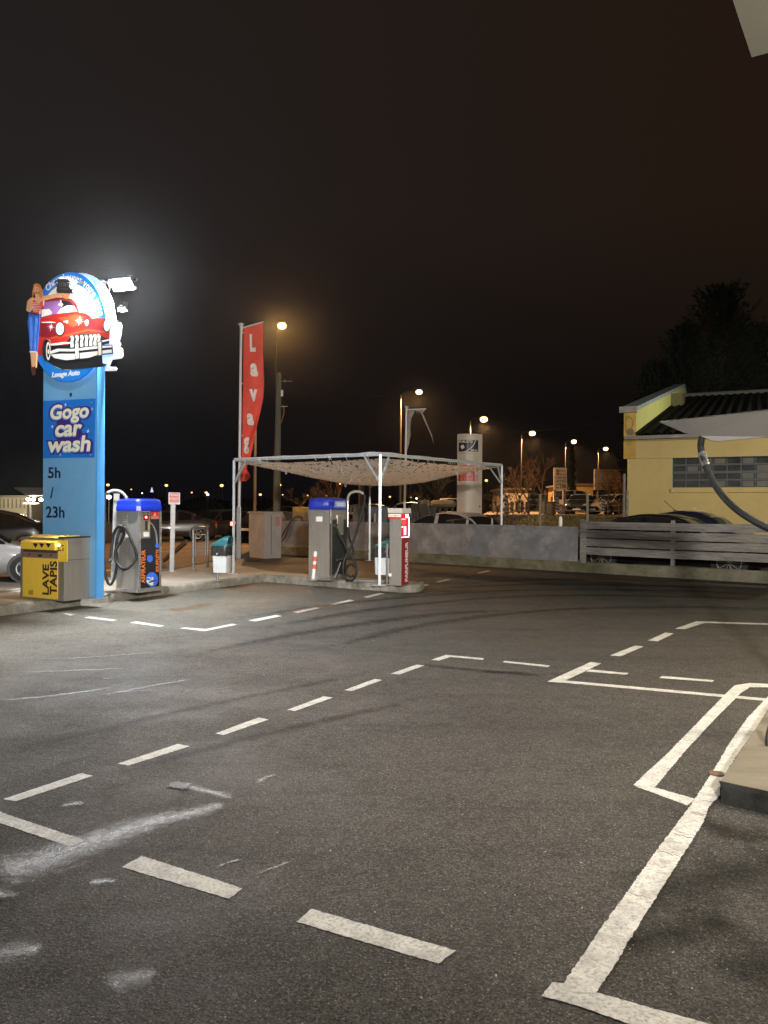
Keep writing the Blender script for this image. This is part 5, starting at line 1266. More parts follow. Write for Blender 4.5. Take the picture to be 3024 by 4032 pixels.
def flagpt(t, s, off=0.0):
    y_, l_, r_ = edge_at(t); yy = y_ - (18 * s if t < 0.03 else 18 * s * max(0, 1 - t * 3)); return Vector((fx(l_ + (r_ - l_) * s), -0.02 + flag_y(t, s) - off, fz(yy)))
for i in range(ne + 1): rows.append([bm.verts.new(flagpt(i / ne, k / ns)) for k in range(ns + 1)])
for a, b in zip(rows, rows[1:]):
    for k in range(ns): bm.faces.new((a[k], a[k + 1], b[k + 1], b[k]))
ob = obj('cloth', bm, flagred, o, smooth=True)
mo = ob.modifiers.new('s', 'SOLIDIFY'); mo.thickness = 0.004; mo.offset = 1
letters = [("L", 983, 1316, 1008, 1386), ("a", 987, 1432, 1018, 1484), ("v", 984, 1534, 1014, 1580), ("a", 974, 1628, 1000, 1674), ("g", 962, 1722, 984, 1788)]
bm = BM()
for ch, a0, b0, a1, b1 in letters:
    tb = BM(); text(tb, ch, Fr((0, 0, 0), (1, 0, 0), (0, 1, 0)), a0, -b1, a1, -b0, 0, bold=0.045, shear=-0.06, thick=0.0)
    bmesh.ops.triangulate(tb, faces=tb.faces); bmesh.ops.subdivide_edges(tb, edges=tb.edges, cuts=1)
    vm = {}
    for v in tb.verts:
        y_ = -v.co.y; t_ = (y_ - 1288) / 608; _, l_, r_ = edge_at(max(0, min(1, t_))); s_ = (v.co.x - l_) / (r_ - l_)
        vm[v] = bm.verts.new(Vector((fx(v.co.x), -0.02 + flag_y(t_, s_) - 0.012, fz(y_))))
    for f_ in tb.faces:
        try: bm.faces.new([vm[v] for v in f_.verts])
        except ValueError: pass
    tb.free()
b_ = obj('lettering', bm, mat('cloth white', (0.72, 0.70, 0.66), 0.7), None); b_.parent = ob

# torn flag
def gz(px, py, d): return ZH(px, py, d)
d_ = 29.0; a = P(1591, 2010, d_); o = empty('torn_flag', (a.x, d_, 0), 0, 'slim mast with only shreds of a pale flag left hanging', 'flag')
tx = P(1601, 1605, d_).x - a.x; zt_ = gz(1601, 1606, d_)
bm = BM(); tube(bm, [(0, 0, 0), (tx, 0, zt_)], [0.05, 0.035], 12); tube(bm, [(tx, 0, zt_ - 0.02), (tx, 0, zt_ + 0.03), (tx, 0, zt_ + 0.07)], [0.05, 0.09, 0.03], 10); obj('mast', bm, poleW, o, smooth=True)
bm = BM(); tube(bm, [(tx, 0, gz(1605, 1612, d_)), (P(1678, 1610, d_).x - a.x, 0, gz(1678, 1610, d_))], 0.02, 8); obj('top_arm', bm, poleW, o)
tz = lambda pts: [(P(850 + x_ / 1.659, 1200 + y_ / 1.659, d_).x - a.x, gz(850 + x_ / 1.659, 1200 + y_ / 1.659, d_)) for x_, y_ in pts]
bm = BM(); fr_ = Fr((0, 0.0, 0), (1, 0, 0), (0, 0, 1))
poly(bm, fr_, tz([(1258, 680), (1372, 680), (1355, 705), (1340, 690), (1318, 698), (1300, 690), (1290, 715), (1278, 740), (1270, 800), (1272, 850), (1262, 910), (1245, 965), (1243, 880), (1252, 800), (1254, 740)]), 0, 0.01)
poly(bm, fr_, tz([(1325, 695), (1345, 700), (1368, 745), (1385, 790), (1412, 850), (1424, 912), (1414, 880), (1395, 830), (1362, 760), (1345, 715)]), 0.02, 0.03)
obj('cloth', bm, mat('dirty beige cloth', (0.26, 0.23, 0.20), 0.8, 0, 0.3, 6), o)

# ------------------------------------------------------------------ utility poles and wires
def pole(name, px, py0, d_, r0, r1, label, cat, m_, lean=0, zb=0.0):
    a = P(px, 2010, d_); zt_ = gz(px, py0, d_); o = empty(name, (a.x, d_, zb), 0, label, cat)
    bm = BM(); tube(bm, [(0, 0, 0), (lean, 0, zt_ - zb - 0.06), (lean, 0, zt_ - zb)], [r0, r1, r1 * 0.8], 14); obj('shaft', bm, m_, o, smooth=True); return o, zt_ - zb
cpole = mat('weathered pole', (0.115, 0.115, 0.09), 0.85, 0, 0.3, 1.2, 0.3, 20, stretch=(6, 6, 0.7))
o, h_ = pole('utility_pole', 1088, 1468, 30.0, 0.15, 0.105, 'thick weathered utility pole with brackets behind the masonry cabinet', 'pole', cpole, 0.06)
g_ = lambda px, py: (P(px, py, 30.0).x - o.location.x, -0.05, gz(px, py, 30.0))
bm = BM(); tube(bm, [g_(1105, 1501), g_(1152, 1502)], 0.015, 6); tube(bm, [g_(1122, 1496), g_(1122, 1506)], 0.03, 6); tube(bm, [g_(1104, 1601), g_(1132, 1601)], 0.012, 6); obj('bracket', bm, galv, o)
bm = BM(); x_, y_, z_ = g_(1111, 1549); box(bm, (x_, y_, z_), (0.08, 0.08, 0.24), 0.01); obj('junction_box', bm, white, o)
bm = BM(); tube(bm, spline([g_(1118, 1603), g_(1118, 1630), g_(1106, 1668)], 6), 0.022, 6); obj('cable_loop', bm, mat('red brown sleeve', (0.28, 0.10, 0.06), 0.6), o)
bm = BM(); tube(bm, spline([g_(1111, 1560), g_(1124, 1580), g_(1122, 1601), g_(1107, 1620)], 6), 0.01, 5); obj('cable', bm, rubber, o)
pole('utility_pole', 1003, 1690, 34.0, 0.075, 0.06, 'thin brown pole between the red flag and the thick utility pole', 'pole', mat('brown pole', (0.13, 0.095, 0.06), 0.85, 0, 0.3, 2))
o, h_ = pole('utility_pole', 1421, 1895, 31.0, 0.10, 0.10, 'left of two dark masts under the net, behind the flexible hose', 'pole', mat('dark mast', (0.07, 0.055, 0.05), 0.7)); o['group'] = 'dark masts behind the hose'
o, h_ = pole('utility_pole', 1428.5, 1890, 33.0, 0.06, 0.06, 'right of two dark masts under the net, behind the flexible hose', 'pole', MATS['dark mast']); o['group'] = 'dark masts behind the hose'
wires = mat('wire', (0.006, 0.006, 0.006), 0.8, spec=0.1)
def wire(a, b, sag, lab):
    bm = BM(); pts_ = [Vector(a).lerp(Vector(b), t / 24) - Vector((0, 0, sag * 4 * (t / 24) * (1 - t / 24))) for t in range(25)]; tube(bm, pts_, 0.005, 5)
    setp(obj('overhead_wire', bm, wires), lab, 'wire')
wire(P(1152, 1502, 30), P(1580, 1553, 54.8), 0.3, 'thin overhead wire from the thick utility pole to the slim lamp post')
wire(P(1850, 1690, 71), P(2458, 1648, 30), 0.4, 'thin overhead wire running to the corner of the yellow building')

# ------------------------------------------------------------------ street lamps
darkpost = mat('dark lamp post', (0.006, 0.006, 0.005), 0.7, 0, 0.1, 3)
lampmat = mat('lamp post steel', (0.16, 0.14, 0.12), 0.5, 0.4, 0.1, 3)
sodium = emis('sodium lamp', (1.0, 0.55, 0.20), 4)
def street_lamp(px, py, ppx, d_, label, power=0, dy=0.0, tilt=0.6, cone=164, post_r=0.07, r_=0.26, zb=0.0, m_=None, pm=None, group='street lamps along the avenue', col=SOD):
    hd = P(px, py, d_ - dy); b_ = P(ppx, py + 10, d_); o = empty('street_lamp', (b_.x, d_, zb), 0, label, 'street lamp', group)
    zt_ = hd.z - zb - 0.15; bm = BM(); tube(bm, [(0, 0, 0), (0, 0, zt_ * 0.5), (0, 0, zt_)], [post_r * 1.2, post_r, post_r * 0.7], 10); obj('post', bm, pm or lampmat, o, smooth=True)
    dx = hd.x - b_.x; bm = BM(); tube(bm, spline([(0, 0, zt_), (dx * 0.25, -dy * .25, zt_ + 0.25), (dx - 0.15 * (1 if dx > 0 else -1), -dy, zt_ + 0.30)], 5), 0.035, 8); obj('arm', bm, darkpost, o, smooth=True)
    s = r_ / 0.26; bm = BM(); box(bm, (dx * 0.96, -dy, zt_ + 0.33 + 0.06 * s), (0.5 * s, 0.24 * s, 0.07 * s), 0.02 * s); obj('head', bm, darkpost, o)
    bm = BM(); bmesh.ops.create_uvsphere(bm, u_segments=16, v_segments=10, radius=1.0, matrix=Matrix.Translation((dx, -dy, zt_ + 0.30 - 0.1 * s)) @ Matrix.Diagonal((r_ * 0.95, r_ * 0.9, r_ * 0.72, 1))); obj('bulb', bm, m_ or sodium, o, smooth=True)
    if power: lamp('street_lamp_light', 'SPOT', (hd.x, d_ - dy, hd.z - 0.28 * s), power * 1.1, col, (hd.x, d_ - dy - tilt, 0), 0.2, R(cone), 0.35)
    return o
street_lamp(-720, 1000, -745, 22, 'street lamp standing outside the picture at the left', 1100)
street_lamp(1110, 1290, 1086, 35, 'nearest street lamp, glowing orange above the thick utility pole', 1500, dy=1.9, tilt=6.5, cone=112, r_=0.19, pm=darkpost)
street_lamp(1650, 1547, 1578, 54.8, 'lit street lamp above the torn flag mast', 3000, r_=0.24)
street_lamp(1905, 1652, 1852, 71, 'lit street lamp directly above the white advertising column', 4600, r_=0.36)
street_lamp(2096, 1707, 2053, 85, 'lit street lamp between the advertising column and the centre sign', 4600, r_=0.36)
street_lamp(2260, 1740, 2226, 96, 'lit street lamp above the cypress', 3200, r_=0.34)
street_lamp(2385, 1768, 2355, 107, 'last street lamp of the row, above the billboard', 3200, r_=0.34)
far = [(425, 1910, 140, .30, 'left of the black fronted vacuum machine'), (655, 1912, 140, .30, 'above the notice post'), (517, 1928, 220, .2, 'above the blue lid of the black fronted vacuum machine'), (755, 1940, 200, .22, 'between the notice and the hoop'),
       (812, 1940, 180, .34, 'left of a close pair over the parked cars'), (873, 1912, 140, .34, 'left of the canopy post'), (1025, 1948, 160, .30, 'between the thin pole and the thick utility pole'), (1102, 1911, 150, .28, 'touching the right side of the thick utility pole'), (1340, 1905, 150, .27, 'under the left part of the net'),
       (1212, 1952, 200, .25, 'left of the plain vacuum lid'), (1285, 1953, 200, .25, 'just above the plain vacuum lid'), (1535, 1957, 180, .25, 'right of the front canopy post'), (1614, 1900, 120, .32, 'right of the torn flag mast, under the net'), (1618, 1958, 200, .25, 'first of three over the parked vans'), (1651, 1958, 200, .28, 'third of three over the parked vans'),
       (1915, 1893, 130, .26, 'right of the advertising column'), (2253, 1878, 120, .28, 'right of the cypress'), (1113, 1949, 240, .2, 'low beside the thick utility pole')]
for px, py, d_, r_, lab in far:
    street_lamp(px, py, px + 3, d_, 'tiny distant street lamp ' + lab, r_=r_, post_r=0.06, m_=emis('distant sodium lamp', (1.0, 0.45, 0.13), 1.4), group='tiny street lamps on the horizon')
for px, py, d_, r_, lab in ((818, 1948, 180, .3, 'right of a close pair over the parked cars'), (1640, 1963, 200, .27, 'second of three over the parked vans'), (428, 1959, 70, .26, 'white, behind the flexible arm of the vacuum hose'), (560, 1943, 220, .17, 'white and very small, left of the church light')):
    street_lamp(px, py, px + 2, d_, 'tiny distant street lamp ' + lab, r_=r_, post_r=0.05, m_=emis('distant white lamp', (0.85, 0.9, 1.0), 3), group='tiny street lamps on the horizon')
# ------------------------------------------------------------------ cars
def lerp_tab(tab, x_):
    if x_ <= tab[0][0]: return tab[0][1]
    for a, b in zip(tab, tab[1:]):
        if x_ <= b[0]:
            k = (x_ - a[0]) / (b[0] - a[0]); k = k * k * (3 - 2 * k) * 0.5 + k * 0.5; return a[1] + (b[1] - a[1]) * k
    return tab[-1][1]
KIND = {  # x runs from the nose (0) to the tail (1): top line, belt line, pillars, windscreen and back-light limits
 'hatch': dict(L=4.1, W=1.74, H=1.48, top=[(0, .52), (.02, .62), (.06, .70), (.20, .86), (.27, .92), (.40, 1.36), (.50, 1.46), (.62, 1.48), (.80, 1.42), (.88, 1.34), (.96, 1.0), (.985, .85), (1, .55)], belt=[(0, .52), (.25, .90), (.6, .95), (.93, 1.02), (1, .55)], glass=(.29, .93), pil=[(.375, .395), (.60, .63), (.80, .83)], ws=(.27, .41), rs=(.87, .965), wh=(.19, .80)),
 'sedan': dict(L=4.6, W=1.78, H=1.45, top=[(0, .50), (.02, .62), (.06, .70), (.22, .86), (.28, .92), (.42, 1.36), (.50, 1.44), (.62, 1.45), (.72, 1.36), (.86, 1.06), (.94, 1.02), (.985, .90), (1, .55)], belt=[(0, .50), (.25, .90), (.6, .96), (.86, 1.01), (1, .55)], glass=(.30, .85), pil=[(.39, .41), (.58, .61), (.74, .77)], ws=(.28, .43), rs=(.71, .86), wh=(.185, .80)),
 'coupe': dict(L=4.3, W=1.76, H=1.50, top=[(0, .50), (.02, .60), (.06, .70), (.20, .88), (.24, .93), (.36, 1.32), (.47, 1.47), (.58, 1.50), (.72, 1.42), (.86, 1.18), (.94, .98), (.985, .84), (1, .55)], belt=[(0, .50), (.25, .92), (.6, .97), (.90, 1.0), (1, .55)], glass=(.26, .90), pil=[(.36, .38), (.62, .65)], ws=(.24, .39), rs=(.78, .93), wh=(.19, .81)),
 'van': dict(L=4.05, W=1.70, H=1.82, top=[(0, .55), (.02, .72), (.06, .82), (.18, 1.0), (.22, 1.06), (.36, 1.66), (.44, 1.78), (.60, 1.82), (.92, 1.80), (.975, 1.72), (.99, 1.0), (1, .55)], belt=[(0, .55), (.22, 1.04), (.5, 1.08), (.95, 1.08), (1, .55)], glass=(.24, .94), pil=[(.34, .36), (.535, .575), (.745, .785)], ws=(.22, .37), rs=(.965, 1.0), wh=(.17, .80)),
}
def car(kind, loc, heading, label, paint_m, group=None, spokes=False, cat='car', name='parked_car', lights=0, plates=True):
    """heading: direction (radians) in which the nose points"""
    K = KIND[kind]; L_, W_, H_ = K['L'], K['W'], K['H']; o = empty(name, loc, heading, label, cat, group)
    xs = sorted(set([0, .004, .012, .02, .04, .06] + [i / 44 for i in range(45)] + [.96, .985, .995, 1.0] + [p for q in K['pil'] for p in q] + list(K['ws']) + list(K['rs']) + list(K['glass'])))
    body, gl = BM(), BM(); rows = []
    for x_ in xs:
        zt_ = lerp_tab(K['top'], x_); zb2 = min(lerp_tab(K['belt'], x_), zt_ - 0.02); cab = max(0, min(1, (zt_ - zb2) / (H_ - 0.95)))
        e_ = abs(2 * x_ - 1); w_ = W_ / 2 * (1 - 0.16 * e_ ** 7 - 0.10 * e_ ** 30); wr = w_ * (0.93 - 0.19 * cab)
        X = L_ / 2 - x_ * L_; z0 = 0.20 + 0.10 * e_ ** 12
        sec = [(0, z0), (w_ * .90, z0), (w_ * .985, z0 + .10), (w_, z0 + .28), (w_ * .985, (zb2 + z0 + .28) / 2 + 0.03), (w_ * .955, zb2 - 0.02), (w_ * .94, zb2), (wr, zt_ - 0.05 * cab - 0.012), (wr * .90, zt_ - 0.012 * cab - .004), (wr * .5, zt_ + 0.0), (0, zt_ + 0.004)]
        rows.append([(X, s * y_, z_) for s in (1,) for y_, z_ in sec])
    def add(bm, quad, sgn):
        ps_ = [(p[0], p[1] * sgn, p[2]) for p in quad]
        if sgn < 0: ps_ = ps_[::-1]
        try: bm.faces.new([bm.verts.new(p) for p in ps_])
        except ValueError: pass
    for i in range(len(xs) - 1):
        xm = (xs[i] + xs[i + 1]) / 2
        for j in range(len(rows[0]) - 1):
            quad = (rows[i][j], rows[i][j + 1], rows[i + 1][j + 1], rows[i + 1][j])
            side = j == 6 and K['glass'][0] < xm < K['glass'][1] and not any(a < xm < b for a, b in K['pil'])
            shield = j >= 8 and (K['ws'][0] < xm < K['ws'][1] or K['rs'][0] < xm < K['rs'][1])
            for sgn in (1, -1): add(gl if (side or shield) else body, quad, sgn)
    for bm in (body, gl): bmesh.ops.remove_doubles(bm, verts=bm.verts, dist=0.0004)
    obj('body', body, paint_m, o, smooth=True, sharp=40); obj('windows', gl, glass, o, smooth=True, sharp=40)
    wr_ = 0.325
    for wx in K['wh']:
        for s in (1, -1):
            X = L_ / 2 - wx * L_; y_ = s * (W_ / 2 + 0.004)
            bm = BM(); cyl(bm, (X, y_ - s * 0.30, wr_ + 0.02), (X, y_ - s * 0.0, wr_ + 0.02), wr_ + 0.055, 28); obj('wheel_arch', bm, blackp, o)
            bm = BM(); tube(bm, [(X, y_ - s * 0.20, wr_), (X, y_ - s * 0.0, wr_), (X, y_ + s * 0.012, wr_)], [wr_, wr_, wr_ - 0.03], 28); wl_ = obj('wheel', bm, tyre, o, smooth=True, sharp=40)
            bm = BM()
            if spokes:
                for k in range(10):
                    a_ = 2 * math.pi * k / 10; c_, s_ = math.cos(a_), math.sin(a_)
                    tube(bm, [(X + c_ * .03, y_ + s * .022, wr_ + s_ * .03), (X + c_ * .235, y_ + s * .02, wr_ + s_ * .235)], [0.016, 0.011], 6)
                tube(bm, [(X + math.cos(a_) * .245, y_ + s * .016, wr_ + math.sin(a_) * .245) for a_ in [2 * math.pi * k / 28 for k in range(28)]], 0.012, 6, closed=True)
                cyl(bm, (X, y_, wr_), (X, y_ + s * .03, wr_), 0.045, 14)
            else:
                for k in range(5):
                    a_ = 2 * math.pi * k / 5; c_, s_ = math.cos(a_), math.sin(a_); tube(bm, [(X, y_ + s * .016, wr_), (X + c_ * .2, y_ + s * .016, wr_ + s_ * .2)], [0.05, 0.03], 6)
                tube(bm, [(X + math.cos(a_) * .21, y_ + s * .014, wr_ + math.sin(a_) * .21) for a_ in [2 * math.pi * k / 24 for k in range(24)]], 0.014, 6, closed=True)
            r_ = obj('rim', bm, mat('alloy', (0.45, 0.45, 0.46), 0.3, 0.8, 0), None); r_.parent = wl_
    hl = mat('headlight glass', (0.5, 0.5, 0.5), 0.1, 0.5, 0); tl = emis('tail light lit', (1.0, 0.06, 0.03), 8) if lights else mat('tail light', (0.35, 0.01, 0.01), 0.2, 0, 0)
    for s in (1, -1):
        bm = BM(); box(bm, (L_ / 2 - .13, s * W_ * .36, 0.68 if kind != 'van' else .76), (0.20, 0.34, 0.13), 0.03, rz=-s * 0.35); obj('headlight', bm, hl, o)
        bm = BM(); box(bm, (-L_ / 2 + .075, s * W_ * .40, 0.86 if kind != 'van' else 1.05), (0.10, 0.20 if kind != 'van' else .1, 0.16 if kind != 'van' else .5), 0.02, rz=s * 0.25); obj('tail_light', bm, tl, o)
        X = L_ / 2 - (K['ws'][0] + .075) * L_; bm = BM(); box(bm, (X, s * (W_ / 2 + .06), lerp_tab(K['belt'], .35) + 0.03), (0.12, 0.18, 0.12), 0.03); obj('door_mirror', bm, paint_m, o)
        bm = BM(); pts_ = []
        for i, x_ in enumerate(xs):
            if K['glass'][0] <= x_ <= K['glass'][1]: p_ = rows[i][7]; pts_.append((p_[0], s * (p_[1] + 0.006), p_[2] - 0.01))
        tube(bm, pts_, 0.009, 5); obj('window_trim', bm, chrome, o)
    bm = BM(); box(bm, (L_ / 2 - .015, 0, 0.36), (0.05, 0.52, 0.11)); box(bm, (-L_ / 2 + .02, 0, 0.62), (0.05, 0.52, 0.11)); obj('number_plate', bm, white, o)
    bm = BM(); box(bm, (L_ / 2 - .02, 0, 0.55), (0.06, 0.95, 0.12), 0.01); box(bm, (L_ / 2 + .0, 0, 0.26), (0.05, 1.2, 0.10), 0.01); obj('grille', bm, blackp, o)
    return o
def cpaint(nm, c, r=0.28): return mat('car paint ' + nm, c, r, 0.15, 0.06, 2, coat=0.6)
black_p, silver_p, grey_p, white_p, blue_p, brown_p = cpaint('black', (0.008, 0.008, 0.010)), cpaint('silver', (0.44, 0.44, 0.47), .35), cpaint('grey', (0.055, 0.05, 0.048)), cpaint('white', (0.62, 0.60, 0.57), .35), cpaint('navy', (0.006, 0.012, 0.05)), cpaint('beige', (0.35, 0.31, 0.25), .4)
wa = math.atan2(wd.y, wd.x)
car('coupe', (2.55, 24.3, 0), wa, 'silver rounded car behind the low wall in front of the advertising column', silver_p)
car('hatch', (-1.55, 27.4, 0), wa, 'dark car behind the wall whose windscreen shows beside the hanging hose', grey_p)
bc = car('sedan', (7.55, 20.15, 0), wa, 'black car with spoked wheels close behind the plank fence', black_p, spokes=True); bc.scale = (1.13, 1.0, 1.03)
b2 = car('coupe', (9.3, 22.9, 0.08), wa, 'dark blue car with roof aerial seen over the plank fence, against the yellow building', blue_p, spokes=True)
bm = BM(); L2 = 4.3; tube(bm, [(-0.62, 0, 1.50), (-0.95, 0, 1.80)], 0.008, 5); box(bm, (-0.62, 0, 1.50), (0.1, 0.05, 0.03), 0.01); obj('aerial', bm, blackp, b2)
bm = BM(); box(bm, (-1.62, 0, 1.31), (0.30, 1.15, 0.03), 0.01); obj('spoiler', bm, blackp, b2)
# road side, left
cc = car('hatch', (-9.0, 16.3, 0), R(24), 'pale grey car at the left edge behind the carpet machine', cpaint('pale grey', (0.24, 0.23, 0.225), .45)); cc.scale = (1.05, 1, 0.88)
car('sedan', (-13.6, 26.0, 0), R(200), 'dark car beyond the pale grey car at the left edge', black_p)
car('sedan', (-10.3, 36.5, 0), R(196), 'black saloon across the road behind the notice post', grey_p)
car('hatch', (-8.4, 39.0, 0), R(232), 'dark hatchback facing us behind the steel hoop', cpaint('dark grey', (0.07, 0.065, 0.06)))
car('sedan', (-5.0, 35.6, 0), R(62), 'car with its red tail light lit, between the mast and the masonry cabinet', black_p, lights=1)
# far car park behind the canopy
for i, (px, py, d_, k, hd, m_, lab) in enumerate([(1140, 1992, 42, 'sedan', 10, grey_p, 'car roof seen between the thick utility pole and the yellow crate'), (1398, 1990, 44, 'hatch', 170, white_p, 'pale car just right of the plain vacuum machine'),
                                          (1487, 1983, 42, 'hatch', -15, white_p, 'pale hatchback beyond the dark blue container'), (1585, 1977, 42, 'hatch', 185, silver_p, 'grey car beyond the two slim masts'), (1742, 1962, 44, 'van', 175, white_p, 'white van beyond the dark heap, left of the advertising column')]):
    K = KIND[k]; x_ = P(px, py, d_).x; car(k, (x_, d_, ZH(px, py, d_) - K['H']), R(hd), lab, m_, group='cars in the far car park')
# boat like tarpaulin heap on trestles
o = empty('covered_dinghy', P(1745, 2050, 30.0).xy.to_3d(), 0, 'olive covered inflatable hull resting on trestles left of the advertising column', 'boat')
a = P(1745, 1985, 30.0)
bm = BM(); rows = []
for i in range(17):
    t_ = i / 16; w_ = 0.62 * (1 - abs(2 * t_ - 1) ** 5) ** 0.5 * 0.9 + 0.02; row = []
    for k in range(13):
        q = 2 * math.pi * k / 12; row.append(bm.verts.new(a + Vector(((t_ - 0.5) * 0.98, math.cos(q) * w_, 0.165 * math.sin(q) * (0.5 + w_ * 0.8)))))
    rows.append(row)
for r0_, r1_ in zip(rows, rows[1:]):
    for k in range(12): bm.faces.new((r0_[k], r0_[k + 1], r1_[k + 1], r1_[k]))
obj('hull', bm, mat('olive tarpaulin', (0.16, 0.13, 0.085), 0.8, 0, 0.25, 3), o, smooth=True, world_space=True)
bm = BM()
for dx in (-0.36, -0.12, 0.12, 0.36):
    for s in (1, -1): tube(bm, [a + Vector((dx, 0.1 * s, -0.16)), a + Vector((dx + 0.10 * s, 0.3 * s, -a.z))], 0.05, 8)
obj('trestle', bm, mat('dark trestle', (0.07, 0.05, 0.035), 0.8), o, world_space=True)

# upper yard, right
K = KIND['van']; car('van', (14.9, 59.0, 1.235), R(-18), 'white glazed van with a red rear lamp beyond the grass bank', cpaint('warm white', (0.42, 0.36, 0.30), .4), cat='van', name='parked_van')
car('hatch', (14.3, 56.0, 1.235), R(-112), 'dark car facing us in front of the white van', cpaint('dark teal', (0.02, 0.03, 0.03)))
car('hatch', (16.4, 55.0, 1.235), R(-150), 'white car with its bonnet towards us beside the yellow building', cpaint('cream', (0.45, 0.40, 0.34), .35))

# ------------------------------------------------------------------ advertising column
dT = 33.0; xl, xr = P(1801, 1720, dT).x, P(1899, 1720, dT).x; zt_ = ZH(1850, 1709, dT); cx_ = (xl + xr) / 2
tot_ = empty('advertising_column', (cx_, dT, 0), R(-6), 'tall white curved advertising column with a black sign and a red panel', 'sign')
wT = (xr - xl); bm = BM()
arc = [(-wT / 2 + wT * 0.85 * k / 12, -0.16 * math.sin(math.pi * k / 12)) for k in range(13)] + [(wT / 2, 0.10), (wT / 2 - 0.02, 0.34), (-wT / 2 + 0.02, 0.34)]
prism(bm, [(x_, y_, 0) for x_, y_ in arc], (0, 0, zt_)); obj('body', bm, mat('white enamel column', (0.56, 0.49, 0.42), 0.4, 0, 0.06, 2), tot_)
def curvep(u, z_, off):       # u in 0..1 over the curved face
    return Vector((-wT / 2 + wT * 0.85 * u, -0.16 * math.sin(math.pi * u) - off, z_))
def zT(py): return ZH(1850, py, dT)
def curved(bm, pts, off):
    n_ = len(pts); c = [bm.verts.new(curvep(u, z_, off)) for u, z_ in pts]; bm.faces.new(c)
def crect(bm, u0, u1, z0, z1, off, n_=12):
    rows = [[bm.verts.new(curvep(u0 + (u1 - u0) * k / n_, z_, off)) for k in range(n_ + 1)] for z_ in (z0, z1)]
    for k in range(n_): bm.faces.new((rows[0][k], rows[0][k + 1], rows[1][k + 1], rows[1][k]))
ty = lambda y_: zT(1650 + y_ / 5.925)
tu = lambda x_: (x_ - 483) / 560.0
def ctext(bm, body, x0, y0, x1, y1, off, **k):
    tb = BM(); text(tb, body, Fr((0, 0, 0), (1, 0, 0), (0, 1, 0)), x0, -y1, x1, -y0, 0, thick=0.0, **k); vm = {}
    for v in tb.verts: vm[v] = bm.verts.new(curvep(tu(v.co.x), ty(-v.co.y), off))
    for f_ in tb.faces:
        try: bm.faces.new([vm[v] for v in f_.verts])
        except ValueError: pass
    tb.free()
bm = BM(); crect(bm, tu(524), tu(1035), ty(762), ty(495), 0.008); sg = obj('sign_panel', bm, mat('column navy', (0.012, 0.012, 0.03), 0.35), tot_)
bm = BM(); ctext(bm, "PUBLICITE", 535, 505, 885, 558, 0.012, bold=0.02, shear=0.1); ctext(bm, "décor", 832, 705, 1026, 748, 0.012, bold=0.02, shear=0.2)
for a_, b_2 in (([(565, 635), (638, 596), (680, 672), (605, 714)], 0),): curved(bm, [(tu(x_), ty(y_)) for x_, y_ in a_], 0.014)
sw = [(950, 497), (940, 540), (915, 590), (870, 645), (800, 700), (720, 745), (620, 762)]; sw2 = [(700, 762), (760, 745), (820, 710), (885, 655), (930, 600), (955, 545), (968, 497)]
for i in range(6): curved(bm, [(tu(x_), ty(y_)) for x_, y_ in (sw[i], sw[i + 1], sw2[5 - i], sw2[6 - i])], 0.013)
b_ = obj('lettering', bm, cream, None); b_.parent = sg
bm = BM(); ctext(bm, "ENSEIGNES ET VEHICULES", 565, 793, 985, 815, 0.006); obj('lettering', bm, mat('grey print', (0.25, 0.23, 0.2), 0.5), tot_)
bm = BM(); crect(bm, tu(520), tu(1035), ty(1448), ty(1080), 0.008); rp = obj('red_panel', bm, mat('column red', (0.50, 0.025, 0.02), 0.35, 0, 0.1, 3), tot_)
bm = BM()
for y0_, y1_, t_, a0, a1 in ((1195, 1230, "TOUTES MARQUES", 600, 900), (1255, 1285, "VENTE - ACHAT", 625, 900), (1298, 1332, "VEHICULES OCCASION", 560, 920), (1350, 1395, "07 61 52 38", 575, 905), (1402, 1442, "09 67 75 97", 575, 905), (1160, 1185, "REPARATIONS", 620, 880)): ctext(bm, t_, a0, y0_, a1, y1_, 0.012)
b_ = obj('lettering', bm, mat('pink white print', (0.75, 0.55, 0.5), 0.5), None); b_.parent = rp
bm = BM(); crect(bm, tu(835), tu(842), ty(1448), ty(1080), 0.012, 2); crect(bm, tu(940), tu(1030), ty(1446), ty(1080), 0.011, 4); b_ = obj('peeled_strip', bm, mat('faded pink film', (0.55, 0.33, 0.36), 0.35, 0, 0.3, 9, stretch=(8, 8, 0.7)), None); b_.parent = rp
bm = BM(); pl_ = [(tu(x_), ty(y_)) for x_, y_ in [(525, 975), (545, 945), (600, 922), (760, 912), (960, 914), (1015, 935), (1036, 985), (1030, 1075), (525, 1075)]]; curved(bm, pl_, 0.006); obj('car_outline', bm, mat('pinkish panel', (0.42, 0.30, 0.26), 0.5), tot_)

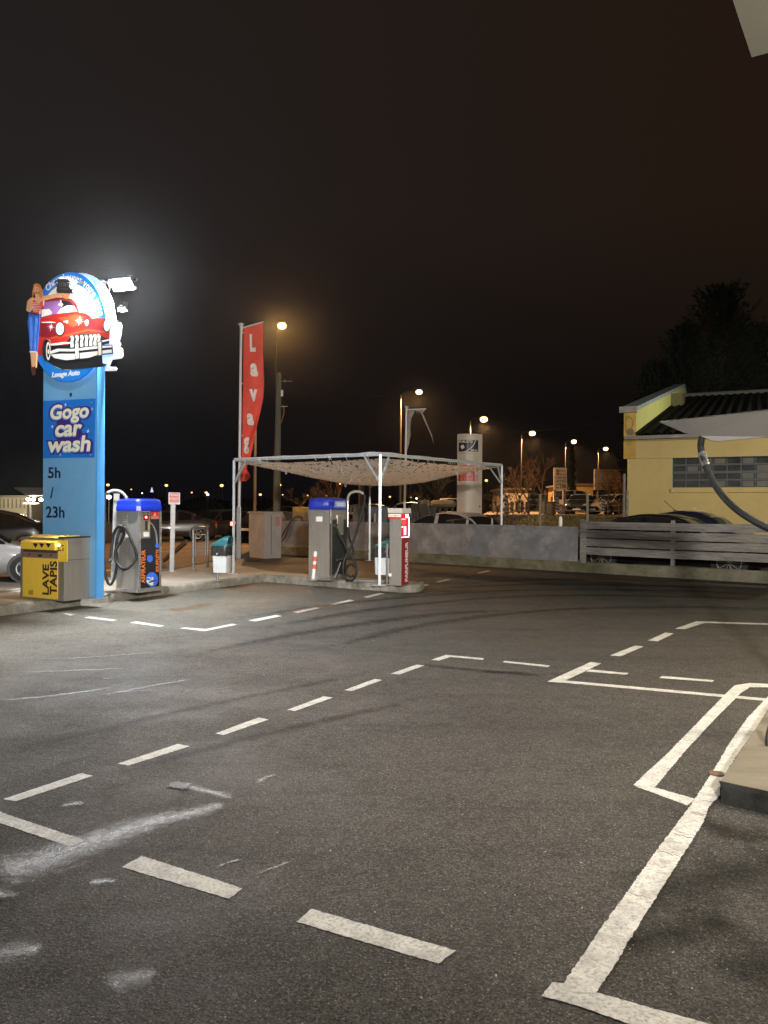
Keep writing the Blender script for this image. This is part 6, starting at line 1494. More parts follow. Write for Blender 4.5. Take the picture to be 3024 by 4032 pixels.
# ------------------------------------------------------------------ signs of the upper yard
def sign_board(name, px0, px1, py0, py1, d_, label, m_, zb, texts, posts=2, thick=0.25, cat='sign'):
    a, b = P(px0, py1, d_), P(px1, py0, d_); w_, h_ = b.x - a.x, b.z - a.z; o = empty(name, ((a.x + b.x) / 2, d_, zb), 0, label, cat)
    bm = BM(); box(bm, (0, 0, a.z - zb + h_ / 2), (w_, thick, h_), 0.01); bd = obj('board', bm, m_, o)
    bm = BM()
    for k in range(posts): x_ = 0 if posts == 1 else (-0.35 + 0.7 * k / (posts - 1)) * w_; box(bm, (x_, 0.02, (a.z - zb) / 2), (0.12, 0.12, a.z - zb))
    obj('leg', bm, lampmat, o)
    fr_ = Fr((0, -thick / 2 - 0.004, a.z - zb + h_ / 2), (1, 0, 0), (0, 0, 1))
    for t_, x0, y0, x1, y1, mm in texts:
        bm = BM(); text(bm, t_, fr_, (x0 - .5) * w_, (y0 - .5) * h_, (x1 - .5) * w_, (y1 - .5) * h_, 0.002, bold=0.03); b2_ = obj('lettering', bm, mm, None); b2_.parent = bd
    return o, bd, fr_, w_, h_
greyp = mat('grey sign print', (0.12, 0.10, 0.09), 0.5); boardw = mat('off white board', (0.40, 0.36, 0.30), 0.6, 0, 0.1, 3)
o, bd, fr_, w_, h_ = sign_board('centre_sign', 2180, 2231, 1842, 1928, 58.0, 'upright white sign lettered CTM beside the cypress, above the white van', boardw, 1.235,
    [("CENTRE", .1, .48, .92, .60, greyp), ("MONTAGE", .15, .33, .9, .44, greyp), ("CTM", .12, .05, .9, .28, greyp), ("pneus", .42, .80, .85, .88, greyp), ("service", .42, .66, .95, .74, greyp)])
bm = BM(); poly(bm, fr_, ell(-.24 * w_, .36 * h_, .12 * w_, .07 * h_, 20), 0.002, 0.02); poly(bm, fr_, ell(-.24 * w_, .22 * h_, .12 * w_, .07 * h_, 20), 0.002, 0.02); b_ = obj('logo', bm, greyp, None); b_.parent = bd
bbm = mat('pale billboard', (0.26, 0.21, 0.16), 0.6, 0, 0.5, 3)
o, bd, fr_, w_, h_ = sign_board('billboard', 2339, 2443, 1848, 1929, 60.0, 'wide billboard lettered NEU half hidden by branches beside the yellow building', bbm, 1.235,
    [("PNEU", .47, .06, .95, .30, mat('orange cream print', (0.55, 0.35, 0.2), 0.5))], posts=2)
bm = BM(); poly(bm, fr_, [(-.07 * w_, -.47 * h_), (.48 * w_, -.47 * h_), (.48 * w_, -.13 * h_), (-.07 * w_, -.13 * h_)], -0.001, 0.001); b_ = obj('lower_panel', bm, mat('brown red panel', (0.16, 0.055, 0.03), 0.5), None); b_.parent = bd
bm = BM(); poly(bm, fr_, [(-.5 * w_, -.11 * h_), (.5 * w_, -.11 * h_), (.5 * w_, -.08 * h_), (-.5 * w_, -.08 * h_)], 0.0, 0.06); poly(bm, fr_, [(-.5 * w_, .47 * h_), (.5 * w_, .47 * h_), (.5 * w_, .5 * h_), (-.5 * w_, .5 * h_)], 0.0, 0.06); b_ = obj('cross_bar', bm, mat('pale bar', (0.45, 0.38, 0.30), .5), None); b_.parent = bd
# bollards, wire fence, triangular sign
stripeb = [(1993, 1950, 2030), (2194, 1953, 2013), (2375, 1962, 2018)]
whitestr, blackstr = mat('bollard white', (0.45, 0.42, 0.38), .5), mat('bollard black', (0.02, 0.02, 0.02), .5)
for px, y0_, y1_ in stripeb:
    d_ = 43.0; a = P(px, y1_, d_); zt2 = ZH(px, y0_, d_); h_ = zt2 - a.z
    o = empty('striped_bollard', a, 0, {1993: 'black and white striped bollard in front of the shrub beside the canopy', 2194: 'black and white striped bollard in front of the white van', 2375: 'black and white striped bollard in front of the white car'}[px], 'bollard', 'striped bollards on the grass bank')
    bm = BM(); cyl(bm, (0, 0, 0), (0, 0, h_), 0.10, 16); obj('shaft', bm, whitestr, o, smooth=True)
    bm = BM()
    for k in range(5):
        z0 = h_ * (k + 0.15) / 5; rows = []
        for j in range(17):
            q = 2 * math.pi * j / 16; rows.append((bm.verts.new((0.104 * math.cos(q), 0.104 * math.sin(q), z0 + 0.10 * (1 - math.cos(q)) * 0.5)), bm.verts.new((0.104 * math.cos(q), 0.104 * math.sin(q), z0 + h_ * 0.1 + 0.10 * (1 - math.cos(q)) * 0.5))))
        for a_, b_ in zip(rows, rows[1:]): bm.faces.new((a_[0], b_[0], b_[1], a_[1]))
    obj('stripe', bm, blackstr, o)
d_ = 27.0; o = empty('wire_fence', (P(2220, 2000, d_).x, d_, 0), 0, 'sparse wire fence on pale posts before the grass bank', 'fence')
for px, y0_ in ((2127, 1945), (2313, 1937), (2470, 1930)):
    a = P(px, 2060, d_); bm = BM(); tube(bm, [(a.x, d_, 0.0), (P(px, y0_, d_).x, d_, ZH(px, y0_, d_))], 0.045, 10); obj('post', bm, mat('pale concrete post', (0.20, 0.18, 0.15), 0.8, 0, 0.3, 6), o, world_space=True)
bm = BM()
for k in range(10):
    z_ = 0.4 + 0.19 * k; pts_ = [(P(1960 + 510 * t / 20, 2000, d_).x, d_, z_ - 0.02 * math.sin(t * 0.9)) for t in range(21)]; tube(bm, pts_, 0.0025, 4)
for k in range(0): x_ = P(1960 + 8.5 * k, 2000, d_).x; tube(bm, [(x_, d_, 0.4), (x_, d_, 2.1)], 0.002, 3)
obj('wire', bm, galv, o, world_space=True)
o = empty('warning_triangle', P(2147, 1938, 50.0) - Vector((0, 0, 0)), 0, 'small triangular road sign with red border left of the white van', 'road sign'); 
fr_ = Fr((0, 0, 0), (1, 0, 0), (0, 0, 1)); bm = BM(); poly(bm, fr_, [(-.17, -.16), (.17, -.16), (0, .20)], 0, 0.02); obj('plate', bm, redp, o)
bm = BM(); poly(bm, fr_, [(-.10, -.11), (.10, -.11), (0, .11)], 0.021, 0.026); obj('plate_field', bm, boardw, o)
bm = BM(); cyl(bm, (0, 0.03, -.16), (0, 0.03, -(o.location.z - 1.235)), 0.03, 8); obj('post', bm, galv, o)
o = empty('gate_pillar', (P(2142, 2000, 50).x, 50.0, 1.235), 0, 'cream gate pillar and panel left of the white van', 'gate')
bm = BM(); x_ = 0.55; box(bm, (0.0, 0, 0.45), (0.14, 0.14, 0.9)); box(bm, (0.42, 0, 0.42), (0.6, 0.06, 0.84)); obj('panel', bm, mat('cream gate', (0.38, 0.28, 0.15), .7, 0, .2, 3), o)
bm = BM(); box(bm, (0.11, -0.01, 0.42), (0.05, 0.1, 0.8)); box(bm, (0.42, -0.04, 0.8), (0.62, 0.04, 0.03)); obj('frame', bm, blackp, o)

# ------------------------------------------------------------------ yellow building
aB = R(-26); br_, bu_ = rz_dirs(aB); bd_ = Vector((math.sin(R(26)), math.cos(R(26)), 0))   # depth direction
b0 = P(2469, 2010, 28.0).xy.to_3d(); fb = PF(b0, br_, bu_)
bldg = empty('yellow_building', b0, aB, 'yellow rendered workshop with a long barred window and dark corrugated roof', 'building')
ywall = mat('yellow render', (0.48, 0.37, 0.16), 0.9, 0, 0.10, 1.2, 0.35, 40, dirt=(0.33, 0.23, 0.085), dscale=0.6, damt=0.5)
ylit = mat('greenlit render', (0.52, 0.50, 0.18), 0.9, 0, 0.06, 1.0)  # wall render with the greenish lamplight put into its colour
Wb = 16.0; wx0 = fb.px(2646, 1850)[0]; wz0 = fb.px(2700, 1920)[1]; wz1 = fb.px(2700, 1800)[1]; ez = fb.px(2600, 1722)[1]
rec = 0.22
wx1 = wx0 + 8.0
bm = BM()     # wall with a window opening: lower, left, right, upper blocks butted together
for a0, b0_, a1, b1 in ((0, -0.2, Wb, wz0), (0, wz0, wx0, wz1), (wx1, wz0, Wb, wz1)): prism(bm, [fb(a0, b0_), fb(a1, b0_), fb(a1, b1), fb(a0, b1)], fb.n * -0.35)
prism(bm, [fb(0, wz1, 0.0), fb(Wb, wz1, 0.0), fb(Wb, ez, 0.0), fb(0, ez, 0.0)], fb.n * -0.35)
prism(bm, [fb(-0.12, wz1 - 0.02, 0.06), fb(Wb, wz1 - 0.02, 0.06), fb(Wb, ez - 0.003, 0.06), fb(-0.12, ez - 0.003, 0.06)], fb.n * -0.058)
obj('wall', bm, ywall, bldg, world_space=True)
bm = BM(); prism(bm, [fb(0.0, -0.2, -0.351), fb(0.0, ez, -0.351), fb(0.0, ez, -0.351) + bd_ * 20, fb(0.0, -0.2, -0.351) + bd_ * 20], br_ * 0.3); obj('side_wall', bm, ywall, bldg, world_space=True)
# window
bm = BM(); prism(bm, [fb(wx0, wz0, -rec), fb(wx1, wz0, -rec), fb(wx1, wz1, -rec), fb(wx0, wz1, -rec)], fb.n * -0.02)
winm = mat('frosted panes', (0.045, 0.05, 0.052), 0.7, 0, 0.5, 1.4, spec=0.1)
win = obj('window', bm, winm, bldg, world_space=True)
bm = BM()
npan = 18; pw_ = (wx1 - wx0) / npan
for k in range(npan + 1): prism(bm, [fb(wx0 + pw_ * k - 0.022, wz0, -rec + 0.001), fb(wx0 + pw_ * k + 0.022, wz0, -rec + 0.001), fb(wx0 + pw_ * k + 0.022, wz1, -rec + 0.001), fb(wx0 + pw_ * k - 0.022, wz1, -rec + 0.001)], fb.n * 0.03)
for k in range(5):
    z_ = wz0 + (wz1 - wz0) * k / 4; hw = 0.03 if k != 2 else 0.045; prism(bm, [fb(wx0, z_ - hw, -rec + 0.004), fb(wx1, z_ - hw, -rec + 0.004), fb(wx1, z_ + hw, -rec + 0.004), fb(wx0, z_ + hw, -rec + 0.004)], fb.n * 0.03)
kid('window_bars', bm, mat('dark window frame', (0.035, 0.035, 0.035), .5), win)
random.seed(11); bm = BM()
for i in range(9):
    for j in range(4):
        if random.random() < 0.45: z_ = wz0 + (wz1 - wz0) * (j + .15) / 4; x_ = wx0 + pw_ * (i + .12); prism(bm, [fb(x_, z_, -rec + 0.0005), fb(x_ + pw_ * .76, z_, -rec + 0.0005), fb(x_ + pw_ * .76, z_ + (wz1 - wz0) * .17, -rec + .0005), fb(x_, z_ + (wz1 - wz0) * .17, -rec + .0005)], fb.n * 0.001)
kid('pane', bm, mat('paper behind panes', (0.10, 0.097, 0.085), .6, 0, .2, 3), win)
bm = BM(); prism(bm, [fb(wx0 - 0.02, wz0 - 0.17, 0.0), fb(wx1, wz0 - 0.17, 0.0), fb(wx1, wz0 - 0.005, 0.0), fb(wx0 - 0.02, wz0 - 0.005, 0.0)], fb.n * 0.09); obj('sill', bm, ywall, bldg, world_space=True)
bm = BM(); prism(bm, [fb(wx0 - 0.002, wz0, -0.002), fb(wx0 + 0.004, wz0, -0.002), fb(wx0 + 0.004, wz1, -0.002), fb(wx0 - 0.002, wz1, -0.002)], fb.n * -(rec - 0.004)); obj('window_reveal', bm, mat('greenlit reveal', (0.62, 0.62, 0.36), .8), bldg, world_space=True)  # greenish light on the reveal is put into its colour
# roof: corrugated slope up to the ridge
rise = (ZH(2720, 1578, 45.5) - ez) ; run = 19.0; sl = (bd_ * run + Vector((0, 0, rise))); up_n = br_.cross(sl).normalized()
if up_n.z < 0: up_n = -up_n
def roofpt(a_, t_, off=0.0): return fb(a_, ez + 0.06, 0.35) + sl * t_ + up_n * off
bm = BM(); nc = 200; rows = []
x0_, x1_ = 0.30, Wb
for k in range(nc + 1):
    a_ = x0_ + (x1_ - x0_) * k / nc; h_ = 0.045 * math.cos(k * math.pi / 2.5); rows.append([bm.verts.new(roofpt(a_, t_, h_ + 0.05)) for t_ in (0, 0.5, 1.0)])
for a_, b_ in zip(rows, rows[1:]):
    for k in range(2): bm.faces.new((a_[k], b_[k], b_[k + 1], a_[k + 1]))
obj('roof', bm, mat('dark corrugated sheet', (0.0045, 0.0045, 0.0045), 0.85, 0.0, 0.6, 2.5, spec=0.1), bldg, world_space=True)
bm = BM(); a, b = roofpt(0.3, 1.0, 0.10), roofpt(Wb, 1.0, 0.10); tube(bm, [a, b], 0.14, 8); obj('ridge_cap', bm, mat('grey ridge', (0.10, 0.10, 0.095), .8), bldg, world_space=True)
bm = BM(); a, b = fb(-0.05, ez - 0.02, 0.42), fb(Wb, ez - 0.02, 0.42); bar(bm, a, b, 0.13, 0.12); obj('gutter', bm, mat('grey gutter', (0.16, 0.15, 0.14), .5, .3, .2, 5), bldg, world_space=True)
# gable parapet at the left end: front pillar, pale inner face, coping
px1 = 0.42; pf = ZH(2480, 1622, 28.2)
ridge_l = (run + 0.0); ph = lambda t_: (pf + (ZH(2716, 1528, 45.5) - pf) * t_)
bm = BM(); base_ = [fb(-0.12, wz1 + 0.0, 0.075), fb(-0.12, pf, 0.075), fb(-0.12, ph(1.0), 0.075) + bd_ * run, fb(-0.12, ph(0.72), 0.075) + bd_ * (run + 5), fb(-0.12, ez - 1, 0.075) + bd_ * (run + 5)]
prism(bm, base_, br_ * px1); obj('parapet', bm, ylit, bldg, world_space=True)
bm = BM(); prism(bm, [fb(-0.125, wz1 - 0.02, 0.078), fb(-0.12 + px1 + 0.004, wz1 - 0.02, 0.078), fb(-0.12 + px1 + 0.004, pf, 0.078), fb(-0.125, pf, 0.078)], fb.n * 0.01); obj('pillar', bm, mat('stained yellow render', (0.46, 0.30, 0.07), .9, 0, .2, 2, dirt=(0.16, .10, .03), dscale=3, damt=.7), bldg, world_space=True)
bm = BM()
a0_, a1_, a2_ = fb(-0.12 + px1 / 2, pf + 0.07, 0.2), fb(-0.12 + px1 / 2, ph(1.0) + 0.07, 0.075) + bd_ * run, fb(-0.12 + px1 / 2, ph(0.72) + 0.07, 0.075) + bd_ * (run + 5)
bar(bm, a0_, a1_, px1 + 0.14, 0.15); bar(bm, a1_, a2_, px1 + 0.14, 0.15); obj('coping', bm, mat('grey blue coping', (0.27, 0.30, 0.34), .7, 0, .25, 4), bldg, world_space=True)
bm = BM(); bar(bm, fb(-0.27, pf + 0.04, 0.14), fb(0.34, pf + 0.04, 0.14), 0.16, 0.22); obj('cornice', bm, mat('grey cornice', (0.25, 0.23, 0.21), .8, 0, .25, 6), bldg, world_space=True)
bm = BM(); cyl(bm, fb(0.12, pf - 0.75, 0.09), fb(0.12, pf - 0.75, 0.16), 0.11, 16); tube(bm, spline([fb(0.12, pf - 0.7, 0.1), fb(0.2, pf - 0.4, 0.1), fb(0.0, pf - 0.2, 0.1), fb(-0.05, pf - 0.6, 0.1), fb(0.1, pf - 1.1, 0.1)], 6), 0.008, 5); obj('wall_fitting', bm, greyp, bldg, world_space=True)
bm = BM(); c_ = fb(px1 - 0.1, 0, 0.05) + bd_ * 12.8; c_ = fb(px1 + 0.15, 0, 0.05) + bd_ * 12.8; c_.z = roofpt(0.3, 0.67).z + 0.1; box(bm, c_, (0.5, 1.6, 1.0), rz=aB); obj('chimney', bm, mat('brown chimney', (0.12, 0.10, 0.05), .9), bldg, world_space=True)
bm = BM(); a = fb(0.02, 0.0, 0.1); cyl(bm, fb(-0.10, -0.1, 0.05), fb(-0.10, 2.9, 0.05), 0.055, 10); obj('downpipe', bm, lampmat, bldg, world_space=True)

lamp('workshop_yard_light', 'POINT', (19.5, 29.0, 7.0), 700, (0.95, 1.0, 0.74), size=0.2)
# other far buildings
def slab(name, x0, x1, y0, y1, d_, depth, m_, lab, zb=0.0, cat='building', roof_m=None):
    a, b = P(x0, y1, d_), P(x1, y0, d_); o = empty(name, ((a.x + b.x) / 2, d_, zb), 0, lab, cat); w_ = b.x - a.x
    bm = BM(); box(bm, (0, depth / 2, (b.z - zb) / 2), (w_, depth, b.z - zb)); obj('wall', bm, m_, o)
    bm = BM(); box(bm, (0, depth / 2, b.z - zb + 0.1), (w_ + 0.4, depth + 0.4, 0.2)); obj('roof', bm, roof_m or lampmat, o); return o, w_, b.z - zb
o, w_, h_ = slab('warehouse', 1985, 2085, 1930, 1990, 75, 8, mat('pale warehouse wall', (0.28, 0.24, 0.2), .8, 0, .2, .6), 'low pale warehouse behind the bare shrubs beside the canopy', 0)
bm = BM(); [box(bm, (-w_ / 2 + w_ * (k + .5) / 5, -0.03, 1.8), (w_ * .12, 0.06, 1.0)) for k in range(5)]; obj('window', bm, glass, o)
o, w_, h_ = slab('workshop', 2240, 2335, 1912, 1990, 78, 10, mat('ochre wall', (0.30, 0.20, 0.06), .8, 0, .15, .6), 'low ochre workshop right of the cypress', 0)
bm = BM(); box(bm, (0, -0.03, h_ * .3), (w_ * .2, 0.06, h_ * .5)); obj('door', bm, greyp, o)
o, w_, h_ = slab('retail_shed', -120, 105, 1958, 1992, 85, 12, mat('cream shed wall', (0.30, 0.27, 0.19), .8, 0, .3, .5), 'long low lit shed at the far left', 0)
bm = BM(); [box(bm, (-w_ / 2 + w_ * (k + .5) / 14, -0.03, h_ * .72), (0.12, 0.08, h_ * .4)) for k in range(14)]; obj('pilaster', bm, greyp, o)
lamp('shed_light', 'AREA', (P(40, 1950, 82).x, 82, 2.9), 110, (1, .86, .62), (P(40, 1950, 85).x, 86, 1.5), 6)
# filling station canopy far left
o = empty('station_canopy', P(130, 1990, 72).xy.to_3d(), 0, 'distant filling station canopy with three glaring white lights', 'canopy')
a = P(57, 1923, 72); b = P(240, 1926, 72); c_ = P(240, 1952, 68); d__ = P(108, 1952, 68)
bm = BM(); prism(bm, [a, b, P(240, 1926, 80), P(70, 1923, 80)], (0, 0, 0.10)); prism(bm, [a, b, c_, d__], (0, 0.5, 0.0)); obj('fascia', bm, mat('station white', (0.5, 0.45, 0.42), .6, 0, .05), o, world_space=True)
bm = BM()
for px in (120, 200): q_ = P(px, 1960, 74); cyl(bm, (q_.x, 74, 0), (q_.x, 74, P(px, 1940, 74).z), 0.2, 8)
obj('column', bm, lampmat, o, world_space=True)
for px in (111, 131, 161):
    bm = BM(); q_ = P(px, 1967, 70); bmesh.ops.create_uvsphere(bm, u_segments=12, v_segments=8, radius=1, matrix=Matrix.Translation(q_) @ Matrix.Diagonal((.17, .12, .12, 1))); obj('light', bm, emis('station light', (1, .92, .75), 60), o, world_space=True)
bm = BM(); q_ = P(122, 1982, 70); box(bm, q_, (1.2, 0.5, 0.10)); obj('shelf', bm, white, o, world_space=True)
lamp('station_light', 'POINT', P(131, 1972, 68), 500, (1, .9, .7), size=0.3)
# lit church spire far away
o = empty('church_spire', (P(598, 1950, 260).x, 260, 0), 0, 'tiny floodlit pale church spire on the horizon', 'church')
bm = BM(); zt_ = ZH(598, 1918, 260); zb3 = ZH(598, 1938, 260); tube(bm, [(0, 0, zb3), (0, 0, zt_)], [0.62, 0.04], 6); obj('spire', bm, emis('glowing stone', (0.5, 0.55, 0.8), 0.5), o)  # spire glows by itself in place of floodlights
bm = BM(); box(bm, (0, 0, zb3 / 2), (1.3, 1.3, zb3)); obj('tower', bm, greyp, o)

# ------------------------------------------------------------------ trees
bark = mat('bark', (0.075, 0.052, 0.032), 0.9, 0, 0.3, 6); twigm = mat('twigs', (0.11, 0.068, 0.036), 0.9, 0, 0.3, 6)
def bare_tree(px, d_, h_, label, seed, spread=0.5, zb=0.0, levels=5, name='bare_tree', twig=twigm, fork=3, group='bare winter trees', cat='tree', th=0.09, x=None):
    rnd = random.Random(seed); x_ = P(px, 2000, d_).x if x is None else x; o = empty(name, (x_, d_, zb), 0, label, cat, group)
    tr, cr = BM(), BM()
    def grow(p_, dr, ln, r_, lv):
        q_ = p_ + dr * ln; mid = p_ + dr * ln * 0.5 + Vector((rnd.uniform(-1, 1), rnd.uniform(-1, 1), 0)) * ln * 0.05
        tube(tr if lv >= levels - 1 else cr, [p_, mid, q_], [r_, r_ * .85, r_ * .68], 5 if lv > 1 else 3, caps=False)
        if lv <= 0: return
        for k in range(fork if lv > 1 else fork + 1):
            nd = (dr + Vector((rnd.uniform(-1, 1), rnd.uniform(-1, 1), rnd.uniform(-.3, .5))) * spread).normalized()
            grow(p_.lerp(q_, rnd.uniform(0.55, 1.0)), nd, ln * rnd.uniform(0.62, 0.82), r_ * 0.6, lv - 1)
    grow(Vector((0, 0, 0)), Vector((0, 0, 1)), h_ * 0.33, th, levels)
    obj('trunk', tr, bark, o); obj('crown', cr, twig, o); return o
bare_tree(1722, 40, 5.2, 'tall bare tree with upright limbs left of the advertising column', 5, 0.55)
bare_tree(1690, 46, 3.6, 'smaller bare tree behind the draped sheet', 8, 0.7)
bare_tree(1290, 48, 4.0, 'wide bare tree under the left half of the net', 12, 0.8)
bare_tree(1215, 52, 3.4, 'low bare tree above the chain link fence', 15, 0.85)
bare_tree(1325, 60, 5.6, 'bare tree whose reddish tip shows above the net', 21, 0.45, twig=mat('red twigs', (0.16, 0.06, 0.03), .9))
bare_tree(1960, 47, 3.6, 'bare shrubby tree between the advertising column and canopy post', 31, 0.9, zb=0.6, th=.06)
bare_tree(2080, 50, 4.2, 'broad bare tree left of the centre sign', 37, 0.85, zb=1.0)
bare_tree(2045, 60, 5.0, 'bare tree behind the slim lamp post', 39, 0.75, zb=1.0)
bare_tree(2135, 62, 6.0, 'bare brown tree just left of the centre sign', 41, 0.6, zb=1.0)
bare_tree(2395, 50, 3.2, 'bare tree whose branches cross the billboard', 47, 0.95, zb=1.2)
bare_tree(2440, 52, 3.4, 'bare tree at the left corner of the yellow building', 49, 0.8, zb=1.2)
# climbing shrub beside the canopy post
leafb = mat('dry leaves', (0.13, 0.075, 0.04), .85, 0, .5, 9)
def leafcloud(bm, n_, fn, s=(0.03, 0.07), rnd=random):
    for k in range(n_):
        p_ = fn(); a_ = Vector((rnd.uniform(-1, 1), rnd.uniform(-1, 1), rnd.uniform(-1, 1))).normalized(); b_ = a_.orthogonal().normalized(); q = rnd.uniform(*s); c2 = a_.cross(b_)
        bm.faces.new([bm.verts.new(v) for v in (p_ - b_ * q, p_ + c2 * q * .5, p_ + b_ * q, p_ - c2 * q * .5)])
o = bare_tree(2005, 25.5, 1.9, 'brown leafy shrub at the right of the canopy corner post', 55, 1.0, levels=4, name='shrub', group=None, cat='shrub', th=.03)
bm = BM(); c_ = Vector((0, 0, 0)); leafcloud(bm, 900, lambda: Vector((random.gauss(0, .30), random.gauss(0, .3), abs(random.gauss(1.15, .5))))); obj('leaves', bm, leafb, o)
# cypress behind the centre sign
def conifer(name, x_, y_, zb, h_, r_, label, m_, n_, seed, cat='tree', drop=0.0, s=(0.06, 0.16), power=1.0):
    rnd = random.Random(seed); o = empty(name, (x_, y_, zb), 0, label, cat)
    bm = BM(); tube(bm, [(0, 0, 0), (0, 0, h_ * .92)], [r_ * .10 + .06, .03], 8); obj('trunk', bm, bark, o); bm = BM()
    for k in range(n_):
        t_ = rnd.random() ** 1.25; ang = rnd.uniform(0, 6.28); lobe = 0.72 + 0.28 * math.sin(ang * 3 + t_ * 9 + seed) + 0.18 * math.sin(t_ * 46 + ang * 2)
        rr_ = r_ * (1 - t_) ** power * lobe * (rnd.random() ** 0.35); z_ = h_ * (0.06 + 0.94 * t_) - drop * rr_
        p_ = Vector((math.cos(ang) * rr_, math.sin(ang) * rr_, z_)); q = rnd.uniform(*s)
        out = Vector((math.cos(ang), math.sin(ang), 0.55 + rnd.uniform(-.4, .5))).normalized(); sd = Vector((-math.sin(ang), math.cos(ang), rnd.uniform(-.3, .3)))
        bm.faces.new([bm.verts.new(v) for v in (p_ - sd * q * .4, p_ + out * q * .3 - sd * q * .2, p_ + out * q * 1.5, p_ + sd * q * .4)])
    obj('crown', bm, m_, o); return o
darkleaf = mat('dark conifer foliage', (0.020, 0.030, 0.018), .85, 0, .5, 2)
conifer('cypress', P(2236, 1900, 63).x + 0.3, 63, 1.2, ZH(2225, 1758, 63) - 1.2, 0.62, 'slim dark cypress immediately right of the centre sign', darkleaf, 5000, 3, s=(0.08, 0.2), power=0.75)
# big fir behind the building
xf = P(2850, 1500, 62).x
def bigfir(x_, y_, h_, r_, label, seed, lean=0):
    rnd = random.Random(seed); o = empty('fir_tree', (x_, y_, 0), 0, label, 'tree', 'dark firs behind the yellow building')
    bm = BM(); tube(bm, [(0, 0, 0), (0, 0, h_ * .95)], [.45, .05], 10); obj('trunk', bm, bark, o); bm = BM()
    nb_ = 330
    for k in range(nb_):      # boughs: upswept sprays
        t_ = (k / nb_) ** 0.85; ang = k * 2.399 + rnd.uniform(-.4, .4); z0 = h_ * (0.10 + 0.88 * t_); ln = r_ * (1 - t_) ** 0.62 * rnd.uniform(.5, 1.3) + 0.35; up_ = 0.35 + 0.9 * t_
        for j in range(46):
            u_ = rnd.random() ** .7; w_ = (1 - u_) * ln * 0.13 + 0.07
            p_ = Vector((math.cos(ang), math.sin(ang), 0)) * ln * u_ + Vector((0, 0, z0 + up_ * ln * u_ * u_ * .8)) + Vector((rnd.gauss(0, w_), rnd.gauss(0, w_), rnd.gauss(0, w_ * .7)))
            q = rnd.uniform(.10, .24); out = Vector((math.cos(ang) + rnd.uniform(-.5, .5), math.sin(ang) + rnd.uniform(-.5, .5), .8 + rnd.uniform(-.6, .5))).normalized(); sd = out.orthogonal().normalized()
            bm.faces.new([bm.verts.new(v) for v in (p_ - sd * q * .45, p_ + out * q * 1.7, p_ + sd * q * .45)])
    obj('crown', bm, darkleaf, o); return o
bigfir(P(2840, 1500, 60).x, 60, ZH(2840, 1128, 60), 5.6, 'tallest dark fir rising behind the roof ridge', 1)
bigfir(P(2700, 1500, 57).x, 57, ZH(2700, 1290, 57), 3.6, 'lower dark fir at the left of the tallest one, above the gable', 2)
bigfir(P(3010, 1500, 62).x, 62, ZH(3010, 1285, 62), 5.6, 'dark fir cut by the right edge of the picture', 3)
bigfir(P(2590, 1500, 58).x, 58, ZH(2590, 1430, 58), 2.7, 'smallest dark fir, leftmost above the pillar of the building', 4)

# ------------------------------------------------------------------ wash bay parts at the right
grm = mat('grey panel', (0.08, 0.075, 0.068), 0.55, 0.0, 0.06, 1.2, rvar=0.08)
bo = empty('overhead_boom', P(2990, 1700, 6.6).xy.to_3d(), 0, 'pointed grey overhead boom panel with a thick black hose hanging from it', 'hose boom')
pts_ = [(2596, 1661, 6.9), (2700, 1651, 6.6), (3024, 1616, 5.9), (3300, 1586, 5.4), (3300, 1700, 5.6), (3024, 1720, 6.05), (2960, 1724, 6.2), (2880, 1733, 6.35), (2822, 1738, 6.45), (2800, 1734, 6.5), (2758, 1716, 6.6), (2725, 1706, 6.68), (2700, 1706, 6.72)]
wp = [P(*q) for q in pts_]; bm = BM()
prism(bm, wp, Vector((0.01, 0.03, 0.0))); obj('panel', bm, grm, bo, world_space=True)
bm = BM(); tube(bm, [wp[0] + Vector((0, -.004, 0.004)), wp[1] + Vector((0, -.004, 0.004)), wp[2] + Vector((0, -.004, 0.006)), wp[3] + Vector((0, -.004, 0.008))], [0.003, 0.004, 0.007, 0.009], 8); obj('edge_trim', bm, chrome, bo, world_space=True)
zh = lambda L_: [P(2324 + a / 2.37, 1500 + b / 2.37, dd) for a, b, dd in L_]
bm = BM(); hp = spline(zh([(1050, 505, 6.62), (1036, 560, 6.6), (1032, 620, 6.58), (1046, 700, 6.54), (1075, 780, 6.5), (1110, 860, 6.45), (1160, 960, 6.38), (1220, 1050, 6.3), (1300, 1140, 6.2), (1400, 1225, 6.1), (1500, 1290, 6.0), (1600, 1345, 5.92), (1700, 1388, 5.85), (1850, 1430, 5.75)]), 20)
tube(bm, hp, [0.0285 if i % 2 else 0.0265 for i in range(len(hp))], 16); obj('hose', bm, mat('matt black hose', (0.005, 0.005, 0.005), 0.6, 0, 0.2, 20, spec=0.12), bo, smooth=True, world_space=True)
bm = BM(); tube(bm, zh([(1040, 670, 6.555), (1058, 735, 6.53), (1082, 795, 6.495)]), 0.0325, 16); cyl(bm, *zh([(1064, 660, 6.5), (1092, 760, 6.46)]), 0.006, 6); obj('hose_cuff', bm, mat('grey cuff', (0.02, 0.02, 0.02), .5), bo, smooth=True, world_space=True)
bm = BM(); c3 = P(3300, 1640, 5.5); cyl(bm, (c3.x, c3.y, 0.1), (c3.x, c3.y, c3.z + 0.1), 0.05, 12); obj('mast', bm, galv, bo, world_space=True)
bo.location = (c3.x, c3.y, 0.108)
mmv = Matrix.Translation((0, 0, 0))
for ch in bo.children:
    ch.location = ch.location - (Vector((c3.x, c3.y, 0.108)) - P(2990, 1700, 6.6).xy.to_3d())
bm = BM()
o = empty('hanging_hose_end', P(3034, 3050, 4.75).xy.to_3d() + Vector((0, 0, 0.108)), 0, 'black hose end just entering at the right edge above the island', 'hose')
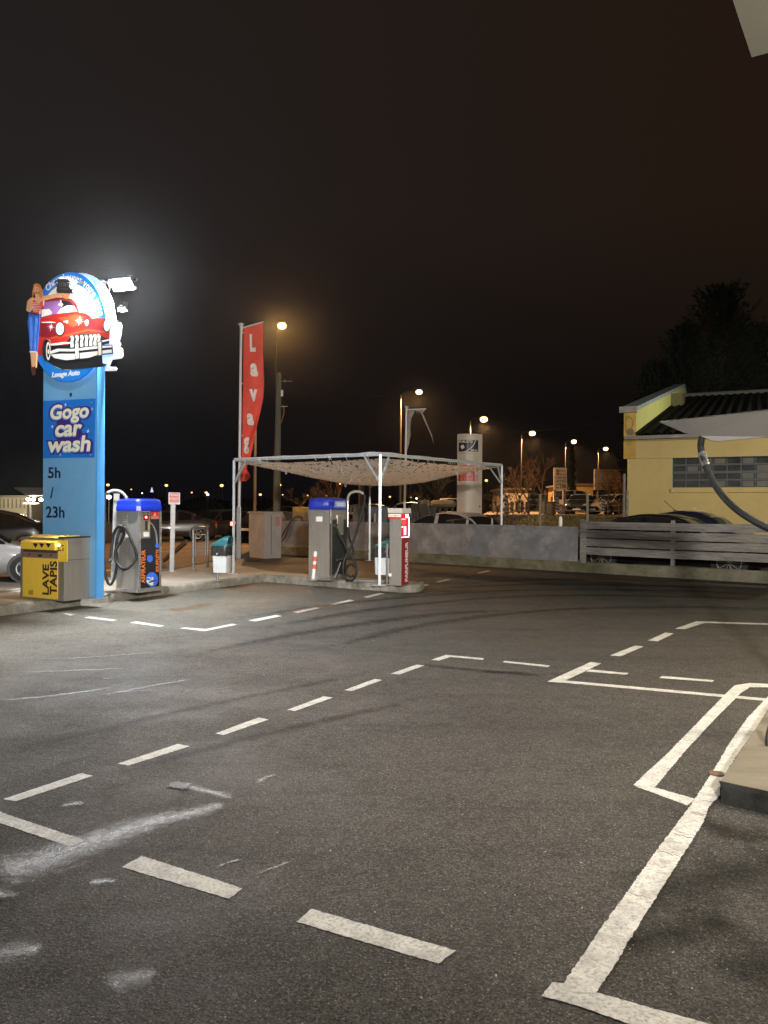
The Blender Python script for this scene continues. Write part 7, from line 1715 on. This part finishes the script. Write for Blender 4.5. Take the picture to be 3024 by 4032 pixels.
tube(bm, spline([P(3040, 2850, 4.9), P(3027, 2900, 4.88), P(3029, 2960, 4.86), P(3040, 2990, 4.84)], 6), 0.02, 10); tube(bm, spline([P(3040, 2985, 4.8), P(3031, 3030, 4.78), P(3031, 3110, 4.75), P(3036, 3200, 4.7)], 6), 0.022, 10); obj('hose', bm, rubber, o, smooth=True, world_space=True)
# roof of the wash bay, its corner overhead
o = empty('wash_bay_roof', (4.4, 2.5, 0.0), 0, 'corner of the pale wash bay roof overhead at the upper right', 'roof')
zr = 4.3; kz = zr - EYE
rc = G(2960, 226, zr); e1 = Vector((-math.sin(R(34)), -math.cos(R(34)), 0)); e2 = Vector((math.cos(R(27)), -math.sin(R(27)), 0))
d1_ = (G(2885, 0, zr) - rc).normalized(); d2_ = (G(3024, 208, zr) - rc).normalized()
bm = BM(); prism(bm, [rc, rc + d1_ * 9, rc + d1_ * 9 + d2_ * 6, rc + d2_ * 6], (0, 0, 0.22)); obj('soffit', bm, mat('pale roof soffit', (0.07, 0.066, 0.048), .7, 0, .08, 1), o, world_space=True)
bm = BM(); 
for (u_, v_) in ((1.0, 3.5), (7.5, 3.5)): q_ = rc + d1_ * u_ + d2_ * v_; cyl(bm, (q_.x, q_.y, 0), (q_.x, q_.y, zr), 0.07, 12)
obj('column', bm, galv, o, world_space=True)
# camera bag of distant dark hedge closing the horizon
def hedge(x0, x1, y_, h_, lab, seed, zb=0.0):
    rnd = random.Random(seed); bm = BM(); n_ = int((x1 - x0) * 26)
    for k in range(n_):
        x_ = rnd.uniform(x0, x1); hh = h_ * (0.7 + 0.3 * noise.noise(Vector((x_ * 0.11, seed, 0))) + 0.2 * noise.noise(Vector((x_ * .5, seed, 2)))); z_ = zb + hh * rnd.random() ** .6; y2 = y_ + rnd.uniform(-1.5, 1.5)
        a_ = Vector((rnd.uniform(-1, 1), rnd.uniform(-.3, .3), rnd.uniform(-1, 1))).normalized(); b_ = Vector((a_.z, 0, -a_.x)); q = rnd.uniform(.25, .6)
        bm.faces.new([bm.verts.new(v) for v in (Vector((x_, y2, z_)) - a_ * q, Vector((x_, y2, z_)) + b_ * q * .6, Vector((x_, y2, z_)) + a_ * q, Vector((x_, y2, z_)) - b_ * q * .6)])
    setp(obj('far_hedge', bm, darkleaf), lab, kind='stuff')
hedge(-150, 20, 290, 6.5, 'far dark line of trees on the horizon', 5); hedge(10, 70, 120, 5.0, 'dark hedge behind the upper yard', 9)

# ------------------------------------------------------------------ air volume added for the halos round the lamps
bm = BM(); box(bm, (0, 150, 22), (700, 330, 46))
hz = bpy.data.materials.new('halo air'); hz.use_nodes = True
n, l = hz.node_tree.nodes, hz.node_tree.links; n.remove(n["Principled BSDF"])
v = n.new("ShaderNodeVolumePrincipled"); v.inputs["Color"].default_value = (0.9, 0.9, 0.9, 1); v.inputs["Density"].default_value = 0.00014
v.inputs["Anisotropy"].default_value = 0.94
l.new(v.outputs[0], n["Material Output"].inputs["Volume"])
o = obj('haze', bm, hz); setp(o, 'thin air volume over the whole place, added for the lamp halos', kind='stuff'); o.display_type = 'WIRE'

# ------------------------------------------------------------------ every loose piece of these parts becomes a part of its own
SPLIT = {'base_plate', 'spacer', 'corner_trim', 'foot', 'rib', 'planks', 'leg', 'column', 'pilaster', 'number_plate', 'ring', 'cross_bar', 'button', 'slot', 'arrow', 'nozzle', 'coping', 'trestle',
         'picture', 'sparkle', 'stripe', 'cut_out', 'notice_stripe', 'coin_slot', 'logo', 'peeled_strip', 'wall_fitting', 'louvre', 'panel_graphics', 'side_seam', 'grille', 'bracket', 'fascia', 'rack', 'pane', 'warning_print', 'sticker', 'aerial'}
NEW = {'planks': 'plank'}
for o in list(bpy.data.objects):
    base = o.name.split('.')[0]
    if o.type != 'MESH' or base not in SPLIT and not (base == 'window' and o.parent and o.parent.name.startswith('warehouse')): continue
    src = bmesh.new(); src.from_mesh(o.data); src.verts.index_update(); seen = set(); comps = []
    for v in src.verts:
        if v.index in seen: continue
        st, comp = [v], []; seen.add(v.index)
        while st:
            a = st.pop(); comp.append(a.index)
            for e_ in a.link_edges:
                b = e_.other_vert(a)
                if b.index not in seen: seen.add(b.index); st.append(b)
        comps.append(set(comp))
    src.free()
    if len(comps) < 2: continue
    for k, comp in enumerate(comps):
        nb = bmesh.new(); nb.from_mesh(o.data); nb.verts.ensure_lookup_table()
        bmesh.ops.delete(nb, geom=[v for v in nb.verts if v.index not in comp], context='VERTS')
        me = bpy.data.meshes.new(base); nb.to_mesh(me); nb.free()
        for q in o.data.materials: me.materials.append(q)
        if k == 0: keep = me
        else:
            c = bpy.data.objects.new(NEW.get(base, base), me); COL.objects.link(c); c.parent = o.parent; c.matrix_local = o.matrix_local.copy()
    o.data = keep; o.name = NEW.get(base, base)
